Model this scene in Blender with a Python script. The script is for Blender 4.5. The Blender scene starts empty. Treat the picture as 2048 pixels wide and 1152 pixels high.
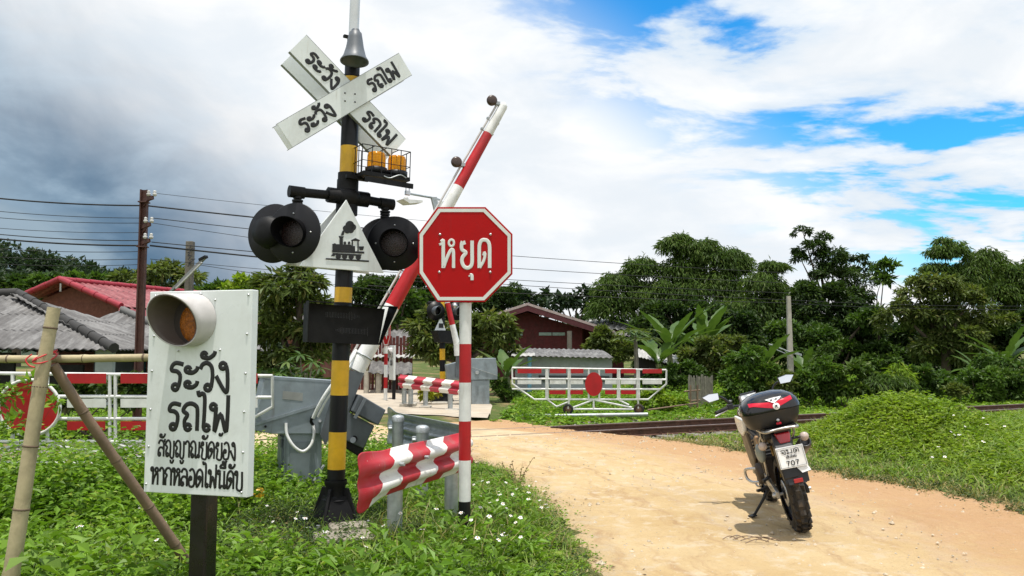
import bpy, math, random
import numpy as np
from mathutils import Matrix, Vector
random.seed(7); rng = np.random.default_rng(11)
scene = bpy.context.scene; COL = scene.collection
R = math.radians; PI = math.pi
# ------------------------------------------------------------------ camera
F = 1607.0; PITCH = math.atan(124 / F); CAMZ = 1.5
cam = bpy.data.cameras.new("camera"); cam.sensor_width = 36; cam.lens = F / 2048 * 36
cam.clip_start = 0.05; cam.clip_end = 3000
camo = bpy.data.objects.new("camera", cam); COL.objects.link(camo)
camo.location = (0, 0, CAMZ); camo.rotation_euler = (PI / 2 + PITCH, 0, 0); scene.camera = camo
CP, SP = math.cos(PITCH), math.sin(PITCH)
def ray(x, y):
    u = (x - 1024) / F; v = (576 - y) / F
    return Vector((u, CP - v * SP, SP + v * CP))
def at(x, y, Y):
    d = ray(x, y); return Vector((0, 0, CAMZ)) + d * (Y / d.y)
def G(x, y, z=0.0):
    d = ray(x, y); return Vector((0, 0, CAMZ)) + d * ((z - CAMZ) / d.z)
# ------------------------------------------------------------------ sun, sky, exposure
SUN = Vector((0.02, -0.13, 1.0)).normalized()
sl = bpy.data.lights.new("sun", 'SUN'); sl.energy = 4.6; sl.angle = R(0.5); sl.color = (1, .955, .88)
so = bpy.data.objects.new("sun", sl); COL.objects.link(so)
so.rotation_euler = SUN.to_track_quat('Z', 'Y').to_euler(); so.location = (3, -3, 20)
scene.view_settings.view_transform = 'Standard'; scene.view_settings.look = 'None'
scene.view_settings.exposure = 0.0; scene.view_settings.gamma = 1.0; scene.view_settings.use_curve_mapping = False
world = bpy.data.worlds.new("World"); scene.world = world; world.use_nodes = True

class NT:
    def __init__(s, tree): s.t = tree; s.n = tree.nodes; s.l = tree.links
    def new(s, typ, **kw):
        n = s.n.new(typ)
        for k, v in kw.items(): setattr(n, k, v)
        return n
    def put(s, sock, v):
        if hasattr(v, 'is_output') or isinstance(v, bpy.types.NodeSocket): s.l.new(v, sock)
        else: sock.default_value = v
    def math(s, op, a, b=0.0, clamp=False):
        n = s.new('ShaderNodeMath', operation=op, use_clamp=clamp); s.put(n.inputs[0], a); s.put(n.inputs[1], b); return n.outputs[0]
    def sstep(s, x, lo, hi):
        n = s.new('ShaderNodeMapRange', interpolation_type='SMOOTHSTEP'); s.put(n.inputs[0], x)
        n.inputs[1].default_value = lo; n.inputs[2].default_value = hi; return n.outputs[0]
    def lin(s, x, lo, hi, a=0., b=1.):
        n = s.new('ShaderNodeMapRange'); s.put(n.inputs[0], x)
        for i, v in zip((1, 2, 3, 4), (lo, hi, a, b)): n.inputs[i].default_value = v
        return n.outputs[0]
    def mix(s, f, a, b, mode='MIX'):
        n = s.new('ShaderNodeMix', data_type='RGBA', blend_type=mode, clamp_factor=True)
        s.put(n.inputs[0], f); s.put(n.inputs[6], a); s.put(n.inputs[7], b); return n.outputs[2]
    def noise(s, vec, scale, detail=4, rough=.55, dist=0., out=0):
        n = s.new('ShaderNodeTexNoise'); s.put(n.inputs['Vector'], vec)
        n.inputs['Scale'].default_value = scale; n.inputs['Detail'].default_value = detail
        n.inputs['Roughness'].default_value = rough; n.inputs['Distortion'].default_value = dist; return n.outputs[out]
    def vmath(s, op, a, b=(0, 0, 0)):
        n = s.new('ShaderNodeVectorMath', operation=op); s.put(n.inputs[0], a); s.put(n.inputs[1], b)
        return n.outputs[1] if op in ('DOT_PRODUCT', 'LENGTH') else n.outputs[0]
    def mapping(s, vec, scale=(1, 1, 1), rot=(0, 0, 0), loc=(0, 0, 0)):
        n = s.new('ShaderNodeMapping'); s.put(n.inputs[0], vec)
        n.inputs['Scale'].default_value = scale; n.inputs['Rotation'].default_value = rot; n.inputs['Location'].default_value = loc; return n.outputs[0]
def C4(c): return (c[0], c[1], c[2], 1.0)

def build_sky():
    t = NT(world.node_tree); bg = t.n['Background']; K = 0.1
    sky = t.new('ShaderNodeTexSky', sky_type='NISHITA', sun_disc=False)
    sky.sun_elevation = math.asin(SUN.z); sky.sun_rotation = math.atan2(SUN.x, SUN.y); sky.altitude = 300
    hs = t.new('ShaderNodeHueSaturation'); hs.inputs['Saturation'].default_value = 1.35; hs.inputs['Value'].default_value = 2.0
    t.l.new(sky.outputs[0], hs.inputs['Color'])
    D = t.new('ShaderNodeTexCoord').outputs['Generated']
    sep = t.new('ShaderNodeSeparateXYZ'); t.l.new(D, sep.inputs[0])
    x, y, z = sep.outputs
    den = t.math('ADD', t.math('MAXIMUM', z, 0.0), 0.16)
    cx = t.math('DIVIDE', x, den); cy = t.math('DIVIDE', y, den)
    cmb = t.new('ShaderNodeCombineXYZ'); t.put(cmb.inputs[0], cx); t.put(cmb.inputs[1], cy)
    P = t.mapping(cmb.outputs[0], scale=(1.0, 1.5, 1), rot=(0, 0, R(-22)), loc=(3.1, 1.7, 0))
    n1 = t.noise(P, 1.75, 9, .55, .35); n2 = t.noise(P, 3.4, 7, .6, .2)
    nb = t.noise(D, 2.6, 8, .55, .4); nc = t.noise(t.mapping(D, scale=(1, 1, 2.2)), 5.5, 8, .55, .3)
    # clear gaps: right-hand, upper part of the sky
    a, b = ray(860, 30).normalized(), ray(1500, 470).normalized(); nr = b.cross(a).normalized()
    gR = t.vmath('DOT_PRODUCT', D, tuple(nr))
    reg = t.math('MULTIPLY', t.sstep(gR, -.03, .16), t.sstep(y, -.2, .3))
    gap = t.math('ADD', n1, t.math('MULTIPLY', t.math('SUBTRACT', n2, .5), .35))
    blue = t.math('MULTIPLY', t.sstep(gap, .485, .60), reg)
    veil = t.math('MULTIPLY', t.sstep(gap, .36, .60), t.math('ADD', t.math('MULTIPLY', reg, .8), .05))
    w = 1.0 / K
    white = t.mix(t.sstep(nc, .35, .65), C4((.86 * w, .91 * w, .96 * w)), C4((1.06 * w, 1.06 * w, 1.06 * w)))
    white = t.mix(t.math('MULTIPLY', veil, .75), white, C4((.50 * w, .70 * w, .92 * w)))
    # storm cloud on the left
    a, b = ray(330, 0).normalized(), ray(790, 560).normalized(); ns = a.cross(b).normalized()
    if ray(100, 300).dot(ns) < 0: ns = -ns
    gS = t.vmath('DOT_PRODUCT', D, tuple(ns))
    s = t.math('ADD', gS, t.math('MULTIPLY', t.math('SUBTRACT', nb, .5), .42))
    front = t.sstep(y, -.1, .5)
    st = t.math('MULTIPLY', t.sstep(s, -.02, .27), front)
    c0 = ray(230, 410).normalized()
    core = t.sstep(t.math('ADD', t.vmath('DOT_PRODUCT', D, tuple(c0)), t.math('MULTIPLY', t.math('SUBTRACT', nc, .5), .08)), .962, .9995)
    dark = t.mix(core, C4((.48 * w, .63 * w, .76 * w)), C4((.10 * w, .19 * w, .30 * w)))
    lowl = ray(10, 520).normalized()
    lowm = t.sstep(t.math('ADD', t.vmath('DOT_PRODUCT', D, tuple(lowl)), t.math('MULTIPLY', t.math('SUBTRACT', nc, .5), .03)), .991, .9995)
    dark = t.mix(t.math('MULTIPLY', lowm, .6), dark, C4((.50 * w, .62 * w, .70 * w)))
    cloud = t.mix(st, white, dark)
    colr = t.mix(t.math('MULTIPLY', blue, t.math('SUBTRACT', 1.0, st)), cloud, t.mix(1.0, hs.outputs[0], C4((.30, .98, 1.12)), 'MULTIPLY'))
    t.l.new(colr, bg.inputs[0]); bg.inputs[1].default_value = K
build_sky()

# ------------------------------------------------------------------ mesh helpers
class MB:
    def __init__(s): s.v = []; s.f = []; s.sm = []; s.mi = []; s.uv = {}; s.T = Matrix.Identity(4); s.mat = 0
    def add(s, vs, fs, smooth=False):
        o = len(s.v); s.v += [tuple(s.T @ Vector(p)) for p in vs]
        for f in fs: s.f.append([i + o for i in f]); s.sm.append(smooth); s.mi.append(s.mat)
        return o
    def box(s, c, d, rot=None):
        x, y, z = d[0] / 2, d[1] / 2, d[2] / 2; c = Vector(c)
        vs = [Vector(p) for p in ((-x, -y, -z), (x, -y, -z), (x, y, -z), (-x, y, -z), (-x, -y, z), (x, -y, z), (x, y, z), (-x, y, z))]
        if rot is not None: vs = [rot @ p for p in vs]
        s.add([c + p for p in vs], [(3, 2, 1, 0), (4, 5, 6, 7), (0, 1, 5, 4), (1, 2, 6, 5), (2, 3, 7, 6), (3, 0, 4, 7)])
    def bar(s, a, b, w, h):
        a = Vector(a); b = Vector(b); d = b - a; q = d.to_track_quat('X', 'Z').to_matrix()
        s.box((a + b) / 2, (d.length, w, h), q)
    def tube(s, pts, r, n=10, cap=True, squash=None):
        P = [Vector(p) for p in pts]; m = len(P)
        rs = [r] * m if not isinstance(r, (list, tuple)) else list(r)
        vs = []; up = None
        for i in range(m):
            tg = (P[min(i + 1, m - 1)] - P[max(i - 1, 0)]); tg = tg.normalized() if tg.length > 1e-9 else Vector((0, 0, 1))
            if squash is not None: nrm = Vector(squash); side = tg.cross(nrm).normalized(); k = 0.0012
            else:
                if up is None: up = tg.orthogonal().normalized()
                up = (up - tg * up.dot(tg)); up = up.normalized() if up.length > 1e-6 else tg.orthogonal().normalized()
                nrm = up; side = tg.cross(nrm).normalized(); k = None
            for j in range(n):
                a = 2 * PI * j / n
                vs.append(P[i] + side * (math.cos(a) * rs[i]) + nrm * (math.sin(a) * (rs[i] if k is None else k)))
        fs = [(i * n + j, i * n + (j + 1) % n, (i + 1) * n + (j + 1) % n, (i + 1) * n + j) for i in range(m - 1) for j in range(n)]
        s.add(vs, fs, True)
        if cap: 
            s.add(vs[:n], [tuple(range(n))[::-1]]); s.add(vs[-n:], [tuple(range(n))])
    def cyl(s, a, b, r, r2=None, n=16): s.tube([a, b], [r, r if r2 is None else r2], n)
    def lathe(s, prof, n=24, smooth=True):
        m = len(prof); vs = [(r * math.cos(2 * PI * j / n), r * math.sin(2 * PI * j / n), z) for r, z in prof for j in range(n)]
        s.add(vs, [(i * n + j, i * n + (j + 1) % n, (i + 1) * n + (j + 1) % n, (i + 1) * n + j) for i in range(m - 1) for j in range(n)], smooth)
    def sphere(s, c, r, n=12, sc=(1, 1, 1)):
        vs = []; fs = []; m = n // 2
        for i in range(m + 1):
            t = PI * i / m
            for j in range(n):
                a = 2 * PI * j / n; vs.append((c[0] + r * sc[0] * math.sin(t) * math.cos(a), c[1] + r * sc[1] * math.sin(t) * math.sin(a), c[2] + r * sc[2] * math.cos(t)))
        for i in range(m):
            for j in range(n): fs.append((i * n + j, (i + 1) * n + j, (i + 1) * n + (j + 1) % n, i * n + (j + 1) % n))
        s.add(vs, fs, True)
    def prism(s, poly, off):
        n = len(poly); off = Vector(off); P = [Vector(p) for p in poly]
        s.add(P + [p + off for p in P], [tuple(range(n)), tuple(range(2 * n - 1, n - 1, -1))] + [(i, i + n, (i + 1) % n + n, (i + 1) % n) for i in range(n)])
    def build(s, name, mats, parent=None, world=False, bevel=0, seg=2):
        me = bpy.data.meshes.new(name); vs = s.v
        if world and parent is not None:
            r = parent
            while r.parent is not None: r = r.parent
            I = r.matrix_basis.inverted(); vs = [tuple(I @ Vector(p)) for p in vs]
        me.from_pydata(vs, [], s.f); me.update()
        for m in (mats if isinstance(mats, (list, tuple)) else [mats]): me.materials.append(m)
        me.polygons.foreach_set('use_smooth', s.sm); me.polygons.foreach_set('material_index', s.mi)
        if s.uv:
            ul = me.uv_layers.new(name='UVMap'); li = 0
            flat = [c for f in s.f for i in f for c in s.uv.get(i, (0, 0))]
            ul.data.foreach_set('uv', flat)
        fixn(me)
        o = bpy.data.objects.new(name, me); COL.objects.link(o)
        if parent is not None: o.parent = parent
        if bevel:
            b = o.modifiers.new('bevel', 'BEVEL'); b.width = bevel; b.segments = seg; b.limit_method = 'ANGLE'; b.angle_limit = R(40)
        return o
import bmesh
def fixn(me):
    bm = bmesh.new(); bm.from_mesh(me); bmesh.ops.recalc_face_normals(bm, faces=bm.faces); bm.to_mesh(me); bm.free()
def tag(o, label=None, cat=None, group=None, kind=None):
    if label: o['label'] = label
    if cat: o['category'] = cat
    if group: o['group'] = group
    if kind: o['kind'] = kind
    return o
def thing(name, label, cat, loc, yaw=0, group=None, M4=None):
    o = bpy.data.objects.new(name, None); COL.objects.link(o); o.empty_display_size = .1
    o.matrix_basis = M4 if M4 is not None else Matrix.Translation(Vector(loc)) @ Matrix.Rotation(yaw, 4, 'Z')
    return tag(o, label, cat, group)
def copy_tree(o, parent=None):
    c = o.copy(); COL.objects.link(c)
    if parent is not None: c.parent = parent
    for ch in list(o.children): copy_tree(ch, c)
    return c
def plane_fn(root):
    """pixel -> point in ROOT's own frame, on its plane y=c"""
    I = root.matrix_basis.inverted(); o = I @ Vector((0, 0, CAMZ)); R3 = I.to_3x3()
    def f(px, py, c=0.0):
        d = R3 @ ray(px, py); return o + d * ((c - o.y) / d.y)
    return f
def frame(c, axis, up=(0, 0, 1)):
    z = Vector(axis).normalized(); x = Vector(up).cross(z)
    x = x.normalized() if x.length > 1e-5 else z.orthogonal().normalized(); y = z.cross(x)
    m = Matrix((x, y, z)).transposed().to_4x4(); m.translation = Vector(c); return m
def smooth(pts, k=6):
    P = [Vector(p) for p in pts]; out = []
    for i in range(len(P) - 1):
        p0, p1, p2, p3 = P[max(i - 1, 0)], P[i], P[i + 1], P[min(i + 2, len(P) - 1)]
        for j in range(k):
            t = j / k; out.append(.5 * ((2 * p1) + (p2 - p0) * t + (2 * p0 - 5 * p1 + 4 * p2 - p3) * t * t + (3 * p1 - p0 - 3 * p2 + p3) * t ** 3))
    return out + [P[-1]]
# ------------------------------------------------------------------ materials
MATS = {}
def mat(name, col, rough=.5, metal=0, var=.18, scale=6, bump=0, bscale=60, grime=None, gamt=.5, gscale=3, spec=.5, coat=0, runs=None, ramt=.5):
    if name in MATS: return MATS[name]
    m = bpy.data.materials.new(name); m.use_nodes = True; t = NT(m.node_tree); p = t.n['Principled BSDF']
    tc = t.new('ShaderNodeTexCoord').outputs['Object']
    n = t.noise(tc, scale, 6, .6); f = t.lin(n, .3, .7, 1 - var, 1 + var)
    c = t.mix(1.0, C4(col), f, 'MULTIPLY')
    if grime is not None:
        g = t.noise(t.mapping(tc, scale=(1, 1, .45)), gscale, 8, .68, .4); g = t.math('MULTIPLY', t.sstep(g, .48, .72), gamt); c = t.mix(g, c, C4(grime))
    if runs is not None:
        rn = t.noise(t.mapping(tc, scale=(1, 1, .07)), 26, 5, .6); c = t.mix(t.math('MULTIPLY', t.math('MULTIPLY', t.sstep(rn, .56, .74), t.sstep(t.noise(tc, 2.2, 4, .6), .42, .62)), ramt), c, C4(runs))
    t.l.new(c, p.inputs['Base Color']); p.inputs['Metallic'].default_value = metal
    r = t.lin(t.noise(tc, scale * 2.3, 5), .3, .7, max(rough - .1, .03), min(rough + .12, 1)); t.l.new(r, p.inputs['Roughness'])
    p.inputs['Specular IOR Level'].default_value = spec
    if coat: p.inputs['Coat Weight'].default_value = coat
    if bump:
        b = t.new('ShaderNodeBump'); b.inputs['Strength'].default_value = bump; b.inputs['Distance'].default_value = .01
        t.l.new(t.noise(tc, bscale, 6, .65), b.inputs['Height']); t.l.new(b.outputs[0], p.inputs['Normal'])
    MATS[name] = m; return m
W_ = mat('white_paint', (.76, .77, .76), .42, grime=(.42, .40, .35), gamt=.45, runs=(.44, .38, .30), ramt=.5)
W2 = mat('sign_white', (.80, .84, .83), .34, var=.05, grime=(.50, .50, .46), gamt=.4, runs=(.46, .42, .34), ramt=.55)
WF = mat('far_white', (.74, .74, .72), .5, grime=(.4, .37, .3), gamt=.5)
RED = mat('red_paint', (.44, .006, .010), .42, grime=(.25, .03, .03), gamt=.35)
REDS = mat('sign_red', (.44, .0015, .002), .45, var=.06, grime=(.30, .01, .01), gamt=.35, spec=.2, runs=(.30, .02, .02), ramt=.6)
BLK = mat('black_paint', (.004, .004, .006), .42, grime=(.016, .015, .014), gamt=.45, spec=.35)
BLKM = mat('black_matte', (.004, .004, .005), .6, grime=(.02, .018, .016), gamt=.4, spec=.3)
TXT = mat('letter_black', (.008, .008, .008), .4, var=.1)
TXW = mat('letter_white', (.74, .78, .75), .35, var=.05)
YEL = mat('yellow_paint', (.78, .44, .015), .4, grime=(.35, .2, .04), gamt=.4)
GRY = mat('cabinet_grey', (.24, .285, .315), .42, grime=(.13, .14, .14), gamt=.6, gscale=4, runs=(.12, .10, .08), ramt=.6)
GRYD = mat('bracket_grey', (.10, .115, .13), .45, grime=(.05, .05, .05), gamt=.5)
GALV = mat('galvanised', (.42, .45, .46), .42, .55, var=.2, scale=14, grime=(.25, .25, .22), gamt=.5)
HORN = mat('horn_grey', (.11, .125, .145), .45, grime=(.1, .1, .1))
VIS = mat('visor_white', (.55, .53, .52), .5, grime=(.38, .35, .32), gamt=.5)
VISI = mat('visor_inside', (.085, .066, .056), .6, grime=(.1, .07, .05))
BAM = mat('bamboo', (.44, .37, .22), .55, var=.25, scale=5, grime=(.22, .17, .10), gamt=.7, gscale=5, bump=.25, bscale=40)
BAMD = mat('bamboo_brown', (.20, .135, .085), .6, var=.25, scale=6, grime=(.09, .06, .05), gamt=.6, bump=.3)
NODE = mat('bamboo_node', (.13, .09, .055), .7)
TIE = mat('red_string', (.55, .02, .03), .6)
RUST = mat('rail_rust', (.085, .036, .022), .7, var=.35, scale=9, bump=.3, grime=(.16, .08, .05))
RAILT = mat('rail_head', (.20, .15, .13), .4, .5, var=.3, scale=12)
SLEEP = mat('sleeper', (.20, .18, .155), .85, var=.3, bump=.4)
CONC = mat('concrete', (.44, .41, .35), .85, var=.22, scale=5, bump=.4, grime=(.25, .23, .18), gamt=.6)
IRON = mat('iron_brown', (.075, .030, .022), .6, var=.3, grime=(.13, .06, .04), bump=.2)
WIRE = mat('wire_black', (.012, .012, .014), .6)
CERA = mat('ceramic', (.50, .50, .48), .3, grime=(.25,.22,.18), gamt=.6)
STEEL = mat('steel', (.55, .56, .57), .3, .9, var=.1)
BULB = mat('lamp_brown', (.06, .035, .025), .3, grime=(.03, .02, .02))
def amber(name, em=0):
    m = bpy.data.materials.new(name); m.use_nodes = True; t = NT(m.node_tree); p = t.n['Principled BSDF']
    tc = t.new('ShaderNodeTexCoord').outputs['Object']
    v = t.new('ShaderNodeTexWave'); v.inputs['Scale'].default_value = 26; t.put(v.inputs['Vector'], tc); v.bands_direction = 'Z'
    t.l.new(t.mix(v.outputs[1], C4((.95, .30, .01)), C4((1, .52, .03))), p.inputs['Base Color'])
    p.inputs['Roughness'].default_value = .16; p.inputs['Transmission Weight'].default_value = .55; p.inputs['IOR'].default_value = 1.25
    return m
AMB = amber('amber_plastic')
LENS = mat('amber_lens', (.40, .12, .008), .18, var=.5, scale=70, bump=.7, bscale=120, grime=(.12, .04, .01), gamt=.7, gscale=30)
DLENS = mat('dark_lens', (.022, .012, .011), .15, var=.5, scale=80, bump=.5, bscale=150)

def leafmat(name, c1, c2, c3=None, trans=.28, rough=.5, nscale=.5):
    m = bpy.data.materials.new(name); m.use_nodes = True; t = NT(m.node_tree); p = t.n['Principled BSDF']; out = t.n['Material Output']
    ri = t.new('ShaderNodeNewGeometry').outputs['Random Per Island']; tc = t.new('ShaderNodeTexCoord').outputs['Object']
    n = t.sstep(t.noise(tc, nscale, 4, .6), .35, .65)
    c = t.mix(n, C4(c1), C4(c2)); v = t.lin(ri, 0, 1, .6, 1.35); c = t.mix(1.0, c, v, 'MULTIPLY')
    if c3 is not None: c = t.mix(t.sstep(ri, .86, .97), c, C4(c3))
    t.l.new(c, p.inputs['Base Color']); p.inputs['Roughness'].default_value = rough; p.inputs['Specular IOR Level'].default_value = .35
    tr = t.new('ShaderNodeBsdfTranslucent'); t.l.new(t.mix(1.0, c, C4((1.25, 1.3, .6)), 'MULTIPLY'), tr.inputs[0])
    mx = t.new('ShaderNodeMixShader'); mx.inputs[0].default_value = trans
    t.l.new(p.outputs[0], mx.inputs[1]); t.l.new(tr.outputs[0], mx.inputs[2]); t.l.new(mx.outputs[0], out.inputs[0]); return m
LF_DK = leafmat('leaf_dark', (.026, .056, .013), (.05, .092, .02), (.10, .15, .04), trans=.34)
LF_MD = leafmat('leaf_mid', (.045, .095, .016), (.08, .15, .024), (.13, .19, .045), trans=.34)
LF_LT = leafmat('leaf_olive', (.085, .125, .026), (.13, .17, .042), (.19, .19, .06), trans=.34)
LF_BA = leafmat('leaf_bamboo', (.05, .098, .017), (.095, .16, .026), (.15, .20, .05), trans=.36)
LF_BR = leafmat('leaf_bright', (.15, .25, .018), (.23, .33, .028), (.30, .36, .06), nscale=1.2, trans=.36)
LF_WD = leafmat('leaf_weed', (.13, .25, .020), (.21, .35, .035), (.30, .38, .06), nscale=1.1, trans=.36)
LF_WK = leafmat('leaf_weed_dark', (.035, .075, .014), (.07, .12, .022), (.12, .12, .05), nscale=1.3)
LF_GR = leafmat('grass_blade', (.15, .25, .035), (.23, .33, .05), (.33, .30, .12), nscale=1.5, trans=.36)
LF_WL = leafmat('leaf_broad', (.12, .24, .02), (.19, .33, .035), (.20, .32, .06), trans=.36)
LF_SH = leafmat('leaf_shrub', (.06, .125, .018), (.10, .18, .028), (.15, .21, .05), trans=.34)
LF_DRY = leafmat('dry_grass', (.22, .22, .07), (.36, .29, .12), (.45, .36, .18), nscale=.8)
LF_BN = leafmat('banana_leaf', (.06, .115, .025), (.09, .155, .035), (.14, .19, .06), rough=.35, nscale=2.5)
LF_HL = leafmat('leaf_hill', (.020, .042, .022), (.035, .062, .026), (.05, .08, .03), nscale=.05)
LF_YE = leafmat('leaf_yellow', (.40, .36, .02), (.20, .28, .02), None)
BARK = mat('bark', (.085, .065, .045), .9, var=.35, bump=.6, bscale=25)
BARKG = mat('bark_grey', (.16, .145, .12), .9, var=.3, bump=.5, bscale=25)
PETAL = mat('petal', (.82, .82, .80), .5); PEYE = mat('flower_eye', (.75, .30, .02), .6)

# ------------------------------------------------------------------ writing (Thai letters as strokes)
def circ(cx, cy, r, a0=0, n=12): return [(cx + r * math.cos(a0 + 2 * PI * i / n), cy + r * math.sin(a0 + 2 * PI * i / n)) for i in range(n + 1)]
O = lambda x, y, r=.10: ('o', x, y, r)
S = lambda *p: ('s', p)
GL = {
 'ร': (.50, [O(.20, .12), S((.31, .12), (.36, .35), (.35, .55), (.24, .66), (.06, .70), (.08, .86), (.22, .95), (.47, .90))]),
 'ะ': (.52, [O(.13, .72, .09), S((.14, .62), (.30, .62), (.44, .72), (.47, .84)), O(.13, .22, .09), S((.14, .12), (.30, .12), (.44, .22), (.47, .34))]),
 'ว': (.56, [O(.32, .12), S((.43, .12), (.47, .5), (.43, .82), (.28, .95), (.12, .90), (.04, .74))]),
 'ั': (0, [O(-.40, 1.22, .085), S((-.39, 1.13), (-.22, 1.12), (-.06, 1.24), (-.02, 1.36))]),
 'ง': (.50, [O(.26, .86), S((.37, .86), (.42, .6), (.42, .02), (.30, .06), (.03, .52))]),
 'ถ': (.68, [O(.24, .12), S((.13, .12), (.12, .36), (.22, .56), (.06, .70), (.16, .90), (.34, .96), (.52, .88), (.58, .7), (.58, 0))]),
 'ไ': (.36, [O(.24, .12), S((.13, .12), (.15, .6), (.15, 1.18), (.06, 1.32), (-.06, 1.26), (-.10, 1.42))]),
 'ใ': (.36, [O(.24, .12), S((.13, .12), (.15, .6), (.15, 1.1), (.02, 1.2), (.06, 1.36), (.2, 1.3))]),
 'ฟ': (.74, [O(.11, .86), S((.21, .86), (.19, .5), (.17, 0), (.37, .62), (.57, 0), (.62, .5), (.63, 1.28))]),
 'ส': (.64, [O(.14, .13), S((.04, .13), (.06, .36), (.18, .52), (.40, .52), (.52, .40)), S((.05, .74), (.16, .92), (.32, .95), (.48, .85), (.53, .65), (.53, 0)), S((.46, .84), (.58, .90), (.62, 1.04))]),
 'ล': (.62, [O(.14, .13), S((.04, .13), (.06, .36), (.18, .52), (.40, .52), (.52, .40)), S((.05, .74), (.16, .92), (.32, .95), (.48, .85), (.53, .65), (.53, 0))]),
 'ญ': (.90, [O(.22, .12), S((.12, .12), (.11, .36), (.20, .56), (.05, .70), (.15, .90), (.30, .96), (.45, .86), (.50, .6), (.50, .02), (.78, .02), (.80, .95)), S((.52, -.16), (.56, -.32), (.72, -.32), (.80, -.14))]),
 'า': (.46, [S((.04, .74), (.10, .90), (.24, .95), (.36, .84), (.38, .6), (.38, 0))]),
 'ณ': (.92, [O(.22, .12), S((.12, .12), (.11, .36), (.20, .56), (.05, .70), (.15, .90), (.30, .96), (.45, .86), (.50, .6), (.50, .03), (.68, .10)), O(.76, .12, .08), S((.80, .20), (.82, .95))]),
 'ข': (.64, [O(.18, .84, .09), S((.10, .80), (.06, .64), (.20, .54), (.16, .3), (.16, .02), (.52, .02), (.54, .95))]),
 'ช': (.64, [O(.18, .84, .09), S((.10, .80), (.06, .64), (.20, .54), (.16, .3), (.16, .02), (.50, .02), (.52, .7), (.46, .85), (.62, 1.0))]),
 'ด': (.68, [O(.32, .50, .09), S((.40, .44), (.34, .26), (.10, .01), (.06, .45), (.12, .80), (.32, .96), (.50, .86), (.57, .62), (.57, 0))]),
 'ห': (.72, [O(.11, .86), S((.20, .90), (.19, .5), (.18, .0)), S((.19, .02), (.30, .38), (.46, .64)), O(.50, .82, .12), S((.50, .70), (.60, .56), (.60, 0))]),
 'ย': (.70, [O(.15, .86), S((.06, .84), (.06, .66), (.26, .56), (.10, .44), (.06, .24), (.16, .05), (.34, .00), (.52, .07), (.58, .3), (.58, .97))]),
 'ุ': (0, [O(-.16, -.18, .07), S((-.09, -.16), (-.07, -.26), (-.07, -.40))]),
 'ก': (.66, [S((.10, 0), (.10, .36), (.20, .56), (.05, .70), (.15, .90), (.33, .96), (.50, .88), (.56, .7), (.56, 0))]),
 'อ': (.64, [O(.20, .46, .09), S((.11, .46), (.06, .25), (.12, .05), (.30, .0), (.48, .08), (.54, .35), (.54, .68), (.44, .90), (.28, .96), (.10, .84))]),
 'น': (.74, [O(.11, .86), S((.21, .86), (.20, .5), (.20, .02), (.36, .14), (.50, .10)), O(.60, .11, .09), S((.56, .2), (.56, .95))]),
 'บ': (.68, [O(.11, .86), S((.21, .86), (.19, .5), (.19, .02), (.56, .02), (.57, .95))]),
 'ม': (.72, [O(.11, .86), S((.21, .86), (.20, .5), (.20, .14)), O(.12, .12, .09), S((.20, .10), (.4, .14), (.57, .04), (.57, .95))]),
 'จ': (.60, [O(.22, .42, .09), S((.30, .38), (.34, .2), (.34, .02), (.48, .02), (.49, .7), (.40, .92), (.22, .95), (.06, .80))]),
 'เ': (.30, [O(.20, .11), S((.10, .11), (.10, .5), (.10, .95))]),
 'ี': (0, [S((-.55, 1.12), (-.44, 1.26), (-.26, 1.28), (-.10, 1.12), (-.55, 1.12)), S((-.10, 1.10), (-.10, 1.40))]),
 '้': (0, [O(-.28, 1.40, .05), S((-.24, 1.34), (-.14, 1.36), (-.02, 1.52))]),
 '่': (0, [S((-.12, 1.15), (-.12, 1.34))]),
 '7': (.56, [S((.04, .92), (.26, .93), (.46, .92)), S((.46, .90), (.28, .5), (.20, 0))]),
 '0': (.60, [S(*[(.27 + .21 * math.cos(2 * PI * i / 12), .47 + .46 * math.sin(2 * PI * i / 12)) for i in range(13)])]),
 '.': (.25, [S((.05, .03), (.09, .03))]), ' ': (.35, []),
}
def write(mb, text, o, ux, uz, nrm, h, w, width=None, raise1=.55):
    """lay TEXT, centred on O, along unit vectors ux / uz; h letter height, w stroke half width"""
    tot = sum(GL[c][0] for c in text); sx = h if width is None else width / tot; x = -tot * sx / 2
    o, ux, uz = Vector(o), Vector(ux), Vector(uz)
    for c in text:
        adv, st = GL[c]
        for g in st:
            if g[0] == 'o': pts = circ(g[1], g[2], g[3])
            else: pts = g[1]
            P = [o + ux * (x + p[0] * sx) + uz * (p[1] * h) for p in pts]
            if len(P) > 2 and g[0] == 's': P = smooth(P, 5)
            mb.tube(P, w, 8, True, squash=nrm)
        x += adv * sx

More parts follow.
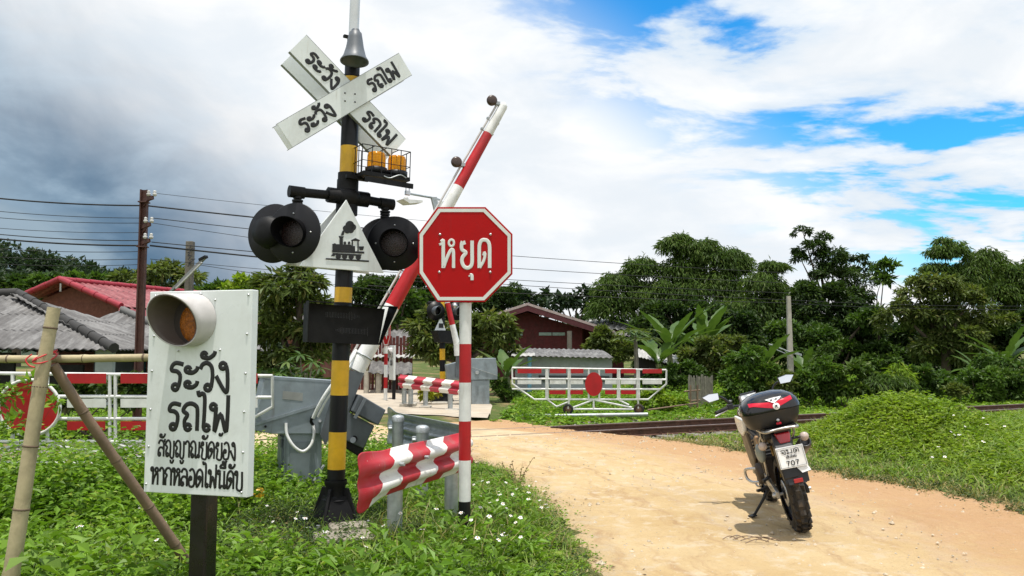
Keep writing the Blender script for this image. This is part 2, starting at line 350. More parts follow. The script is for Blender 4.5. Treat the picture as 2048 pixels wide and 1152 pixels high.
# ------------------------------------------------------------------ terrain
TD = Vector((math.sin(R(63.8)), math.cos(R(63.8)))); TN = Vector((-TD.y, TD.x))
_p = G(1060, 868, .12); TP = Vector((_p.x, _p.y))           # a point on the near rail
def sst(a, b, x): t = np.clip((x - a) / (b - a), 0, 1); return t * t * (3 - 2 * t)
LE = [(1230, 1500), (1180, 1250), (1155, 1152), (1122, 1085), (1095, 1035), (1055, 988), (1005, 955), (945, 935), (880, 915), (800, 898), (700, 886), (560, 880)]
RE = [(3300, 1500), (2500, 1175), (2048, 1026), (1850, 978), (1640, 944), (1500, 913), (1340, 893), (1210, 881), (1130, 873), (1085, 865), (1030, 856), (1000, 851)]
def resample_(P, n):
    P = [Vector(p) for p in P]; d = [0]
    for i in range(1, len(P)): d.append(d[-1] + (P[i] - P[i - 1]).length)
    out = []; i = 0
    for k in range(n):
        s = d[-1] * k / (n - 1)
        while i < len(P) - 2 and d[i + 1] < s: i += 1
        out.append(P[i].lerp(P[i + 1], (s - d[i]) / max(d[i + 1] - d[i], 1e-9)))
    return out
def dens(px):
    P = [Vector(G(x, y, 0).xy) for x, y in px]; P = [Vector((p.x, p.y, 0)) for p in P]; return smooth(P, 10)
def resample(P, n):
    P = [Vector(p) for p in P]; d = [0]
    for i in range(1, len(P)): d.append(d[-1] + (P[i] - P[i - 1]).length)
    out = []
    for k in range(n):
        s = d[-1] * k / (n - 1); i = max(j for j in range(len(d)) if d[j] <= s + 1e-9); i = min(i, len(P) - 2)
        out.append(P[i].lerp(P[i + 1], (s - d[i]) / max(d[i + 1] - d[i], 1e-9)))
    return out
LEW = dens(LE); REW = dens(RE)
def ragged(P, ph):
    Q = resample_(P, 160); out = []
    for i, p in enumerate(Q):
        tg = Q[min(i + 1, 159)] - Q[max(i - 1, 0)]; nr = Vector((-tg.y, tg.x, 0)).normalized(); s_ = i * .6
        out.append(p + nr * (.05 * math.sin(s_ * 1.3 + ph) + .04 * math.sin(s_ * 3.1 + 2 * ph) + random.uniform(-.025, .025)))
    return out
LEW = ragged(LEW, .4); REW = ragged(REW, 1.9)
ROADPOLY = np.array([(p.x, p.y) for p in LEW] + [(p.x, p.y) for p in REW[::-1]])
def inpoly(x, y, poly):
    r = np.zeros(np.shape(x), bool); n = len(poly); j = n - 1
    for i in range(n):
        xi, yi = poly[i]; xj, yj = poly[j]
        c = ((yi > y) != (yj > y)) & (x < (xj - xi) * (y - yi) / (yj - yi + 1e-12) + xi); r ^= c; j = i
    return r
def polydist(x, y, poly):
    d = np.full(np.shape(x), 1e9); n = len(poly)
    for i in range(n):
        a = poly[i]; b = poly[(i + 1) % n]; ab = b - a; t = np.clip(((x - a[0]) * ab[0] + (y - a[1]) * ab[1]) / (ab @ ab + 1e-12), 0, 1)
        d = np.minimum(d, np.hypot(x - a[0] - t * ab[0], y - a[1] - t * ab[1]))
    return d
def tq(x, y): return (x - TP.x) * TN.x + (y - TP.y) * TN.y
def ts(x, y): return (x - TP.x) * TD.x + (y - TP.y) * TD.y
def zroad(x, y): return .115 * sst(-4.5, -.5, tq(x, y))
def vnoise(x, y): return (np.sin(x * 1.7 + 1.3 * np.sin(y * 1.1)) * np.cos(y * 1.9 + .8 * np.sin(x * 2.3)) + .5 * np.sin(x * 4.1 + 2 * y) * np.cos(3.7 * y - x)) / 1.5
MP = at(1800, 790, 12.0); SR_ = None
def _sof(px, py):
    d = ray(px, py); P2 = Vector((d.x, d.y)); return (P2 * (TP.dot(TN) / P2.dot(TN)) - TP).dot(TD)
SR_ = _sof(1075, 865)
def zground(x, y):
    x = np.asarray(x, float); y = np.asarray(y, float); q = tq(x, y)
    z = zroad(x, y) - .16 * sst(-1.6, -.5, q) * sst(6, 3.5, q) * sst(SR_ - 1.6, SR_ + .1, ts(x, y) - .35 * np.maximum(q, 0))
    bank = np.exp(-(((x + 1.6) / 2.6) ** 2 + ((y - 5.6) / 2.6) ** 2)) * .14 * sst(-.3, -2., q)
    m1 = np.exp(-(((x - MP.x) / 1.15) ** 2 + ((y - MP.y) / 1.3) ** 2)) * .42
    m2 = .27 * sst(4.2, 6.0, x) * sst(7.2, 8.8, y) * sst(-1.2, -3., q)
    far = sst(10, 40, q) * .35
    z = z + bank + m1 + m2 + far + .018 * vnoise(x * 2, y * 2) * sst(60, 20, np.hypot(x, y))
    inside = inpoly(x, y, ROADPOLY); d = np.where(inside, polydist(x, y, ROADPOLY), 0)
    zin = zroad(x, y) - .03
    k = sst(0, .18, d); return z * (1 - k) + np.where(inside, zin, z) * k
def np_mesh(name, V, Fc, mats, uv=None, smooth_=False, mi=None):
    me = bpy.data.meshes.new(name); V = np.ascontiguousarray(V, np.float32); Fc = np.ascontiguousarray(Fc, np.int32); n, k = Fc.shape
    me.vertices.add(len(V)); me.vertices.foreach_set('co', V.ravel()); me.loops.add(n * k); me.loops.foreach_set('vertex_index', Fc.ravel())
    me.polygons.add(n); me.polygons.foreach_set('loop_start', np.arange(n, dtype=np.int32) * k)
    me.polygons.foreach_set('use_smooth', np.full(n, smooth_))
    for m in (mats if isinstance(mats, (list, tuple)) else [mats]): me.materials.append(m)
    if mi is not None: me.polygons.foreach_set('material_index', np.asarray(mi, np.int32))
    if uv is not None:
        ul = me.uv_layers.new(name='UVMap'); ul.data.foreach_set('uv', np.ascontiguousarray(uv, np.float32)[Fc.ravel()].ravel())
    me.update(calc_edges=True); return me
def link(name, me, parent=None):
    o = bpy.data.objects.new(name, me); COL.objects.link(o)
    if parent is not None: o.parent = parent
    return o
def grid_mesh(name, xs, ys, zf, m):
    X, Y = np.meshgrid(xs, ys); Z = zf(X, Y); V = np.stack([X, Y, Z], -1).reshape(-1, 3); nx, ny = len(xs), len(ys)
    i = np.arange(nx * ny).reshape(ny, nx); Fc = np.stack([i[:-1, :-1], i[:-1, 1:], i[1:, 1:], i[1:, :-1]], -1).reshape(-1, 4)
    return np_mesh(name, V, Fc, m, smooth_=True)
def ground_mat():
    m = bpy.data.materials.new('ground_soil'); m.use_nodes = True; t = NT(m.node_tree); p = t.n['Principled BSDF']
    tc = t.new('ShaderNodeTexCoord').outputs['Object']
    n1 = t.noise(tc, .7, 8, .62); n2 = t.noise(tc, 6, 8, .65); n3 = t.noise(tc, 45, 6, .7)
    soil = t.mix(t.sstep(n2, .35, .65), C4((.20, .135, .070)), C4((.33, .235, .13)))
    green = t.mix(t.sstep(n3, .35, .65), C4((.045, .075, .018)), C4((.12, .15, .04)))
    c = t.mix(t.sstep(n1, .36, .50), soil, green); c = t.mix(t.math('MULTIPLY', t.sstep(n3, .6, .75), .5), c, C4((.38, .30, .19)))
    t.l.new(c, p.inputs['Base Color']); p.inputs['Roughness'].default_value = .95; p.inputs['Specular IOR Level'].default_value = .15
    b = t.new('ShaderNodeBump'); b.inputs['Strength'].default_value = .8; b.inputs['Distance'].default_value = .04
    t.l.new(t.math('ADD', n2, t.math('MULTIPLY', n3, .4)), b.inputs['Height']); t.l.new(b.outputs[0], p.inputs['Normal']); return m
xs = np.concatenate([np.linspace(-400, -30, 16)[:-1], np.linspace(-30, -9, 30)[:-1], np.arange(-9, 16, .14), np.linspace(16, 40, 40)[1:], np.linspace(40, 400, 16)[1:]])
ys = np.concatenate([np.linspace(-60, -2, 10)[:-1], np.arange(-2, 24, .14), np.linspace(24, 60, 60)[1:], np.linspace(60, 900, 24)[1:]])
tag(link('ground', grid_mesh('ground', xs, ys, zground, ground_mat())), kind='structure')
def road_mat():
    m = bpy.data.materials.new('road_dirt'); m.use_nodes = True; t = NT(m.node_tree); p = t.n['Principled BSDF']
    uv = t.new('ShaderNodeUVMap').outputs[0]; tc = t.new('ShaderNodeTexCoord').outputs['Object']
    sep = t.new('ShaderNodeSeparateXYZ'); t.l.new(uv, sep.inputs[0]); v = sep.outputs[1]
    str_ = t.noise(t.mapping(uv, scale=(.40, 13, 1)), 1.5, 8, .66, .06); n1 = t.noise(tc, .9, 6, .6); n2 = t.noise(tc, 5, 8, .66); n3 = t.noise(tc, 60, 4, .7); n4 = t.noise(tc, 18, 7, .7)
    c = t.mix(t.sstep(n1, .32, .68), C4((.50, .355, .180)), C4((.57, .43, .245)))
    c = t.mix(t.math('MULTIPLY', t.sstep(str_, .49, .66), .55), c, C4((.36, .22, .12)))
    c = t.mix(t.math('MULTIPLY', t.sstep(n2, .50, .66), .7), c, C4((.60, .50, .36)))
    c = t.mix(t.math('MULTIPLY', t.sstep(t.noise(tc, 1.7, 7, .7, .15), .54, .70), .4), c, C4((.37, .24, .13)))
    wv = t.math('ADD', v, t.math('MULTIPLY', t.math('SUBTRACT', n1, .5), .10)); rut = t.math('MAXIMUM', t.sstep(t.math('ABSOLUTE', t.math('SUBTRACT', wv, .36)), .075, .02), t.sstep(t.math('ABSOLUTE', t.math('SUBTRACT', wv, .66)), .075, .02))
    c = t.mix(t.math('MULTIPLY', rut, t.math('MULTIPLY', t.sstep(str_, .40, .62), .40)), c, C4((.60, .50, .36)))
    red = t.math('MULTIPLY', t.sstep(t.math('ADD', v, t.math('MULTIPLY', t.math('SUBTRACT', n2, .5), .5)), .50, .85), .8)
    c = t.mix(red, c, C4((.45, .265, .14)))
    edge = t.math('MULTIPLY', t.sstep(t.math('ADD', t.math('SUBTRACT', .12, v), t.math('MULTIPLY', t.math('SUBTRACT', n2, .5), .25)), .0, .12), .5)
    c = t.mix(edge, c, C4((.36, .27, .17)))
    c = t.mix(t.math('MULTIPLY', t.sstep(n4, .60, .72), .55), c, C4((.63, .52, .37)))
    c = t.mix(t.math('MULTIPLY', t.sstep(n4, .42, .30), .45), c, C4((.29, .17, .085)))
    c = t.mix(t.math('MULTIPLY', t.sstep(n3, .60, .72), .45), c, C4((.30, .19, .10)))
    t.l.new(c, p.inputs['Base Color']); p.inputs['Roughness'].default_value = .95; p.inputs['Specular IOR Level'].default_value = .1
    b = t.new('ShaderNodeBump'); b.inputs['Strength'].default_value = .9; b.inputs['Distance'].default_value = .05
    h = t.math('ADD', t.math('ADD', t.math('MULTIPLY', n2, .8), t.math('MULTIPLY', n4, .5)), t.math('ADD', t.math('MULTIPLY', n3, .18), str_))
    t.l.new(h, b.inputs['Height']); t.l.new(b.outputs[0], p.inputs['Normal']); return m
ROADM = road_mat()
nl, nw = 220, 34
A = resample(LEW, nl); B = resample(REW, nl); V = []; UV = []; dl = 0
for i in range(nl):
    if i: dl += ((A[i] + B[i]) / 2 - (A[i - 1] + B[i - 1]) / 2).length
    for j in range(nw):
        f = j / (nw - 1); p = A[i].lerp(B[i], f)
        V.append((p.x, p.y, 0)); UV.append((dl, f))
V = np.array(V); V[:, 2] = zroad(V[:, 0], V[:, 1]) + .006 + (.012 * vnoise(V[:, 0] * 1.4, V[:, 1] * 1.4) - .02 * (np.exp(-((np.array(UV)[:, 1] - .36) / .05) ** 2) + np.exp(-((np.array(UV)[:, 1] - .66) / .05) ** 2)) * (.6 + .4 * np.sin(np.array(UV)[:, 0] * 2.1)) + .006) * sst(-1.2, -2.5, tq(V[:, 0], V[:, 1]))
i = np.arange(nl * nw).reshape(nl, nw); Fc = np.stack([i[:-1, :-1], i[:-1, 1:], i[1:, 1:], i[1:, :-1]], -1).reshape(-1, 4)
tag(link('dirt_road', np_mesh('dirt_road', V, Fc, ROADM, uv=np.array(UV), smooth_=True)), kind='structure')
# crossing deck (raised dirt with buried sleepers) and far road
def tw(s, q, z=0): p = TP + TD * s + TN * q; return Vector((p.x, p.y, z))
def s_of(px, py, q):
    """track coordinate s where the pixel column meets the line q"""
    d = ray(px, py); P2 = Vector((d.x, d.y)); # solve k*P2 = TP+TD*s+TN*q
    k = (TP.dot(TN) + q) / P2.dot(TN); return (P2 * k - TP).dot(TD)
DECK = mat('deck_dirt', (.50, .39, .24), .95, var=.25, scale=2.5, bump=.7, bscale=30, grime=(.40, .27, .15), gamt=.6, gscale=2)
sR = s_of(1075, 865, 0); sL = s_of(330, 880, 0)
def sheet(name, quads, m, kind='structure', n=16):
    V = []; Fc = []
    for q in quads:
        a, b, c, d = [Vector(p) for p in q]; o = len(V)
        for i in range(n + 1):
            for j in range(n + 1):
                V.append(tuple(a.lerp(b, j / n).lerp(d.lerp(c, j / n), i / n)))
        for i in range(n):
            for j in range(n): k = o + i * (n + 1) + j; Fc.append((k, k + 1, k + n + 2, k + n + 1))
    return tag(link(name, np_mesh(name, np.array(V), np.array(Fc), m, smooth_=True)), kind=kind)
dz = .122
sheet('crossing_deck', [(tw(sL, -2.4, .05), tw(sR + .55, -1.5, .085), tw(sR + .12, -.09, dz + .004), tw(sL, -.09, dz + .004)),
                        (tw(sL, .09, dz), tw(sR + .05, .09, dz), tw(sR - .3, .96, dz), tw(sL, .96, dz)),
                        (tw(sL, 1.14, dz), tw(sR - .35, 1.14, dz), tw(sR - 1.6, 3.6, dz - .02), tw(sL, 3.6, dz - .02))], DECK)
PALE = mat('pale_road', (.44, .38, .30), .9, var=.2, scale=1.5, bump=.4, grime=(.42, .33, .22), gamt=.6, gscale=1.2)
fr = [(at(640, 850, 18).xy, at(975, 838, 16.6).xy), (at(700, 800, 21).xy, at(985, 800, 20).xy), (at(690, 800, 26).xy, at(960, 800, 24.5).xy), (at(500, 800, 31).xy, at(800, 800, 30).xy), (at(300, 800, 34).xy, at(500, 800, 35).xy)]
fr_o = sheet('far_road', [((a[0].x, a[0].y, .112), (a[1].x, a[1].y, .112), (b[1].x, b[1].y, .112), (b[0].x, b[0].y, .112)) for a, b in zip(fr, fr[1:])], PALE)
for v_ in fr_o.data.vertices: v_.co.z = max(float(zground(v_.co.x, v_.co.y)) + .02, .118 if tq(v_.co.x, v_.co.y) < 4.5 else -9)
# rails, sleepers, ballast
def rail(q, label):
    mb = MB(); s0, s1, st = -14, 70, 1.0
    prof = [(-.055, 0), (.055, 0), (.055, .012), (.010, .028), (.010, .095), (.033, .105), (.033, .130), (.024, .136), (-.024, .136), (-.033, .130), (-.033, .105), (-.010, .095), (-.010, .028), (-.055, .012)]
    n = len(prof); vs = []; S_ = [s0, s1]
    for s in S_: vs += [tw(s, q + a, -.012 + b) for a, b in prof]
    fs = [(j, (j + 1) % n, n + (j + 1) % n, n + j) for j in range(n)]
    for j, f in enumerate(fs):
        mb.mat = 1 if j in (6, 7, 8) else 0
        mb.add([vs[k] for k in f], [(0, 1, 2, 3)])
    for k in range(-20, 90):   # fastenings
        for sd in (-1, 1):
            s = k * .65; p = tw(s, q + sd * .05, .008); mb.mat = 0; mb.box(p, (.05, .04, .035)); mb.cyl(p, p + Vector((0, 0, .035)), .014, n=6)
    o = mb.build('rail', [RUST, RAILT]); return tag(o, label, 'rail')
rail(0, 'rusty steel rail of the railway, the one nearer the motorcycle')
rail(1.0, 'rusty steel rail of the railway, the one nearer the trees')
tag_g = 'sleepers under the track'
mb = MB(); mb.box((0, 0, 0), (2.0, .2, .13)); sl0 = mb.build('sleeper', SLEEP, bevel=.015)
ang = math.atan2(TN.y, TN.x); first = True
for k in range(int(sR / .65) + 1, 70):
    o = sl0 if first else sl0.copy()
    if not first: COL.objects.link(o)
    first = False
    o.location = tw(k * .65, .5, -.072); o.rotation_euler = (0, 0, ang + random.uniform(-.02, .02))
    tag(o, 'grey concrete sleeper lying under the rusty rails', 'sleeper', tag_g)
BALL = mat('ballast', (.27, .255, .235), .9, var=.4, scale=30, bump=1, bscale=50)
N = 15000; s = rng.uniform(-9, 45, N); q = rng.normal(.5, 1.0, N); keep = (s > sR + .15) | (s < sL)
s, q = s[keep], q[keep]; pts = np.stack([TP.x + TD.x * s + TN.x * q, TP.y + TD.y * s + TN.y * q], 1)
zz = zground(pts[:, 0], pts[:, 1]); r = rng.uniform(.015, .04, len(s))
oct_v = np.array([(1, 0, 0), (0, 1, 0), (-1, 0, 0), (0, -1, 0), (0, 0, .8), (0, 0, -.8)]); oct_f = np.array([(0, 1, 4), (1, 2, 4), (2, 3, 4), (3, 0, 4), (1, 0, 5), (2, 1, 5), (3, 2, 5), (0, 3, 5)])
def stones(name, P3, r, m):
    n = len(r); J = rng.uniform(.6, 1.3, (n, 6, 1)); a = rng.uniform(0, 6.28, n); c, s_ = np.cos(a), np.sin(a)
    base = oct_v[None] * J; V = np.stack([base[..., 0] * c[:, None] - base[..., 1] * s_[:, None], base[..., 0] * s_[:, None] + base[..., 1] * c[:, None], base[..., 2]], -1) * r[:, None, None] + P3[:, None]
    Fc = (oct_f[None] + (np.arange(n) * 6)[:, None, None]).reshape(-1, 3); return link(name, np_mesh(name, V.reshape(-1, 3), Fc, m))
tag(stones('gravel_ballast', np.stack([pts[:, 0], pts[:, 1], zz + .01], 1), r, BALL), 'grey crushed stone ballast around the rails', 'gravel', kind='stuff')
n = 2600; f = rng.uniform(0, 1, n) ** .7; k = rng.uniform(0, .8, n); idx = (k * (nl - 1)).astype(int)
edge = np.where(rng.uniform(0, 1, n) < .5, rng.beta(.35, .8, n), rng.uniform(0, 1, n))
P = np.array([A[i].lerp(B[i], e)[:2] for i, e in zip(idx, edge)]); near = np.hypot(P[:, 0], P[:, 1]) < 20; P = P[near]
PEB = mat('pebble', (.50, .42, .31), .9, var=.4, scale=40)
tag(stones('pebble_gravel', np.stack([P[:, 0], P[:, 1], zroad(P[:, 0], P[:, 1]) + .008], 1), rng.gamma(1.6, .0045, len(P)) + .003, PEB), 'small pale pebbles scattered over the dirt road', 'pebbles', kind='stuff')
# ================================================================== crossing furniture, near side
def tilt_root(name, label, cat, base, yaw, tilt):
    M4 = Matrix.Translation(Vector(base)) @ Matrix.Rotation(tilt, 4, 'Y') @ Matrix.Rotation(yaw, 4, 'Z')
    return thing(name, label, cat, base, M4=M4)
def screw(mb, p, n, r=.008): mb.T = frame(p, n); mb.lathe([(0, .006), (r * .7, .005), (r, 0), (r, -.004)], 8); mb.T = Matrix.Identity(4)
def screws(name, pts, nrm, r, m, parent):
    mb = MB(); screw(mb, (0, 0, 0), nrm, r); first = mb.build(name, m, parent)
    for k, p in enumerate(pts):
        o = first
        if k: o = first.copy(); COL.objects.link(o)
        o.location = Vector(p)
def visor(r, ltop, lbot, n=36, th=.006, a0=R(-48)):
    """tube hood along +z, its mouth cut on a slant; angle 0 points up (+y of the frame)"""
    vs = []; fs = []
    for rr in (r, r - th):
        for i in range(n):
            a = 2 * PI * i / n; L = lbot + (ltop - lbot) * (.5 + .5 * math.cos(a - a0)) ** 1.1
            for k in range(5): vs.append((rr * math.sin(a), rr * math.cos(a), L * k / 4))
    m = n * 5
    for i in range(n):
        j = (i + 1) % n
        for k in range(4): fs.append((i * 5 + k, j * 5 + k, j * 5 + k + 1, i * 5 + k + 1)); fs.append((m + i * 5 + k, m + i * 5 + k + 1, m + j * 5 + k + 1, m + j * 5 + k))
        fs.append((i * 5 + 4, j * 5 + 4, m + j * 5 + 4, m + i * 5 + 4))
    return vs, fs
# ---- white board with the amber lamp
b = at(408, 1196, 4.33); b.z = float(zground(b.x, b.y)) - .02
bd = thing('warning_board', 'white metal board with black Thai writing and one hooded amber lamp on a black post', 'warning sign', b, R(-17))
f = plane_fn(bd); c0 = -.06
Q = [f(300, 583.5, c0), f(505, 579, c0), f(494, 995.5, c0), f(287, 984, c0)]
mb = MB(); mb.prism(Q, (0, .055, 0)); panel = mb.build('panel', W2, bd, bevel=.004)
ux = (Q[1] - Q[0] + Q[2] - Q[3]).normalized(); uz = (Q[0] - Q[3] + Q[1] - Q[2]).normalized(); nn = Vector((0, -1, 0))
screws('rivet', [f(px, py, c0 - .001) for px, py in [(311, 592), (402, 588), (497, 590), (308, 672), (494, 668), (491, 747), (304, 742), (301, 819), (488, 824), (297, 893), (486, 905), (292, 968), (483, 985), (357, 702), (440, 700), (430, 600)]], nn, .007, STEEL, panel)
mb = MB(); Pt = lambda x, y: f(x, y, c0 - .001)
def row(text, x0, x1, yt, yb, w):
    a, b_, c = Pt((x0 + x1) / 2, (yt + yb) / 2), Pt(x0, yb), Pt(x1, yb); h = (Pt(x0, yt) - Pt(x0, yb)).length
    write(mb, text, Pt((x0 + x1) / 2, yb), ux, uz, (0, 1, 0), h, w, width=(c - b_).length)
row('ระวัง', 338, 458, 724, 782, .0122); row('รถไฟ', 334, 460, 806, 862, .0122)
row('สัญญาณขัดข้อง', 314, 470, 882, 916, .0060); row('หากหลอดไฟนี้ดับ', 299, 484, 938, 974, .0066)
mb.build('lettering', TXT, panel)
lc = f(388, 640, c0 - .002); 
mb = MB(); mb.T = frame(lc, (0, -1, 0)); zc = Vector((-.55, -1, -.04)).normalized()
for i_ in range(3): mb.T[i_][2] = zc[i_]
vs, fs = visor(.140, .165, .075, a0=R(-15)); mb.add(vs, fs, True); mb.mat = 1
vs, fs = visor(.134, .164, .074, a0=R(-15)); mb.add(vs, fs, True); hood = mb.build('lamp_hood', [VIS, VISI], bd)
mb = MB(); mb.T = frame(lc, (0, -1, 0)); mb.lathe([(0, .001), (.136, .001), (.138, -.001)], 32); mb.build('lamp_backing', mat('lamp_back', (.05, .04, .035), .6), hood)
mb = MB(); mb.T = frame(lc + Vector((.022, 0, -.015)), (0, -1, 0)); mb.lathe([(0, .016), (.05, .014), (.085, .008), (.110, .002), (.114, -.004)], 32); mb.build('lamp_lens', LENS, bd)
mb = MB(); p0 = f(409, 990, 0.02); mb.box((p0.x, .02, (p0.z + .6) / 2 - .35), (.105, .10, p0.z + 1.3)); mb.build('post', mat('post_black', (.014, .010, .010), .28, grime=(.04, .03, .03)), bd, bevel=.012)

# ---- crossing signal mast
base = at(668, 1062, 6.34); base.z = float(zground(base.x, base.y)); TIL = R(1.35)
ms = tilt_root('crossing_signal', 'tall black and yellow railway crossing mast with crossbuck, round black lamps and a grey horn', 'railway signal', base, R(33), TIL)
f = plane_fn(ms)
def mz(y, c=0): return f(684, y, c).z
def ring(name, y0, y1, r, m, par=ms):
    mb = MB(); mb.cyl((0, 0, mz(y1)), (0, 0, mz(y0)), r, n=24); return mb.build(name, m, par)
pole = MB(); rp = .069
for k, (y0, y1, mi) in enumerate([(352, 398, 0), (291, 352, 1), (165, 291, 0), (152, 165, 1), (398, 575, 0), (575, 605, 1), (605, 721, 0), (721, 790, 1), (790, 863, 0), (863, 937, 1), (937, 958, 0)]):
    pole.mat = mi; pole.cyl((0, 0, mz(y1)), (0, 0, mz(y0)), rp, n=24)
pole.build('mast_pole', [BLK, YEL], ms)
mb = MB(); mb.cyl((0, 0, mz(152)), (0, 0, mz(129)), .060, n=24); mb.cyl((0, 0, mz(150)), (0, 0, mz(147)), .066, n=24); mb.build('coupling', BLK, ms)
mb = MB(); mb.cyl((0, 0, mz(129)), (0, 0, mz(-230)), .0405, n=20); mb.build('top_pole', mat('pole_white', (.66, .68, .70), .3, .1, var=.1), ms)
mb = MB(); zb = mz(958)
mb.lathe([(.085, zb), (.088, zb - .03), (.075, zb - .05), (.08, zb - .14), (.10, zb - .15)], 24)
for i in range(4):
    a = PI / 4 + i * PI / 2; d = Vector((math.cos(a), math.sin(a), 0)); e = Vector((-d.y, d.x, 0)) * .012
    mb.prism([d * .05 + Vector((0, 0, zb - .06)) - e, d * .11 + Vector((0, 0, zb - .06)) - e, d * .20 + Vector((0, 0, .03)) - e, d * .05 + Vector((0, 0, .03)) - e], e * 2)
for i in range(4): mb.prism([Vector((math.cos(PI / 4 + PI / 2 * i + PI / 2 * k) * (.09, .19)[q], math.sin(PI / 4 + PI / 2 * i + PI / 2 * k) * (.09, .19)[q], (zb - .12, .04)[q])) for k, q in ((0, 0), (1, 0), (1, 1), (0, 1))], Vector((math.cos(PI / 2 * (i + 1)), math.sin(PI / 2 * (i + 1)), 0)) * .012)
mb.box((0, 0, .02), (.50, .50, .035)); mb.build('mast_base', BLKM, ms, bevel=.006)
for sx in (-1, 1):
    for sy in (-1, 1): mb = MB(); mb.cyl((sx * .2, sy * .2, .03), (sx * .2, sy * .2, .07), .016, n=6); mb.build('anchor_bolt', GALV, ms)
# crossbuck, front and back
def board(name, A, B, w, c, text=None, hs=0, parent=ms, label=None):
    a, b_ = f(*A, c), f(*B, c); d = (b_ - a).normalized(); u = Vector((0, 1, 0)).cross(d) * -1; u = Vector((-d.z, 0, d.x)); 
    if u.z < 0: u = -u
    mb = MB(); mb.prism([a - u * w / 2, b_ - u * w / 2, b_ + u * w / 2, a + u * w / 2], (0, .006, 0)); o = mb.build(name, W2, parent)
    mb = MB(); L = (b_ - a).length    # folded edges
    for s_ in (-1, 1):
        q = u * s_ * (w / 2 - .002); mb.prism([a + q - u * .002, b_ + q - u * .002, b_ + q + u * .002, a + q + u * .002], (0, .035, 0))
    mb.build('edge', mat('sign_edge', (.30, .31, .31), .5), o)
    if text:
        for tx, t0 in zip(text, (.245, .80)):
            mb = MB(); p = a.lerp(b_, t0) + Vector((0, -.002, 0)); write(mb, tx, p - u * hs * .58, d, u, (0, 1, 0), hs, .0112, width=.31)
            mb.build('lettering', TXT, o)
    return o
board('crossbuck_board', (570, 271), (811, 128), .205, -.125, ('ระวัง', 'รถไฟ'), .105)
board('crossbuck_board', (596, 86), (797, 295), .205, -.105, ('ระวัง', 'รถไฟ'), .105)
board('crossbuck_board', (562, 277), (795, 140), .205, .10)
board('crossbuck_board', (580, 112), (778, 312), .205, .12)
screws('crossbuck_bolt', [f(px, py, -.126) for px, py in ((690, 186), (710, 188), (690, 202), (710, 204))], (0, -1, 0), .007, BLK, ms)
# triangle plate with the steam engine
def tri(c, pts):
    mb = MB(); mb.prism([f(x, y, c) for x, y in pts], (0, .02, 0)); return mb
tr = tri(-.135, [(693, 399), (599, 532), (768, 546)]).build('triangle_plate', W2, ms, bevel=.004)
tri(.11, [(672, 415), (570, 530), (740, 548)]).build('triangle_plate', W2, ms, bevel=.004)
mb = MB(); c = -.137
def loco(x, y):   # crop pixels of the enlarged photograph
    return f(480 + x / 2.88, 340 + y / 2.88, c)
def poly(pts, k=0): mb.prism([loco(*p) - Vector((0, .0004 * k, 0)) for p in pts], (0, -.0022, 0))
poly([(494, 507), (742, 521), (742, 530), (494, 516)])
poly([(532, 426), (640, 430), (640, 466), (532, 462)])
poly([(530, 462), (715, 470), (715, 482), (530, 474)], 1); poly([(535, 478), (700, 486), (697, 496), (530, 488)], 2)
poly([(574, 388), (592, 388), (592, 430), (574, 430)], 1); poly([(568, 380), (598, 382), (592, 394), (572, 392)], 2)
poly([(580, 378), (590, 350), (605, 345), (596, 376)], 3)
for (x, y, r) in ((610, 336, 18), (632, 318, 25), (650, 330, 19), (638, 346, 18), (618, 350, 16)):
    poly([(x + r * math.cos(i * PI / 8), y + r * math.sin(i * PI / 8)) for i in range(16)], 1 + r % 3 + x % 2)
for x in (604, 628): poly([(x - 7, 428), (x - 7, 416), (x, 410), (x + 7, 416), (x + 7, 428)], 1)
poly([(640, 404), (664, 392), (690, 404), (690, 409), (640, 409)], 1); poly([(643, 408), (650, 408), (650, 440), (643, 440)], 2); poly([(676, 408), (683, 408), (683, 470), (676, 470)], 2); poly([(640, 438), (662, 438), (662, 468), (640, 468)], 3)
poly([(684, 440), (714, 440), (708, 462), (688, 462)], 3); poly([(530, 486), (545, 486), (545, 496), (524, 496)], 1)
for (x, y, r) in ((566, 498, 15), (602, 499, 15), (640, 501, 15), (681, 503, 15)):
    poly([(x + r * math.cos(i * PI / 8), y + r * math.sin(i * PI / 8)) for i in range(16)], 4)
poly([(533, 432), (541, 422), (552, 424), (552, 464), (535, 460)], 3)
mb.build('engine_symbol', TXT, tr)
# cross arm
mb = MB(); za = mz(394); L, Rr = f(583, 383, -.02), f(782, 409, -.02)
mb.cyl(L, (-.1, -.02, za + .0), .036, n=18); mb.cyl((.1, -.02, za), Rr, .036, n=18)
for p, q in ((L, 1), (Rr, -1)):
    mb.cyl(p - Vector((.02 * q, 0, 0)), p + Vector((.10 * q, 0, 0)), .046, n=18); mb.cyl(p + Vector((.05 * q, 0, 0)), p + Vector((.05 * q, 0, -.05)), .034, n=14)
    for k in range(3): mb.cyl(p + Vector((.05 * q, 0, -.06 - k * .022)), p + Vector((.05 * q, 0, -.074 - k * .022)), .042 - .002 * k, n=14)
mb.sphere((0, -.02, za), .105, 16, (1.05, .9, .8)); mb.cyl((-.17, -.02, za), (-.08, -.02, za), .062, n=8); mb.cyl((.08, -.02, za), (.17, -.02, za), .062, n=8); mb.cyl((0, 0, za + .05), (0, 0, za + .14), .085, n=18)
mb.cyl((0, 0, za - .14), (0, 0, za - .05), .085, n=18); mb.build('cross_arm', BLKM, ms)
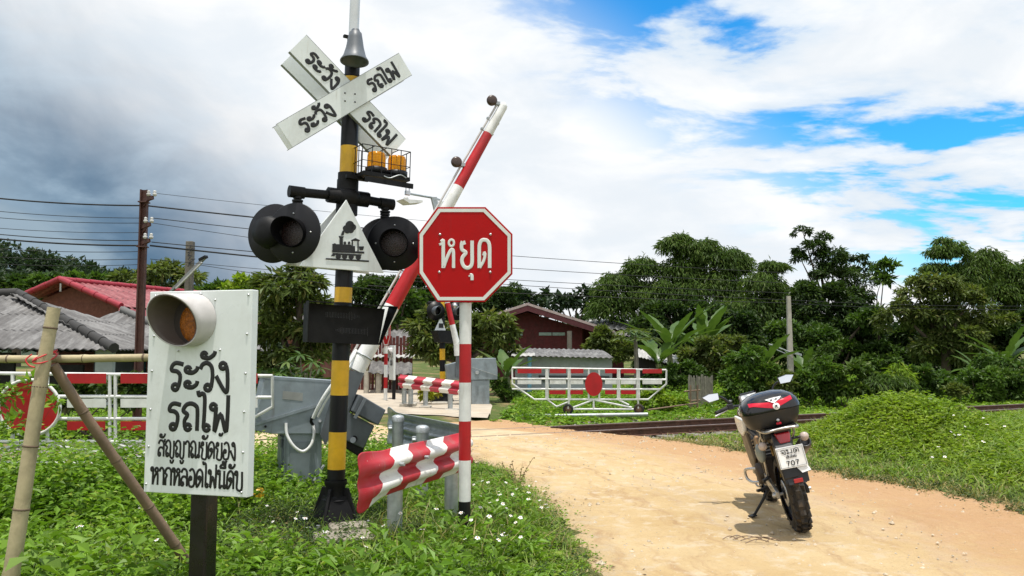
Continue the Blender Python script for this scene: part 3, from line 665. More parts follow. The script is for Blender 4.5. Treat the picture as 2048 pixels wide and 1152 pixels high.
# round lamps
Minv = ms.matrix_basis.to_3x3().inverted()
def signal(px, py, c, rr, dirw, vl):
    p = f(px, py, c); d = (Minv @ Vector(dirw)).normalized()
    up = Minv @ Vector((0, 0, 1))
    mb = MB(); mb.T = frame(p, d, up); mb.lathe([(0, .004), (rr - .004, .004), (rr, 0), (rr, -.006), (rr - .004, -.01), (0, -.01)], 48); o = mb.build('signal_disc', BLK, ms)
    mb = MB(); mb.T = frame(p, -d, up); mb.lathe([(.125, .01), (.13, .06), (.11, .13), (.05, .15), (0, .15)], 24); mb.build('lamp_housing', BLKM, o)
    if vl:
        mb = MB(); mb.T = frame(p, d, up); vs, fs = visor(.112, vl, .03); mb.add(vs, fs, True); mb.build('lamp_hood', mat('hood_black', (.003, .003, .004), .85, spec=.1), o)
        mb = MB(); mb.T = frame(p, d, up); mb.lathe([(0, .022), (.05, .018), (.105, .006)], 24); mb.build('lamp_lens', DLENS, o)
        fr_ = frame(p, d, up); screws('disc_screw', [fr_ @ Vector((.15 * math.cos(R(a)), .15 * math.sin(R(a)), .005)) for a in (0, 90, 180, 270)], d, .008, STEEL, o)
    return o
signal(587, 466, -.06, .232, (-.30, -.95, 0), .15); signal(548, 467, .16, .232, (.30, .95, 0), 0)
signal(789, 487, -.10, .222, (.05, -1, -.03), .11); signal(768, 488, .18, .222, (.0, 1, 0), 0)
# lamp with dotted arrows
mb = MB(); q = [f(616, 606, -.12), f(770, 618, -.12), f(757, 690, -.12), f(614, 684, -.12)]; mb.prism(q, (0, .10, 0))
h = [f(613, 603, -.12), f(777, 614, -.12)]; mb.prism([h[0], h[1], h[1] + Vector((.02, -.13, -.005)), h[0] + Vector((-.02, -.13, -.005))], (0, 0, .006))
mb.prism([h[1], q[2], q[2] + Vector((0, -.03, 0)), h[1] + Vector((.02, -.13, 0))], (.005, 0, 0)); mb.prism([h[0], q[3], q[3] + Vector((0, -.03, 0)), h[0] + Vector((-.02, -.13, 0))], (-.005, 0, 0))
bx = mb.build('arrow_lamp', BLKM, ms)
mb = MB(); DOT = mat('arrow_dots', (.10, .10, .11), .3)
def dots(x0, x1, y, rev):
    for i in range(22):
        x = x0 + (x1 - x0) * i / 21; e = (21 - i if not rev else i); hh = 3 if (4 < i < 21 if rev else i < 15) else max(1, min(5, e))
        for k in range(-hh, hh + 1):
            if abs(k) <= hh: p = f(x, y + .06 * (x - x0) + k * 1.55, -.122); mb.box(p, (.0028, .003, .0028))
dots(652, 718, 629, False); mb.build('dotted_arrow', DOT, bx); mb = MB(); dots(672, 735, 660, True); mb.build('dotted_arrow', DOT, bx)
# amber beacons on their tray
a0, b0 = f(692, 352, -.1), f(822, 372, -.1)
mb = MB(); mb.bar(a0, f(725, 357, -.1), .035, .03); mb.prism([f(706, 350, -.02), f(797, 364, -.02), f(797, 371, -.02), f(706, 358, -.02)], (0, -.22, 0)); mb.bar(f(730, 357, -.24), f(826, 373, -.24), .012, .04); mb.build('beacon_tray', BLKM, ms)
mb = MB(); mb.cyl((0, 0, mz(361)), (0, 0, mz(345)), .080, n=24); mb.box((.10, -.06, mz(353)), (.10, .04, .05)); mb.cyl((.03, -.09, mz(353)), (.14, -.09, mz(353)), .009, n=6); mb.build('clamp', BLKM, ms)
for px, py in ((752, 344), (793, 351)):
    p = f(px, py, -.13); mb = MB(); mb.T = Matrix.Translation(p)
    mb.lathe([(0, -.02), (.088, -.02), (.088, .03), (.074, .035), (0, .035)], 24); o = mb.build('beacon_base', BLK, ms)
    mb = MB(); mb.T = Matrix.Translation(p); mb.lathe([(.074, .035), (.073, .13), (.066, .152), (.05, .158), (0, .159)], 28); mb.build('beacon_dome', AMB, o)
    mb = MB(); mb.T = Matrix.Translation(p); mb.cyl((0, 0, .035), (0, 0, .09), .022, n=10); mb.box((.012, 0, .10), (.05, .06, .06)); mb.build('reflector', STEEL, o)
mb = MB(); zt = f(740, 300, -.02).z - f(740, 355, -.02).z
C0 = [f(702, 354, -.02), f(796, 368, -.02), f(796, 368, -.02) + Vector((0, -.22, 0)), f(702, 354, -.02) + Vector((0, -.22, 0))]; H = Vector((0, 0, zt))
for i in range(4):
    a_, b_ = C0[i], C0[(i + 1) % 4]; nb_ = 5 if i % 2 == 0 else 3
    mb.tube([a_ + H, b_ + H], .0042, 6); mb.tube([a_ + H * .45, b_ + H * .45], .003, 6)
    for k in range(nb_): p = a_.lerp(b_, k / nb_); mb.tube([p, p + H], .0038, 6)
for k in range(1, 4): mb.tube([C0[0].lerp(C0[1], k / 4) + H, C0[3].lerp(C0[2], k / 4) + H], .0038, 6)
mb.build('wire_cage', BLK, ms)
mb = MB(); p = f(815, 386, -.13); mb.box(p, (.045, .022, .038)); o = mb.build('padlock', STEEL, ms, bevel=.004)
mb = MB(); mb.tube(smooth([p + Vector(v) for v in ((-.014, 0, .018), (-.014, 0, .04), (0, 0, .055), (.014, 0, .04), (.014, 0, .018))]), .004, 6); mb.build('shackle', STEEL, o)
mb = MB(); mb.tube(smooth([f(768, 352, -.25), f(780, 356, -.26), f(800, 350, -.26), f(812, 356, -.25)]), .005, 6); mb.build('cable', GALV, ms)
# horn
p = f(711, 64, -.14); ax = (f(709, 122, -.16) - p).normalized(); LN = (f(709, 122, -.16) - p).length
mb = MB(); mb.T = frame(p, ax); mb.lathe([(0, -.02), (.03, -.02), (.036, -.005), (.036, .0), (.05, .012), (.058, .06), (.070, LN * .55), (.090, LN * .85), (.112, LN), (.112, LN + .008), (.100, LN), (.07, LN * .8), (.03, LN * .5)], 32)
hn = mb.build('horn', HORN, ms)
mb = MB(); mb.cyl((0, 0, mz(78)), (0, 0, mz(70)), .050, n=20); mb.bar((0, -.05, mz(74)), p + Vector((0, .02, -.02)), .03, .03); mb.box((-.07, -.03, mz(74)), (.05, .03, .02)); mb.build('horn_clamp', BLKM, ms)

# ---- stop sign
base = at(929, 1046, 6.1); base.z = float(zground(base.x, base.y))
st = thing('stop_sign', 'large red octagonal stop sign with white Thai word on a red and white striped post', 'stop sign', base, 0); f = plane_fn(st)
CN = mat('stop_white', (.72, .75, .71), .3, var=.05)
oc = [(875, 414), (971, 414), (1025, 468), (1025, 548), (970, 604), (874, 604), (836, 547), (836, 467)]
def inset(d): cx, cy = 930.5, 508.5; return [(cx + (x - cx) * (1 - d / 95), cy + (y - cy) * (1 - d / 95)) for x, y in oc]
mb = MB(); mb.prism([f(x, y, -.062) for x, y in oc], (0, .012, 0)); pl = mb.build('octagon_plate', REDS, st, bevel=.002)
mb = MB(); A_ = inset(3.4); B_ = inset(10)
for i in range(8): j = (i + 1) % 8; mb.prism([f(*A_[i], -.0645), f(*A_[j], -.0645), f(*B_[j], -.0645), f(*B_[i], -.0645)], (0, .0025, 0))
mb.build('border', CN, pl)
mb = MB()
sl_ = lambda x, y: f(820 + x * .19097, 400 + y * .19097, -.0645)
def stroke(pts, w=.0140, sm=True):
    P = [sl_(*p) for p in pts]; mb.tube(smooth(P, 6) if sm and len(P) > 2 else P, w, 10, True, squash=(0, 1, 0))
stroke([(330, 440), (346, 425), (348, 480), (348, 600), (348, 712)]); stroke([(325, 445), (335, 468)], .020)
stroke([(352, 705), (390, 600), (428, 525), (452, 530), (456, 600), (456, 712)], .0125); stroke([(434 + 27 * math.cos(i * PI / 6), 450 + 34 * math.sin(i * PI / 6)) for i in range(13)], .009)
stroke([(552, 432), (540, 470), (545, 520), (585, 552), (550, 600), (545, 650), (565, 695), (600, 712), (635, 695), (650, 650), (650, 520), (650, 425)]); stroke([(548, 432), (560, 470)], .020)
stroke([(725, 712), (725, 560), (728, 470), (750, 425), (780, 418), (812, 430), (832, 480), (834, 600), (834, 712)]); stroke([(730, 710), (770, 640), (785, 580), (775, 540)], .011); stroke([(772, 555), (782, 575)], .016)
stroke([(628, 785), (648, 790), (650, 840)], .012); stroke([(625, 782), (635, 795)], .015)
mb.build('stop_word', CN, pl)
screws('plate_bolt', [sl_(*p) for p in ((314, 360), (842, 360), (307, 755), (840, 755))], (0, -1, 0), .011, STEEL, pl)
mb = MB(); zz_ = lambda y: f(929, y, 0).z
for y0, y1, mi in [(440, 606, 0), (606, 688, 1), (688, 765, 0), (765, 842, 1), (842, 920, 0), (920, 1002, 1), (1002, 1060, 2)]: mb.mat = mi; mb.cyl((0, 0, zz_(y1)), (0, 0, zz_(y0)), .0455, n=24)
mb.build('striped_post', [RED, W_, BLK], st)
for y in (470, 552): mb = MB(); mb.box((0, -.03, zz_(y)), (.20, .05, .03)); mb.build('bracket', GALV, st)
# the post sits on a small welded foot
mb = MB(); mb.box((0, 0, .0), (.2, .2, .02)); mb.prism([(-.10, -.006, .0), (.10, -.006, .0), (.03, -.006, .16), (-.03, -.006, .16)], (0, .012, 0)); mb.build('foot_plate', BLK, st)

# ---- guard rails
def stripemat(name, per, slant, c0=(.80, .79, .75), c1=(.46, .012, .022), ph=0., first=None):
    m = bpy.data.materials.new(name); m.use_nodes = True; t = NT(m.node_tree); p = t.n['Principled BSDF']
    uv = t.new('ShaderNodeUVMap').outputs[0]; sep = t.new('ShaderNodeSeparateXYZ'); t.l.new(uv, sep.inputs[0]); tc = t.new('ShaderNodeTexCoord').outputs['Object']
    n = t.noise(tc, 22, 5, .7); w = t.math('MULTIPLY', t.math('SUBTRACT', n, .5), .008)
    s = t.math('ADD', t.math('ADD', sep.outputs[0], t.math('MULTIPLY', sep.outputs[1], slant)), t.math('ADD', w, ph))
    k = t.math('GREATER_THAN', t.math('FRACT', t.math('DIVIDE', s, per)), .5)
    if first is not None: k = t.math('MULTIPLY', t.math('LESS_THAN', t.math('FRACT', t.math('DIVIDE', t.math('SUBTRACT', s, first), per)), .5), t.math('GREATER_THAN', s, first))
    chip = t.math('GREATER_THAN', t.noise(tc, 30, 5, .75), .69)
    r_ = t.mix(t.sstep(t.noise(tc, 4, 6, .6), .4, .7), C4(c1), C4((.38, .06, .07))); wh = t.mix(t.sstep(t.noise(tc, 5, 7, .7), .5, .75), C4(c0), C4((.52, .49, .42)))
    c = t.mix(k, r_, wh); c = t.mix(t.math('MULTIPLY', chip, .7), c, C4((.55, .5, .45)))
    st_ = t.noise(t.mapping(tc, scale=(1, 1, .12)), 18, 5, .65); c = t.mix(t.math('MULTIPLY', t.sstep(st_, .54, .72), .4), c, C4((.26, .21, .16)))
    t.l.new(c, p.inputs['Base Color']); p.inputs['Roughness'].default_value = .58; return m
PROF = [(-.158, .0), (-.150, .004), (-.118, .018), (-.100, .060), (-.086, .080), (-.062, .084), (-.044, .074), (-.026, .030), (-.012, .008), (.012, .008), (.026, .030), (.044, .074), (.062, .084), (.086, .080), (.100, .060), (.118, .018), (.150, .004), (.158, .0)]
def wbeam(path, side, flare_end=None, th=.005):
    """path: centre line points; side: +1/-1 which way the humps face (left normal of the path)"""
    P = smooth(path, 26); mb = MB(); d = 0; rows = []
    Lt = sum((P[i + 1] - P[i]).length for i in range(len(P) - 1)); n = len(PROF)
    for i, p in enumerate(P):
        if i: d += (p - P[i - 1]).length
        tg = (P[min(i + 1, len(P) - 1)] - P[max(i - 1, 0)]); tg.z *= .3; tg.normalize(); nr = Vector((-tg.y, tg.x, 0)).normalized() * side
        e = max(0, 1 - d / flare_end) if flare_end else 0
        e = e * e * (3 - 2 * e)
        o = len(mb.v)
        for j, (h, dep) in enumerate(PROF):
            hh = h * (1 + .27 * e); dd = dep * (1 - .86 * e) + .035 * e
            if flare_end and d < .07: hh *= .84 + .16 * math.sqrt(max(0, 1 - ((.07 - d) / .07) ** 2))
            q = p + Vector((0, 0, hh)) + nr * dd; mb.v.append(tuple(q)); mb.uv[o + j] = (d, h)
        rows.append(o)
    for a_, b_ in zip(rows, rows[1:]):
        for j in range(n - 1): mb.f.append([a_ + j, b_ + j, b_ + j + 1, a_ + j + 1]); mb.sm.append(True); mb.mi.append(0)
    return mb
g1 = at(705, 968, 5.35); g2 = at(928, 902, 6.75)
gr = thing('guard_rail', 'corrugated guard rail with slanting red and white stripes in front of the black mast', 'guard rail', (g1.x, g1.y, 0))
mb = wbeam([g1, g1.lerp(g2, .33) + Vector((0, .05, .01)), g1.lerp(g2, .66) + Vector((0, .04, .0)), g2], -1, .40)
bm_ = mb.build('beam', stripemat('rail_stripes', .50, -1.0, first=.31), gr, world=True); sol = bm_.modifiers.new('thick', 'SOLIDIFY'); sol.thickness = .005; sol.offset = 1
for px, py, Y in ((790, 985, 5.98), (903, 930, 6.68)):
    p = at(px, py, Y); g0 = float(zground(p.x, p.y)) - .05; mb = MB(); mb.cyl((p.x, p.y, g0), (p.x, p.y, p.z + .12), .056, n=20); mb.cyl((p.x, p.y, p.z + .12), (p.x, p.y, p.z + .15), .060, .03, n=20); mb.build('post', GALV, gr, world=True)
for t_ in (.30, .52, .86): mb = MB(); p = g1.lerp(g2, t_); d_ = (g2 - g1).normalized(); nn_ = Vector((d_.y, -d_.x, 0)); p = p + nn_ * .0 + Vector((0, 0, .062)); mb.cyl(p + nn_ * .07, p + nn_ * .105, .013, n=6); mb.build('beam_bolt', GALV, gr, world=True)
h1 = at(768, 850, 8.8); h2 = at(924, 888, 6.95)
gg = thing('guard_rail', 'plain grey corrugated guard rail seen from behind, with two round capped posts', 'guard rail', (h1.x, h1.y, 0))
mb = wbeam([h1, h1.lerp(h2, .33), h1.lerp(h2, .66), h2], 1, .45)
bm_ = mb.build('beam', GALV, gg, world=True); sol = bm_.modifiers.new('thick', 'SOLIDIFY'); sol.thickness = .005; sol.offset = 1
for px, py, Y in ((796, 835, 8.15), (845, 856, 7.45)):
    p = at(px, py, Y); g0 = float(zground(p.x, p.y)) - .05; mb = MB(); mb.cyl((p.x, p.y, g0), (p.x, p.y, p.z), .057, n=20); mb.T = Matrix.Translation(p); mb.lathe([(.064, -.04), (.064, .0), (.055, .016), (.03, .026), (0, .028)], 20); mb.T = Matrix.Identity(4)
    po = mb.build('post', GALV, gg, world=True)
    mb = MB(); mb.box((p.x - .05, p.y + .06, p.z - .11), (.10, .10, .05)); mb.cyl((p.x - .09, p.y - .0, p.z - .11), (p.x + .0, p.y + .0, p.z - .11), .018, n=8); mb.build('spacer', GALV, po, world=True)

# ---- barrier machine (near)
base = at(605, 992, 8.2); base.z = float(zground(base.x, base.y))
bc = thing('barrier_machine', 'large grey barrier machine with sloping end and raised red and white boom behind the mast', 'level crossing barrier', base, R(24)); f = plane_fn(bc)
mb = MB(); mb.prism([f(x, y, -.2) for x, y in ((530, 756), (668, 762), (700, 768), (700, 868), (545, 868), (509, 861), (509, 848))], (0, .42, 0)); hd = mb.build('machine_head', GRY, bc, bevel=.008)
mb = MB(); lid = [f(x, y, -.204) for x, y in ((508, 846), (508, 852), (634, 814), (634, 808))]; mb.prism(lid, (0, -.012, 0)); mb.prism([f(x, y, -.202) for x, y in ((528, 752), (690, 763), (690, 768), (528, 757))], (0, .426, 0)); mb.build('lid', GRY, hd)
mb = MB(); mb.cyl(f(531, 853, -.2), f(531, 853, -.22), .012, n=12); mb.build('keyhole', BLK, hd)
mb = MB(); p0, p1 = f(569, 866, -.17), f(642, 990, -.17); mb.box(((p0.x + p1.x) / 2, .0, p0.z / 2 - .02), (p1.x - p0.x, .34, p0.z + .04)); mb.build('pedestal', GRY, bc, bevel=.006)
mb = MB(); mb.box((p0.x - .012, .0, p0.z / 2), (.02, .26, p0.z - .08)); mb.box((p0.x + .01, -.172, p0.z / 2), (.018, .012, p0.z - .02)); mb.build('door', mat('cab_door', (.16, .19, .215), .45), bc)
for px, py in ((640, 842), (668, 834)): mb = MB(); mb.cyl(f(px, py, -.2), f(px, py, -.222), .014, n=8); mb.build('lid_screw', STEEL, hd)
for z_ in (.25, .62): mb = MB(); mb.cyl((p0.x - .02, -.13, p0.z * z_ + .1), (p0.x - .02, -.13, p0.z * z_ + .18), .012, n=8); mb.build('hinge', GRYD, bc)
mb = MB(); mb.prism([f(x, y, -.203) for x, y in ((566, 782), (606, 786), (605, 802), (565, 798))], (0, .004, 0)); mb.build('label_plate', mat('plate_dull', (.34, .35, .34), .4, .5), hd)
mb = MB(); mb.box(((p0.x + p1.x) / 2, -.172, p0.z * .55), ((p1.x - p0.x) * .72, .006, p0.z * .62)); mb.build('hatch', mat('cab_hatch', (.185, .22, .245), .45, grime=(.12, .12, .11), runs=(.12, .10, .08)), bc, bevel=.003)
# boom
A0, TIPX = (712, 742), (1006, 213)
fa = lambda x, y: f(x, y, -.26)
ar = lambda t_: fa(A0[0] + (TIPX[0] - A0[0]) * t_, A0[1] + (TIPX[1] - A0[1]) * t_)
rad = lambda t_: .088 - .038 * t_
mb = MB()
tb = lambda y: (A0[1] - y) / (A0[1] - TIPX[1])
for y0, y1, mi in ((742, 613, 0), (613, 496, 1), (496, 374, 0), (374, 268, 1), (268, 213, 0)):
    mb.mat = mi; P = [ar(tb(y0) + (tb(y1) - tb(y0)) * k / 4) for k in range(5)]; mb.tube(P, [rad(tb(y0) + (tb(y1) - tb(y0)) * k / 4) for k in range(5)], 20)
mb.mat = 0; mb.sphere(ar(1.0), rad(1.0) * .98, 12)
boom = mb.build('boom', [W_, RED], bc)
mb = MB(); off = (ar(1) - ar(0)).normalized(); sd = Vector((-off.z, 0, off.x)); sd = sd if sd.x < 0 else -sd
cn = lambda t_, k=1.0: ar(t_) + sd * (rad(t_) + .03 * k)
mb.tube([cn(.02), cn(.3), cn(.55), cn(.77), cn(.99, .7)], .012, 8); mb.build('conduit', VIS, boom)
for t_ in (.1, .28, .5, .9, .94): mb = MB(); mb.tube([cn(t_ - .004, 1.5), ar(t_) - sd * rad(t_) * 1.05, ar(t_ + .006) - sd * rad(t_) * 1.05], .006, 6); mb.box(cn(t_), (.03, .03, .02)); mb.build('cable_clip', GALV, boom)
mb = MB(); mb.tube([ar(.055) + sd * .09 * math.cos(a) + Vector((0, .09 * math.sin(a), 0)) for a in np.linspace(0, 2 * PI, 17)], .008, 6); mb.build('hose_clip', GALV, boom)
for px, py in ((983, 201), (912, 324)):
    p = fa(px, py) + Vector((0, -.02, 0)); mb = MB(); mb.T = frame(p, (-.15, -1, .1)); mb.lathe([(0, .014), (.04, .012), (.058, .004), (.060, -.02), (.052, -.045), (0, -.05)], 24); lo = mb.build('boom_lamp', BULB, boom)
    mb = MB(); t_ = tb(py + 12); mb.bar(p + Vector((.02, .03, -.03)), ar(t_), .03, .02); mb.box(p.lerp(ar(t_), .5), (.05, .03, .035)); mb.build('lamp_bracket', GALV, lo)
# bracket and counterweight
mb = MB(); d = off
for c_ in (-.20, -.33):
    mb.prism([f(688, 738, c_), f(722, 744, c_), f(700, 812, c_), f(650, 890, c_), f(640, 870, c_), f(664, 790, c_)], (0, -.012, 0))
mb.prism([f(716, 744, -.20), f(722, 746, -.20), f(690, 826, -.20), f(684, 824, -.20)], (0, -.14, 0)); mb.build('boom_bracket', GRYD, bc)
mb = MB(); mb.prism([f(x, y, -.10) for x, y in ((706, 786), (757, 816), (742, 846), (690, 818))], (0, -.30, 0)); mb.prism([f(x, y, -.10) for x, y in ((686, 820), (738, 848), (716, 892), (664, 868))], (0, -.24, 0)); cw = mb.build('counterweight', GRYD, bc, bevel=.01)
mb = MB(); mb.prism([f(x, y, -.41) for x, y in ((728, 795), (733, 798), (712, 838), (707, 835))], (0, -.012, 0)); mb.cyl(f(706, 880, -.34), f(706, 880, -.37), .03, n=12); mb.build('counterweight_rib', mat('rib_grey', (.16, .18, .2), .45), cw)
mb = MB(); mb.prism([f(x, y, -.12) for x, y in ((694, 850), (728, 872), (712, 910), (680, 890))], (0, -.2, 0)); mb.cyl(f(708, 878, -.32), f(708, 878, -.345), .035, n=16); mb.build('hub', BLKM, bc, bevel=.01)
mb = MB(); mb.tube(smooth([f(572, 846, -.21), f(574, 870, -.23), f(588, 893, -.26), f(606, 903, -.26), f(622, 890, -.25), f(628, 868, -.23), f(626, 850, -.21)]), .015, 10); mb.mat = 1
mb.tube(smooth([f(626, 850, -.21), f(622, 842, -.24), f(626, 832, -.26)]), .015, 8); mb.mat = 0; mb.tube(smooth([f(626, 836, -.26), f(644, 800, -.33), f(664, 770, -.36), f(690, 738, -.36), ar(.06) + sd * .1]), .018, 10); mb.tube(smooth([f(636, 834, -.26), f(654, 798, -.33), f(676, 768, -.36)]), .012, 8)
mb.build('conduit', [W_, BLK], bc)
mb = MB(); mb.bar(f(648, 930, -.2), f(628, 962, -.25), .03, .012); mb.build('stay', GALV, bc)

# ---- bamboo frame
bt = at(10, 1188, 4.35); bt.z = float(zground(bt.x, bt.y))
bf = thing('bamboo_trestle', 'bamboo post, rail and brace tied together with red string', 'bamboo frame', bt)
def bamboo(a, b_, r0, r1, nodes, m, name, seed):
    a, b_ = Vector(a), Vector(b_); rr = random.Random(seed); mb = MB(); n = 48; P = []; Rr = []
    for i in range(n + 1):
        t_ = i / n; near = min(abs(t_ - q) for q in nodes); s_ = 1 + .10 * math.exp(-(near / .008) ** 2) - .03 * math.exp(-((near - .02) / .012) ** 2)
        P.append(a.lerp(b_, t_) + Vector((math.sin(t_ * 5 + seed) * .008, 0, math.cos(t_ * 4 + seed) * .006))); Rr.append((r0 + (r1 - r0) * t_) * s_)
    mb.tube(P, Rr, 16); o = mb.build(name, m, bf, world=True)
    for q in nodes:
        mb = MB(); c_ = a.lerp(b_, q) + Vector((math.sin(q * 5 + seed) * .008, 0, math.cos(q * 4 + seed) * .006)); d_ = (b_ - a).normalized(); r_ = (r0 + (r1 - r0) * q) * 1.07
        mb.T = frame(c_, d_); mb.lathe([(r_ * .95, -.006), (r_ * 1.03, -.002), (r_ * 1.03, .002), (r_ * .95, .006)], 16); mb.T = Matrix.Identity(4); mb.build('node_ring', NODE, o, world=True)
    return o
bamboo(at(8, 1215, 4.33), at(109, 616, 4.42), .042, .034, [.10, .32, .53, .73, .93], BAM, 'bamboo_post', 1)
bamboo(at(-120, 716, 4.50), at(420, 716, 4.47), .0215, .021, [.15, .255, .54, .76, .95], BAM, 'bamboo_rail', 2)
bamboo(at(106, 728, 4.46), at(372, 1128, 5.0), .028, .030, [.22, .46, .70, .9], BAMD, 'bamboo_brace', 3)
mb = MB(); c_ = at(92, 712, 4.44)
for k in range(2): mb.tube([c_ + Vector((.050 * math.cos(a), .075 * math.sin(a) - .01, .03 * math.sin(a * 1 + k) + .012 * k - .01)) for a in np.linspace(0, 2 * PI, 21)], .0035, 6)
mb.tube(smooth([c_ + Vector(v) for v in ((-.03, -.08, .01), (-.05, -.1, -.02), (-.03, -.1, -.05), (-.0, -.1, -.06))]), .004, 6); mb.build('tie', TIE, bf, world=True)

# ---- rolling gates
def gate(fx, fy, root, c, r, ring_=False):
    f = plane_fn(root); g = lambda u, v, k=0: f(fx(u), fy(v), c + k)
    mb = MB(); T = lambda pts: mb.tube([g(*p) for p in pts], r, 8)
    T([(160, 632), (1270, 648)]); T([(160, 632), (160, 745), (320, 860), (1140, 860), (1270, 748), (1270, 648)])
    T([(160, 710), (1270, 717)]); T([(160, 785), (1225, 787)])
    for u in (405, 416, 565, 576, 711, 786, 920, 932, 1060, 1073): T([(u, 640), (u, 858)])
    for p in ([(570, 860), (562, 930)], [(1066, 860), (1068, 925)], [(746, 862), (600, 918)], [(746, 862), (1020, 918)], [(746, 862), (746, 930)], [(600, 930), (1040, 930)], [(410, 860), (480, 912), (560, 880)], [(925, 862), (1000, 900)]): T(p)
    mb.build('gate_frame', WF, root)
    def pan(u0, u1, v0, v1, m):
        mb = MB(); mb.prism([g(u0, v0, -.03), g(u1, v0, -.03), g(u1, v1, -.03), g(u0, v1, -.03)], (0, .004, 0)); mb.build('panel', m, root)
    for u0, u1 in ((198, 370), (430, 548), (582, 672), (828, 912), (943, 1050), (1098, 1238)): pan(u0, u1, 640, 672, RED); pan(u0, u1, 722, 750, WF)
    for u0, u1 in ((427, 545), (578, 670), (828, 910), (943, 1050)): pan(u0, u1, 794, 823, RED)
    mb = MB(); mb.prism([g(747 + 63 * math.cos(a), 750 + 86 * math.sin(a), -.034) for a in np.linspace(0, 2 * PI, 33)[:-1]], (0, .004, 0)); dk = mb.build('round_plate', RED, root)
    if ring_:
        mb = MB(); mb.tube([g(747 + 66 * math.cos(a), 750 + 90 * math.sin(a), -.034) for a in np.linspace(0, 2 * PI, 33)], .016, 8); mb.build('round_rim', WF, dk)
    for u in (562, 1072):
        p = g(u, 930); mb = MB(); rw = (g(u, 892) - g(u, 968)).length / 2; mb.T = frame(p, (0, -1, 0))
        mb.lathe([(rw * .62, -.03), (rw * .95, -.035), (rw, -.02), (rw, .02), (rw * .95, .035), (rw * .62, .03)], 24); w_ = mb.build('wheel', mat('rubber', (.012, .012, .012), .8, grime=(.10, .07, .04)), root)
        mb = MB(); mb.T = frame(p, (0, -1, 0)); mb.lathe([(rw * .62, -.02), (rw * .62, .02), (rw * .2, .012), (0, .03)], 16); mb.build('rim', mat('rim_brown', (.18, .10, .06), .6), w_)
gb = at(1180, 832, 18.0); gb.z = float(zground(gb.x, gb.y))
g_far = thing('rolling_gate', 'white tubular rolling gate with red plates standing in front of the pale shed', 'gate', gb, R(-14)); gate(lambda u: 980 + u / 3.6, lambda v: 560 + v / 3.6, g_far, 0, .022)
gb = at(100, 960, 7.7); gb.z = float(zground(gb.x, gb.y))
g_near = thing('rolling_gate', 'white tubular rolling gate with red plates half hidden by weeds behind the bamboo', 'gate', gb, R(2)); gate(lambda u: 545 - (1270 - u) * .93, lambda v: 742 + (v - 632) * .62, g_near, 0, .0165, True)
mb = MB(); a_, b_ = at(1030, 833, 18.3), at(1296, 829, 17.6); mb.tube([a_, b_], .045, 12); o = mb.build('pipe', GALV); tag(o, 'long grey pipe lying on the grass under the far rolling gate', 'pipe')
mb = MB(); mb.tube([at(968, 838, 18.6), at(1024, 834, 18.4)], .045, 12); o = mb.build('pipe', CONC); tag(o, 'short pale pipe lying in the grass left of the long grey pipe', 'pipe')
# ================================================================== far side of the crossing
cx_ = lambda u: 700 + u / 3.6
cy_ = lambda v: 560 + v / 3.6
base = at(cx_(668), cy_(905), 21.5); base.z = .1
fm = tilt_root('crossing_signal', 'distant black and yellow crossing mast with lamps and a street lamp, behind the stop sign', 'railway signal', base, R(38), R(-.9)); f = plane_fn(fm)
g = lambda u, v, c=0: f(cx_(u), cy_(v), c)
mb = MB(); zf_ = lambda v: g(680, v).z; rp = .075
for v0, v1, mi in ((-560, -250, 2), (-250, 60, 0), (60, 150, 0), (150, 245, 1), (245, 330, 0), (330, 362, 1), (362, 495, 0), (495, 575, 1), (575, 658, 0), (658, 712, 1), (712, 890, 0)): mb.mat = mi; mb.cyl((0, 0, zf_(v1)), (0, 0, zf_(v0)), rp, n=16)
mb.build('mast_pole', [BLK, YEL, W_], fm)
mb = MB(); mb.lathe([(.30, 0), (.28, .1), (.11, .55), (.09, .6)], 12); mb.build('mast_base', BLKM, fm)
mb = MB(); mb.prism([g(612, 362, -.12), g(690, 362, -.12), g(655, 268, -.12)], (0, .02, 0)); tp = mb.build('triangle_plate', W2, fm)
mb = MB(); mb.prism([g(640, 345, -.125), g(672, 345, -.125), g(672, 312, -.125), g(640, 312, -.125)], (0, -.004, 0)); mb.build('engine_symbol', TXT, tp)
mb = MB(); mb.prism([g(582, 368, -.12), g(706, 366, -.12), g(704, 456, -.12), g(608, 448, -.12)], (0, -.3, 0)); mb.build('arrow_lamp', BLKM, fm)
mb = MB(); mb.cyl(g(560, 165), g(790, 150), .04, n=10); mb.build('cross_arm', BLKM, fm)
for u, v in ((618, 222), (768, 225)):
    p = g(u, v, -.1); mb = MB(); mb.T = frame(p, (-.3, -1, 0)); mb.lathe([(0, .005), (.25, .005), (.25, -.01), (0, -.01)], 28); o = mb.build('signal_disc', BLK, fm)
    mb = MB(); mb.T = frame(p, (-.3, -1, 0), (0, 0, 1)); vs, fs = visor(.12, .42, .08, 20); mb.add(vs, fs, True); mb.build('lamp_hood', HORN, o)
mb = MB(); pa = f(870, 396); pb = f(822, 388, -.2); mb.tube([f(880, 400, .1), f(868, 396), pb], .03, 8); mb.prism([f(863, 394, -.06), f(874, 394, -.06), f(880, 430, -.06), f(872, 430, -.06)], (0, .06, 0)); arm_ = mb.build('lamp_arm', GALV, fm)
mb = MB(); mb.prism([f(792, 402, -.2), f(832, 405, -.2), f(831, 409, -.2), f(806, 411, -.2)], (0, -.35, 0)); mb.build('street_lamp_head', WF, arm_); mb = MB(); mb.sphere(f(812, 398, -.3), .07, 10); mb.build('photocell', CERA, arm_)
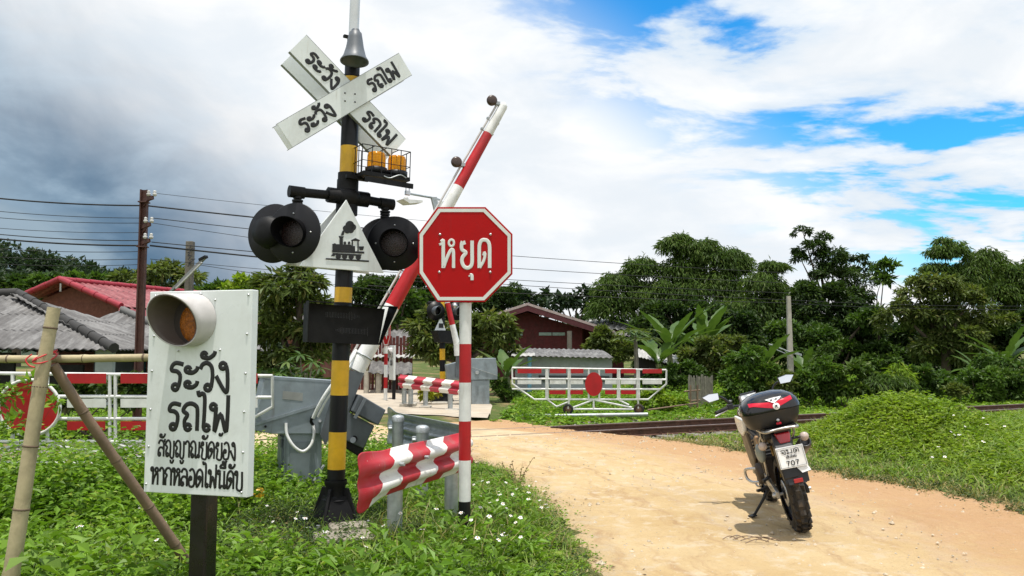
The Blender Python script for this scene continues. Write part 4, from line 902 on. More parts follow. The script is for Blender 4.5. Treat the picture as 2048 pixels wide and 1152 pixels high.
# barrier machine, far
base = at(935, 812, 20.5); base.z = .1
fb = thing('barrier_machine', 'distant grey barrier machine with raised boom, behind the striped stop post', 'level crossing barrier', base, R(12)); f = plane_fn(fb); g = lambda u, v, c=0: f(cx_(u), cy_(v), c)
mb = MB(); mb.prism([g(785, 590, -.2), g(872, 566, -.2), g(1050, 562, -.2), g(1063, 650, -.2), g(1062, 716, -.2), g(785, 722, -.2)], (0, .5, 0)); mb.prism([g(695, 612, -.05), g(785, 590, -.2), g(785, 720, -.2), g(708, 716, -.05)], (0, .4, 0)); hd = mb.build('machine_head', GRY, fb, bevel=.01)
mb = MB(); mb.prism([g(874, 624, -.205), g(874, 629, -.205), g(1062, 690, -.205), g(1062, 685, -.205)], (0, -.01, 0)); mb.cyl(g(915, 665, -.2), g(915, 665, -.25), .05, n=10); mb.build('latch', GALV, hd)
mb = MB(); q0, q1 = g(868, 720), g(995, 905); mb.box(((q0.x + q1.x) / 2, .02, (q0.z) / 2), (q1.x - q0.x, .40, q0.z)); mb.build('pedestal', GRY, fb, bevel=.008)
mb = MB(); P = [g(776, 545, -.3), g(768, 455, -.3), g(737, 322, -.3), g(703, 165, -.3), g(668, 0, -.3), g(640, -120, -.3)]
for k, mi in enumerate((0, 0, 1, 0, 1)): mb.mat = mi; mb.tube([P[k], P[k + 1]], [.088 - .008 * k, .08 - .008 * k], 12)
bo = mb.build('boom', [W_, RED], fb)
p = g(757, 185, -.36); mb = MB(); mb.T = frame(p, (.1, -1, 0)); mb.lathe([(0, .02), (.05, .015), (.065, -.02), (0, -.06)], 16); mb.build('boom_lamp', STEEL, bo)
mb = MB(); mb.prism([g(755, 700, -.22), g(800, 700, -.22), g(790, 540, -.22), g(762, 545, -.22)], (0, -.12, 0)); mb.build('boom_bracket', GRYD, fb)
# guard rail, far
p0, p1 = at(cx_(362), cy_(728), 19.6), at(cx_(800), cy_(778), 18.6)
fg = thing('guard_rail', 'distant corrugated guard rail with upright red and white stripes, on concrete blocks', 'guard rail', (p0.x, p0.y, .1))
mb = wbeam([p0, p0.lerp(p1, .5), p1], -1); bmm = mb.build('beam', stripemat('far_stripes', .555, -.55, c1=(.5, .03, .06), ph=.10), fg, world=True); sol = bmm.modifiers.new('thick', 'SOLIDIFY'); sol.thickness = .006; sol.offset = 1
for u, vt, vb in ((390, 770, 892), (437, 770, 892), (544, 790, 912), (722, 815, 935)):
    Y = 19.65 - (u - 362) / 438 + .10; a_ = at(cx_(u), cy_(vt), Y); b_ = at(cx_(u), cy_(vb), Y); mb = MB(); mb.cyl(b_, a_ + Vector((0, 0, .1)), .058, n=14); mb.build('post', GALV, fg, world=True)
for u0, u1, v0, v1, Y, lb in ((355, 412, 890, 936, 19.5, 'pale concrete block under the left end of the distant striped guard rail'), (418, 470, 888, 930, 19.7, 'pale concrete block, second from the left under the distant striped rail'), (496, 578, 908, 970, 19.0, 'pale concrete block standing forward under the middle of the distant striped rail'),
                          (585, 700, 880, 955, 20.2, 'large pale concrete block carrying the distant mast base'), (678, 776, 932, 982, 18.5, 'pale concrete block under the right end of the distant striped guard rail')):
    a_, b_ = at(cx_(u0), cy_(v1), Y), at(cx_(u1), cy_(v0), Y); mb = MB(); mb.box((0, 0, (b_.z - .08) / 2), (b_.x - a_.x, .42, b_.z - .08)); o = mb.build('concrete_block', CONC, bevel=.02); o.location = ((a_.x + b_.x) / 2, Y + .2, .08); tag(o, lb, 'block')
# stop sign and board, far
base = at(cx_(255), cy_(865), 22); base.z = .08
fs_ = thing('stop_sign', 'distant small stop sign turned sideways on a red and white striped post', 'stop sign', base, R(-64)); f = plane_fn(fs_)
cpt = f(cx_(260), cy_(375), -.06); mb = MB(); rr = .375
mb.prism([cpt + Vector((rr / math.cos(PI / 8) * math.cos(PI / 8 + k * PI / 4), 0, rr / math.cos(PI / 8) * math.sin(PI / 8 + k * PI / 4))) for k in range(8)], (0, .012, 0)); pl = mb.build('octagon_plate', REDS, fs_)
mb = MB(); oc8 = lambda r_, k: cpt + Vector((r_ / math.cos(PI / 8) * math.cos(PI / 8 + k * PI / 4), -.003, r_ / math.cos(PI / 8) * math.sin(PI / 8 + k * PI / 4)))
for k in range(8): mb.prism([oc8(.36, k), oc8(.36, k + 1), oc8(.33, k + 1), oc8(.33, k)], (0, .002, 0))
mb.build('border', CN, pl)
mb = MB(); write(mb, 'หยุด', cpt + Vector((0, -.004, -.1)), (1, 0, 0), (0, 0, 1), (0, 1, 0), .23, .022, width=.44); mb.build('stop_word', CN, pl)
mb = MB(); zv = lambda v: f(cx_(258), cy_(v), 0).z
for v0, v1, mi in ((300, 455, 0), (455, 530, 1), (530, 610, 0), (610, 700, 1), (700, 780, 0), (780, 868, 1)): mb.mat = mi; mb.cyl((0, 0, zv(v1)), (0, 0, zv(v0)), .05, n=14)
mb.build('striped_post', [RED, W_], fs_)
base = at(cx_(302), cy_(880), 22.6); base.z = .08
fw = thing('warning_board', 'distant white board seen from its edge, right behind the sideways stop sign', 'warning sign', base, R(-70)); f = plane_fn(fw)
zt_, zb_ = f(cx_(302), cy_(472)).z, f(cx_(302), cy_(718)).z
mb = MB(); mb.box((0, 0, (zt_ + zb_) / 2), (.6, .06, zt_ - zb_)); pn = mb.build('panel', W2, fw, bevel=.006); mb = MB()
write(mb, 'ระวัง', (0, -.032, zb_ + .62), (1, 0, 0), (0, 0, 1), (0, 1, 0), .14, .012, width=.36); write(mb, 'รถไฟ', (0, -.032, zb_ + .40), (1, 0, 0), (0, 0, 1), (0, 1, 0), .14, .012, width=.36); mb.build('lettering', TXT, pn)
mb = MB(); mb.T = frame((0, -.03, zt_ - .2), (0, -1, 0)); vs, fs = visor(.14, .24, .04, 20); mb.add(vs, fs, True); mb.build('lamp_hood', VIS, fw)
mb = MB(); mb.cyl((0, .05, 0), (0, .05, zb_ + .3), .05, n=12); mb.build('post', BLK, fw)

# ================================================================== poles and wires
def insul(mb, p, s=1.0): mb.T = Matrix.Translation(p); mb.lathe([(0, 0), (.03 * s, 0), (.045 * s, .03 * s), (.045 * s, .06 * s), (.025 * s, .07 * s), (.035 * s, .09 * s), (.03 * s, .12 * s), (0, .13 * s)], 10); mb.T = Matrix.Identity(4)
Yp = 13.2; base = at(272, 925, Yp); base.z = float(zground(base.x, base.y)); tilt = math.atan2(at(290, 380, Yp).x - base.x, at(290, 380, Yp).z - base.z)
up_ = tilt_root('utility_pole', 'rusty brown steel rail pole carrying white insulators beside the red roofed house', 'utility pole', base, 0, tilt); f = plane_fn(up_)
zt_ = f(289, 380).z; mb = MB(); mb.box((-.045, 0, zt_ / 2), (.022, .13, zt_)); mb.box((.045, 0, zt_ / 2), (.016, .07, zt_)); mb.box((0, 0, zt_ / 2), (.09, .022, zt_)); mb.build('pole', IRON, up_)
for y, xo in ((397, 311), (450, 305), (482, 304)):
    a_ = f(282, y + 6); b_ = f(xo, y); mb = MB(); mb.bar(a_, b_ + Vector((0, -.1, 0)), .05, .06); mb.bar(a_ - Vector((0, 0, .12)), b_ + Vector((-.05, -.08, -.02)), .02, .03); ca = mb.build('crossarm', IRON, up_)
    for dx in (-.07, .03): mb = MB(); insul(mb, b_ + Vector((dx, -.1, .02)), .75); mb.build('insulator', CERA, ca)
mb = MB(); mb.box((.0, -.02, f(288, 405).z), (.14, .16, .02)); mb.box((0, -.02, f(288, 494).z), (.14, .16, .02)); mb.build('band', IRON, up_)
base = at(366, 900, 17); base.z = float(zground(base.x, base.y))
wp = thing('utility_pole', 'weathered grey pole with a slanting tube lamp, behind the white lamp board', 'utility pole', base); f = plane_fn(wp)
mb = MB(); zt_ = f(369, 483).z; mb.box((.02, 0, zt_ / 2), (.15, .14, zt_)); mb.build('pole', BARKG, wp, bevel=.01)
mb = MB()
for k in range(6): mb.tube([f(372, 492 + k * 7), f(384 + 6 * math.sin(k * 2.), 490 + k * 7, -.1), f(376, 498 + k * 7, -.2)], .01, 5)
mb.build('cable', WIRE, wp)
mb = MB(); mb.bar(f(340, 585, -.2), f(411, 514, -.5), .06, .05); lp = mb.build('tube_lamp', mat('lamp_grey', (.22, .23, .23), .5), wp); mb = MB(); mb.bar(f(352, 577, -.27), f(404, 525, -.52), .035, .03); mb.build('tube', CERA, lp); mb = MB(); mb.bar(f(400, 520, -.46), f(413, 513, -.52), .09, .05); mb.build('photocell', BLKM, lp)
base = at(1583, 812, 24); base.z = .1; tilt = math.atan2(at(1577, 592, 24).x - base.x, 3.2)
cp_ = tilt_root('utility_pole', 'slim grey concrete pole standing in front of the dark trees behind the motorcycle', 'utility pole', base, 0, tilt); f = plane_fn(cp_)
zt_ = f(1577, 592).z; mb = MB(); mb.prism([(-.08, -.06, 0), (.08, -.06, 0), (.08, .06, 0), (-.08, .06, 0)], (0, 0, .001)); mb.add([(-.09, -.07, 0), (.09, -.07, 0), (.09, .07, 0), (-.09, .07, 0), (-.05, -.05, zt_), (.05, -.05, zt_), (.05, .05, zt_), (-.05, .05, zt_)], [(0, 1, 5, 4), (1, 2, 6, 5), (2, 3, 7, 6), (3, 0, 4, 7), (4, 5, 6, 7)]); mb.build('pole', CONC, cp_)
mb = MB(); mb.tube([f(1538, 688, -.1), f(1590, 708, -.1)], .02, 6); mb.tube([f(1540, 694, -.1), f(1582, 712, -.1)], .015, 6); mb.prism([f(1586, 702, -.12), f(1600, 708, -.12), f(1600, 712, -.12), f(1586, 708, -.12)], (0, -.15, 0)); mb.build('lamp_arm', GALV, cp_)
mb = MB(); mb.box(f(1588, 770, -.1), (.16, .12, .3)); mb.build('meter_box', GRY, cp_)
WG = 'overhead wires'
def wire(p0, p1, r, sag, label):
    n = 20; mb = MB(); mb.tube([p0.lerp(p1, i / n) - Vector((0, 0, sag * 4 * (i / n) * (1 - i / n))) for i in range(n + 1)], r, 5); tag(mb.build('overhead_wire', WIRE), label, 'wire', WG)
def W3(x0, y0, x1, y1, Y0, Y1, r, lab, xe=None, ye=None, sag=.05):
    a_, b_ = at(x0, y0, Y0), at(x1, y1, Y1); wire(a_ + (a_ - b_) * .25, b_, r, sag, lab)
LW = [((-20, 391, 286, 411), .017, 'thick black wire reaching the brown pole just under its top crossarm from the left'), ((-20, 417, 286, 436), .007, 'thin wire reaching the brown pole from the left, next below the thick upper one'), ((-20, 430, 284, 446), .007, 'thin wire meeting the brown pole from the left at its middle insulators'), ((-20, 451, 284, 465), .006, 'faint wire meeting the brown pole from the left between its lower two crossarms'), ((-20, 463, 282, 481), .010, 'dark wire meeting the brown pole from the left at its lowest crossarm'), ((-20, 472, 280, 491), .018, 'thick black wire meeting the brown pole from the left just under its lowest crossarm'), ((-20, 492, 278, 503), .007, 'thin wire passing the brown pole from the left under the thick lower one'), ((-20, 509, 278, 518), .007, 'thin wire passing low behind the brown pole above the red roof'), ((-20, 523, 276, 529), .006, 'lowest thin wire crossing the sky left of the brown pole')]
for (q, r, l) in LW: W3(*q, 13.2, 13.2, r * .8, l)
RW = [((290, 411, 520, 440), .017, 'thick black wire running from the brown pole top to the left black lamp'), ((306, 386, 540, 416), .005, 'faint highest wire running right from the brown pole top'), ((305, 436, 520, 464), .009, 'wire running right from the middle insulators of the brown pole'), ((305, 446, 520, 484), .006, 'thin wire running right below the middle insulators of the brown pole'), ((303, 484, 560, 512), .010, 'dark wire running right from the lowest crossarm of the brown pole'), ((300, 491, 560, 523), .018, 'thick black wire running right from under the lowest crossarm of the brown pole'), ((300, 518, 560, 545), .006, 'thin wire running right beside the top of the slanting tube lamp'), ((400, 530, 560, 558), .006, 'thin lowest wire running right from the slanting tube lamp')]
for (q, r, l) in RW:
    x0, y0, x1, y1 = q; wire(at(x0, y0, 13.2), at(x1 + (x1 - x0) * 1.4, y1 + (y1 - y0) * .9, 17.5), r * .8, .02, l)
TW = [((985, 503, 1577, 546), 'topmost wire over the red house towards the concrete pole'), ((985, 555, 1577, 586), 'wire over the red house, lower of the two well visible against white cloud'), ((985, 563, 1577, 600), 'wire over the red house running just below the pair to the concrete pole'), ((985, 585, 1577, 606), 'lowest wire over the red house roof towards the concrete pole'), ((985, 530, 1577, 566), 'faint wire over the red house between the topmost and the pair')]
for k, (q, l) in enumerate(TW): x0, y0, x1, y1 = q; wire(at(x0 - 250, y0 - 14, 22), at(x1, y1, 24), .0085, .05, l)
for k, (y, l) in enumerate(((600, 'thin wire leaving the concrete pole to the right, upper one'), (607, 'thin wire leaving the concrete pole to the right, lower one'))): wire(at(1577, y, 24), at(2300, y + 6, 30), .008, .15, l)

# ================================================================== houses
def corrug_mat(name, c, c2, r=.8):
    m = bpy.data.materials.new(name); m.use_nodes = True; t = NT(m.node_tree); p = t.n['Principled BSDF']; uv = t.new('ShaderNodeUVMap').outputs[0]; sep = t.new('ShaderNodeSeparateXYZ'); t.l.new(uv, sep.inputs[0])
    n1 = t.noise(t.mapping(uv, scale=(2.2, .5, 1)), 2.0, 7, .7, .3); n2 = t.noise(uv, 9, 6, .7)
    col = t.mix(t.sstep(n1, .40, .66), C4(c), C4(c2)); col = t.mix(1.0, col, t.lin(n2, .3, .7, .75, 1.2), 'MULTIPLY')
    row = t.math('FRACT', t.math('DIVIDE', sep.outputs[1], .95)); col = t.mix(t.math('LESS_THAN', row, .035), col, C4((c[0] * .35, c[1] * .35, c[2] * .35)))
    t.l.new(col, p.inputs['Base Color']); p.inputs['Roughness'].default_value = r; return m
R_GR = corrug_mat('roof_grey', (.105, .10, .097), (.22, .215, .21)); R_RD = corrug_mat('roof_red', (.19, .032, .038), (.31, .10, .105), .6); R_LT = corrug_mat('roof_pale', (.36, .355, .34), (.52, .51, .49)); R_DK = corrug_mat('roof_dark', (.10, .095, .09), (.2, .19, .175))
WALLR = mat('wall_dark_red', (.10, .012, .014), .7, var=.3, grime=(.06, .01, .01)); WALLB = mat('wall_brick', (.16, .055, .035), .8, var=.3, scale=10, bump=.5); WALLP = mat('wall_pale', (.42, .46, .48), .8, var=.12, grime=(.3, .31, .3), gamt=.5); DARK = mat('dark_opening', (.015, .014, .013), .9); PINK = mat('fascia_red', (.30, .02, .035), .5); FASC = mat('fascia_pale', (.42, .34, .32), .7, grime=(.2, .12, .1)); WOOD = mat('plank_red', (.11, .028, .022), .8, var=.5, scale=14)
def panel(name, A_, B_, up, m, parent, s1=0., s2=1., per=.18, amp=.022, th=None):
    """corrugated sheet from eave A-B up the vector UP; ridge from s1 to s2 of the eave length"""
    A_, B_, up = Vector(A_), Vector(B_), Vector(up); L = (B_ - A_).length; nrm = (B_ - A_).cross(up).normalized()
    if nrm.z < 0: nrm = -nrm
    ns = max(8, int(L / per * 8)); nt = 8; V = []; UV = []; Fc = []
    ul = up.length
    for i in range(ns + 1):
        s = i / ns; tm = 1.0
        if s < s1: tm = s / s1
        if s > s2: tm = min(tm, (1 - s) / (1 - s2))
        for j in range(nt + 1):
            t_ = tm * j / nt; p = A_.lerp(B_, s) + up * t_ + nrm * (amp * .8 * math.sin(2 * PI * s * L / per) + .012 * ((t_ * ul / .95) % 1.0)); V.append(tuple(p)); UV.append((s * L, t_ * ul))
    for i in range(ns):
        for j in range(nt): k = i * (nt + 1) + j; Fc.append((k, k + nt + 1, k + nt + 2, k + 1))
    o = link(name, np_mesh(name, np.array(V), np.array(Fc), m, uv=np.array(UV), smooth_=True), parent)
    md = o.modifiers.new('thick', 'SOLIDIFY'); md.thickness = .012; return o
def quad(mb, pts, off): mb.prism([Vector(p) for p in pts], off)
def capline(pts, r, m, parent, name='ridge_cap'):
    mb = MB(); P = [Vector(p) for p in pts]
    for a_, b_ in zip(P, P[1:]):
        n = max(1, int((b_ - a_).length / .45))
        for k in range(n): mb.cyl(a_.lerp(b_, k / n), a_.lerp(b_, (k + 1.04) / n), r * 1.05, r * .9, n=8)
    mb.build(name, m, parent)
Z0 = lambda p: Vector((p.x, p.y, 0))
# grey hip-roofed house, left
h = thing('house', 'low house with hipped grey corrugated roof behind the bamboo post', 'house', at(100, 860, 18.5) * 1)
h.matrix_basis = Matrix.Identity(4)
e0, e1 = at(-260, 694, 15.6), at(228, 700, 15.8); pk = at(36, 588, 18.6); pk2 = at(-150, 588, 18.6)
upv = Vector((0, pk.y - e0.y, pk.z - e0.z)); L = (e1 - e0).length; s2 = (pk.x - e0.x) / (e1.x - e0.x)
panel('roof', e0, e1, upv, R_GR, h, 0, s2, .16, .02); e1b = Vector((e1.x, e1.y + 5, e1.z)); panel('roof', e1, e1b, Vector((pk.x - e1.x, 0, pk.z - e1.z)), R_GR, h, .5, .5, .16, .02)
capline([e1 + Vector((0, 0, .04)), pk + Vector((0, 0, .03)), pk + Vector((-3, 0, .03))], .10, R_GR, h)
mb = MB(); quad(mb, [Vector((-8.5, 16.4, -.1)), Vector((e1.x - .5, 16.4, -.1)), Vector((e1.x - .5, 16.4, e1.z + .1)), Vector((-8.5, 16.4, e1.z + .1))], (0, 3.5, 0)); w_ = mb.build('wall', mat('wall_blue_grey', (.05, .055, .065), .8), h)
mb = MB(); 
for x0, x1, y0, y1 in ((0, 40, 735, 745),): pass
mb.box((at(210, 716, 16.3).x, 16.32, 1.0), (.35, .12, 1.2)); mb.build('pillar', WALLP, h)
mb = MB(); a_ = at(8, 710, 16.3); mb.box((a_.x - .3, 16.36, .9), (1.0, .06, 1.1)); mb.build('window', DARK, h); mb = MB(); a_ = at(120, 730, 16.3); mb.box((a_.x, 16.36, .7), (.9, .06, 1.0)); mb.build('window', DARK, h)
# second grey roof right behind
h = thing('house', 'grey roofed house between the hipped roof and the brown pole', 'house', at(220, 800, 19)); h.matrix_basis = Matrix.Identity(4)
e0, e1 = at(60, 702, 17.6), at(420, 703, 17.8); r0, r1 = at(120, 622, 20.4), at(246, 622, 20.4); upv = Vector((0, r0.y - e0.y, r0.z - e0.z)); s2 = (r1.x - e0.x) / (e1.x - e0.x)
panel('roof', e0, e1, upv, R_GR, h, .12, s2, .17, .02); panel('roof', e1, e1 + Vector((0, 5.4, 0)), Vector((r1.x - e1.x, 0, r1.z - e1.z)), R_GR, h, .5, .5, .17, .02); capline([e0 + upv + Vector((.6, 0, .03)), r1 + Vector((0, 0, .03)), e1 + Vector((0, 0, .04))], .09, R_LT, h)
mb = MB(); quad(mb, [Vector((e0.x + .3, 18.2, -.1)), Vector((e1.x - .4, 18.2, -.1)), Vector((e1.x - .4, 18.2, e1.z + .05)), Vector((e0.x + .3, 18.2, e1.z + .05))], (0, 4, 0)); mb.build('wall', WALLB, h); mb = MB(); mb.box((at(262, 730, 18.2).x, 18.15, .9), (.7, .06, 1.5)); mb.build('door', mat('door_teal', (.02, .05, .06), .6), h)
# red gabled house
h = thing('house', 'brick house with gabled bright red sheet roof behind the grey roofs', 'house', at(200, 800, 25)); h.matrix_basis = Matrix.Identity(4)
pk = at(121, 561, 25); el = at(42, 594, 25.4); er = at(243, 614, 24.2); rd = at(420, 590, 30) - pk
nL = er - pk
panel('roof', er, er + rd, pk - er, R_RD, h, 0, 1, .2, .025); panel('roof', el, el + rd, pk - el, R_RD, h, 0, 1, .2, .025)
capline([pk + Vector((0, 0, .04)), pk + rd + Vector((0, 0, .04))], .09, PINK, h); capline([er + Vector((0, -.03, .03)), pk + Vector((0, -.03, .05)), el + Vector((0, -.03, .03))], .10, PINK, h, 'verge_cap')
ins = rd.normalized() * .5; gA = el.lerp(pk, .06) + ins; gB = er.lerp(pk, .06) + ins; gP = pk + ins - Vector((0, 0, .12)); gA = Vector((gA.x, gA.y, gA.z - .12)); gB = Vector((gB.x, gB.y, gB.z - .12))
mb = MB(); mb.prism([Vector((gA.x, gA.y, -.1)), Vector((gB.x, gB.y, -.1)), gB, gP, gA], rd * .9); mb.build('wall', WALLB, h)
p0 = at(236, 618, 24); panel('lean_to_roof', at(235, 632, 23.6), at(235, 632, 23.6) + rd, at(238, 616, 24.1) - at(235, 632, 23.6), R_RD, h, 0, 1, .2, .02)
mb = MB(); mb.cyl(pk + Vector((.05, -.06, -.35)), pk + Vector((.05, -.06, -.1)), .03, n=8); mb.build('gable_lamp', CERA, h)
# red gabled house, middle
h = thing('house', 'dark red house with broad shallow gable behind the pale shed', 'house', at(1080, 760, 36)); h.matrix_basis = Matrix.Identity(4)
pk = at(1055, 608, 35); el = at(925, 650, 35); er = at(1228, 663, 35); rd = Vector((1.2, 9, 0))
for a_ in (el, er): panel('roof', a_, a_ + rd, pk - a_, R_GR, h, 0, 1, .25, .03)
for a_ in (el, er): mb = MB(); d_ = (pk - a_); mb.prism([a_ + Vector((0, -.05, -.30)), pk + Vector((0, -.05, -.30)), pk + Vector((0, -.05, -.07)), a_ + Vector((0, -.05, -.07))], (0, .06, 0)); mb.mat = 1; mb.prism([a_ + Vector((0, -.08, -.06)), pk + Vector((0, -.08, -.06)), pk + Vector((0, -.08, .05)), a_ + Vector((0, -.08, .05))], (0, .14, 0)); mb.build('fascia', [mat('fascia_brown', (.13, .035, .04), .7), FASC], h)
wl, wr = at(965, 640, 36).x, at(1165, 655, 36).x
mb = MB(); zl = el.z + (wl - el.x) / (pk.x - el.x) * (pk.z - el.z) - .25; zr = er.z + (er.x - wr) / (er.x - pk.x) * (pk.z - er.z) - .25
mb.prism([Vector((wl, 36.2, -.1)), Vector((wr, 36.2, -.1)), Vector((wr, 36.2, zr)), Vector((pk.x, 36.2, pk.z - .3)), Vector((wl, 36.2, zl))], (1, 7.5, 0)); mb.build('wall', WALLR, h)
for x0, x1 in ((1018, 1045), (1078, 1103), (1105, 1130)):
    a_, b_ = at(x0, 671, 36.15), at(x1, 665, 36.15); mb = MB(); mb.box(((a_.x + b_.x) / 2, 36.17, (a_.z + b_.z) / 2), (b_.x - a_.x, .06, b_.z - a_.z)); mb.build('window', mat('pane_green', (.30, .42, .38), .3), h)
a_ = at(1139, 700, 33); mb = MB(); mb.cyl((a_.x, 33, 0), (a_.x, 33, at(1139, 662, 33).z), .10, n=10); tag(mb.build('wooden_post', BARKG), 'short weathered wooden post in front of the red house wall', 'post')
# annex roof
h = thing('annex', 'grey corrugated roof annex adjoining the red house on the right', 'outbuilding', at(1210, 760, 38)); h.matrix_basis = Matrix.Identity(4)
e0, e1 = at(1150, 657, 38), at(1262, 659, 38); panel('roof', e0, e1, at(1175, 638, 40.5) - e0, R_LT, h, 0, 1, .3, .05); e2, e3 = at(1185, 670, 37), at(1262, 673, 37); panel('roof', e2, e3, at(1185, 660, 38) - e2, R_GR, h, 0, 1, .3, .04)
mb = MB(); quad(mb, [Z0(e0) + Vector((.3, .4, 0)), Z0(e1) + Vector((-.3, .4, 0)), e1 + Vector((-.3, .4, 0)), e0 + Vector((.3, .4, 0))], (0, 3, 0)); mb.build('wall', WALLR, h)
# pale shed
h = thing('shed', 'long pale grey walled shed with low corrugated roof behind the far rolling gate', 'shed', at(1120, 800, 26)); h.matrix_basis = Matrix.Identity(4)
e0, e1 = at(1012, 711, 25), at(1228, 716, 24.4); upv = at(1020, 696, 28.5) - e0; panel('roof', e0, e1, upv, R_GR, h, 0, .97, .17, .02)
w0, w1 = at(1031, 712, 25.4), at(1224, 716, 24.8); mb = MB(); mb.prism([Vector((w0.x, w0.y, 0)), Vector((w1.x, w1.y, 0)), Vector((w1.x, w1.y, w1.z)), Vector((w0.x, w0.y, w0.z))], (0, 3.2, 0)); mb.build('wall', WALLP, h)
mb = MB(); a_, b_ = at(1078, 763, 24.9), at(1220, 752, 24.6); mb.prism([Vector((a_.x, w0.lerp(w1, .3).y - .04, a_.z)), Vector((b_.x, w1.y - .04, a_.z)), Vector((b_.x, w1.y - .04, b_.z)), Vector((a_.x, w0.lerp(w1, .3).y - .04, b_.z))], (0, .03, 0)); mb.build('window', mat('dark_pane', (.06, .065, .07), .4), h)
a_ = at(1059, 714, 24.9); mb = MB(); mb.cyl((a_.x, a_.y, 0), (a_.x, a_.y, a_.z), .065, n=10); mb.build('pillar', mat('pillar_blue', (.18, .40, .55), .6), h)
panel('porch_roof', at(1022, 712, 24.2), at(1070, 712, 24.2), at(1024, 706, 25.2) - at(1022, 712, 24.2), R_LT, h, 0, 1, .16, .015)
# small sheds in the middle
h = thing('shed', 'old corrugated roof shed with dark red plank wall left of the distant guard rail', 'shed', at(770, 800, 28)); h.matrix_basis = Matrix.Identity(4)
e0, e1 = at(768, 689, 29), at(842, 688, 29); panel('roof', e0, e1, at(776, 660, 31.5) - e0, R_GR, h, 0, 1, .2, .03)
e0, e1 = at(728, 714, 27), at(826, 715, 27); panel('roof', e0, e1, at(762, 687, 29.4) - e0, R_LT, h, 0, 1, .2, .03)
e0, e1 = at(736, 746, 25.4), at(824, 750, 25.4); panel('porch_roof', e0, e1, at(742, 722, 27) - e0, R_DK, h, 0, 1, .24, .03)
a_, b_ = at(700, 800, 27.4), at(826, 715, 27.4); mb = MB(); nP = 18
for k in range(nP): x0 = a_.x + (b_.x - a_.x) * k / nP; mb.box((x0 + .05, 27.4 + .02 * (k % 3), .95), ((b_.x - a_.x) / nP - .02, .03, 1.95 + .1 * (k % 2)))
mb.build('wall', WOOD, h)
for px in (733, 757): a_ = at(px, 760, 25.6); mb = MB(); mb.cyl((a_.x, 25.6, 0), (a_.x, 25.6, at(px, 742, 25.6).z), .09, n=10); mb.build('pillar', CONC, h)
h = thing('shed', 'low slanting tin roof half hidden by banana leaves right of the pale shed', 'shed', at(1320, 780, 31)); h.matrix_basis = Matrix.Identity(4)
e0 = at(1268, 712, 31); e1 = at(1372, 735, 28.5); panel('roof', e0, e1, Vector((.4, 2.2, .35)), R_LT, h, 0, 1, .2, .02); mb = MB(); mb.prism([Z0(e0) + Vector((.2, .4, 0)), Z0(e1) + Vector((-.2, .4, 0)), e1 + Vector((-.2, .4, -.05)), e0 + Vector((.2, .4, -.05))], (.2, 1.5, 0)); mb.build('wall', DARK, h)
# house half hidden behind the mango tree
h = thing('house', 'house with dark sloping roof half hidden by the mango tree', 'house', at(590, 760, 26)); h.matrix_basis = Matrix.Identity(4)
e0, e1 = at(540, 640, 25), at(640, 645, 25); panel('roof', e0, e1, at(560, 612, 28) - e0, R_DK, h, 0, 1, .24, .03); mb = MB(); quad(mb, [Z0(e0) + Vector((.3, .4, 0)), Z0(e1) + Vector((-.3, .4, 0)), e1 + Vector((-.3, .4, 0)), e0 + Vector((.3, .4, 0))], (0, 3, 0)); mb.build('wall', WALLB, h)
# bamboo paling
p0, p1 = at(1378, 818, 20.2), at(1425, 814, 21); fb_ = thing('bamboo_fence', 'weathered upright bamboo paling beside a bamboo rack near the track', 'fence', (p0.x, p0.y, .05))
mb = MB()
for k in range(26): p = p0.lerp(p1, k / 25); hh = .78 + .1 * random.random(); mb.tube([(p.x, p.y, 0), (p.x + random.uniform(-.02, .02), p.y, hh)], .021, 6)
mb.build('slat_panel', mat('bamboo_grey', (.20, .19, .15), .8, var=.4), fb_, world=True)
mb = MB(); 
for y in (780, 800): mb.tube([at(1368, y + 3, 19.8), at(1400, y, 20)], .02, 6)
for x in (1381, 1395): mb.tube([at(x, 818, 19.8), at(x, 770, 19.8)], .025, 6)
mb.tube([at(1295, 820, 18.6), at(1395, 806, 19.8)], .02, 6); mb.build('rack', BAMD, fb_, world=True)
# small posts and markers
p = at(1857, 812, 20); mb = MB(); z0 = .1; zt_ = at(1857, 796, 20).z; mb.box((p.x, p.y, (z0 + zt_) / 2), (.15, .12, zt_ - z0)); tag(mb.build('marker_post', mat('marker_grey', (.42, .44, .47), .7), bevel=.015), 'small square grey marker post beside the track beyond the green mound', 'marker post')
p = at(514, 1003, 7.1); p.z = float(zground(p.x, p.y)); mk = thing('ground_marker', 'small yellow capped marker in the weeds beside the barrier machine', 'marker', p); mb = MB(); mb.lathe([(0, .20), (.05, .20), (.062, .185), (.062, .10), (.0, .10)], 8); mb.build('cap', YEL, mk, bevel=.004); mb = MB(); mb.cyl((0, 0, -.05), (0, 0, .10), .05, n=8); mb.build('stub', CONC, mk)
for px, py, Y, dx, dy, lb in ((688, 1112, 5.75, .42, .3, 'flat concrete slab in the weeds in front of the guard rail post'), (697, 1072, 6.1, .28, .22, 'small concrete footing at the right of the mast base')):
    p = at(px, py, Y); mb = MB(); mb.box((0, 0, 0), (dx, dy, .12)); o = mb.build('concrete_slab', mat('slab_concrete', (.27, .24, .19), .9, var=.3, scale=9, bump=.4, grime=(.12, .10, .06), gamt=.7), bevel=.015); o.location = (p.x, p.y, float(zground(p.x, p.y)) + .02); o.rotation_euler = (0, 0, .3); tag(o, lb, 'slab')
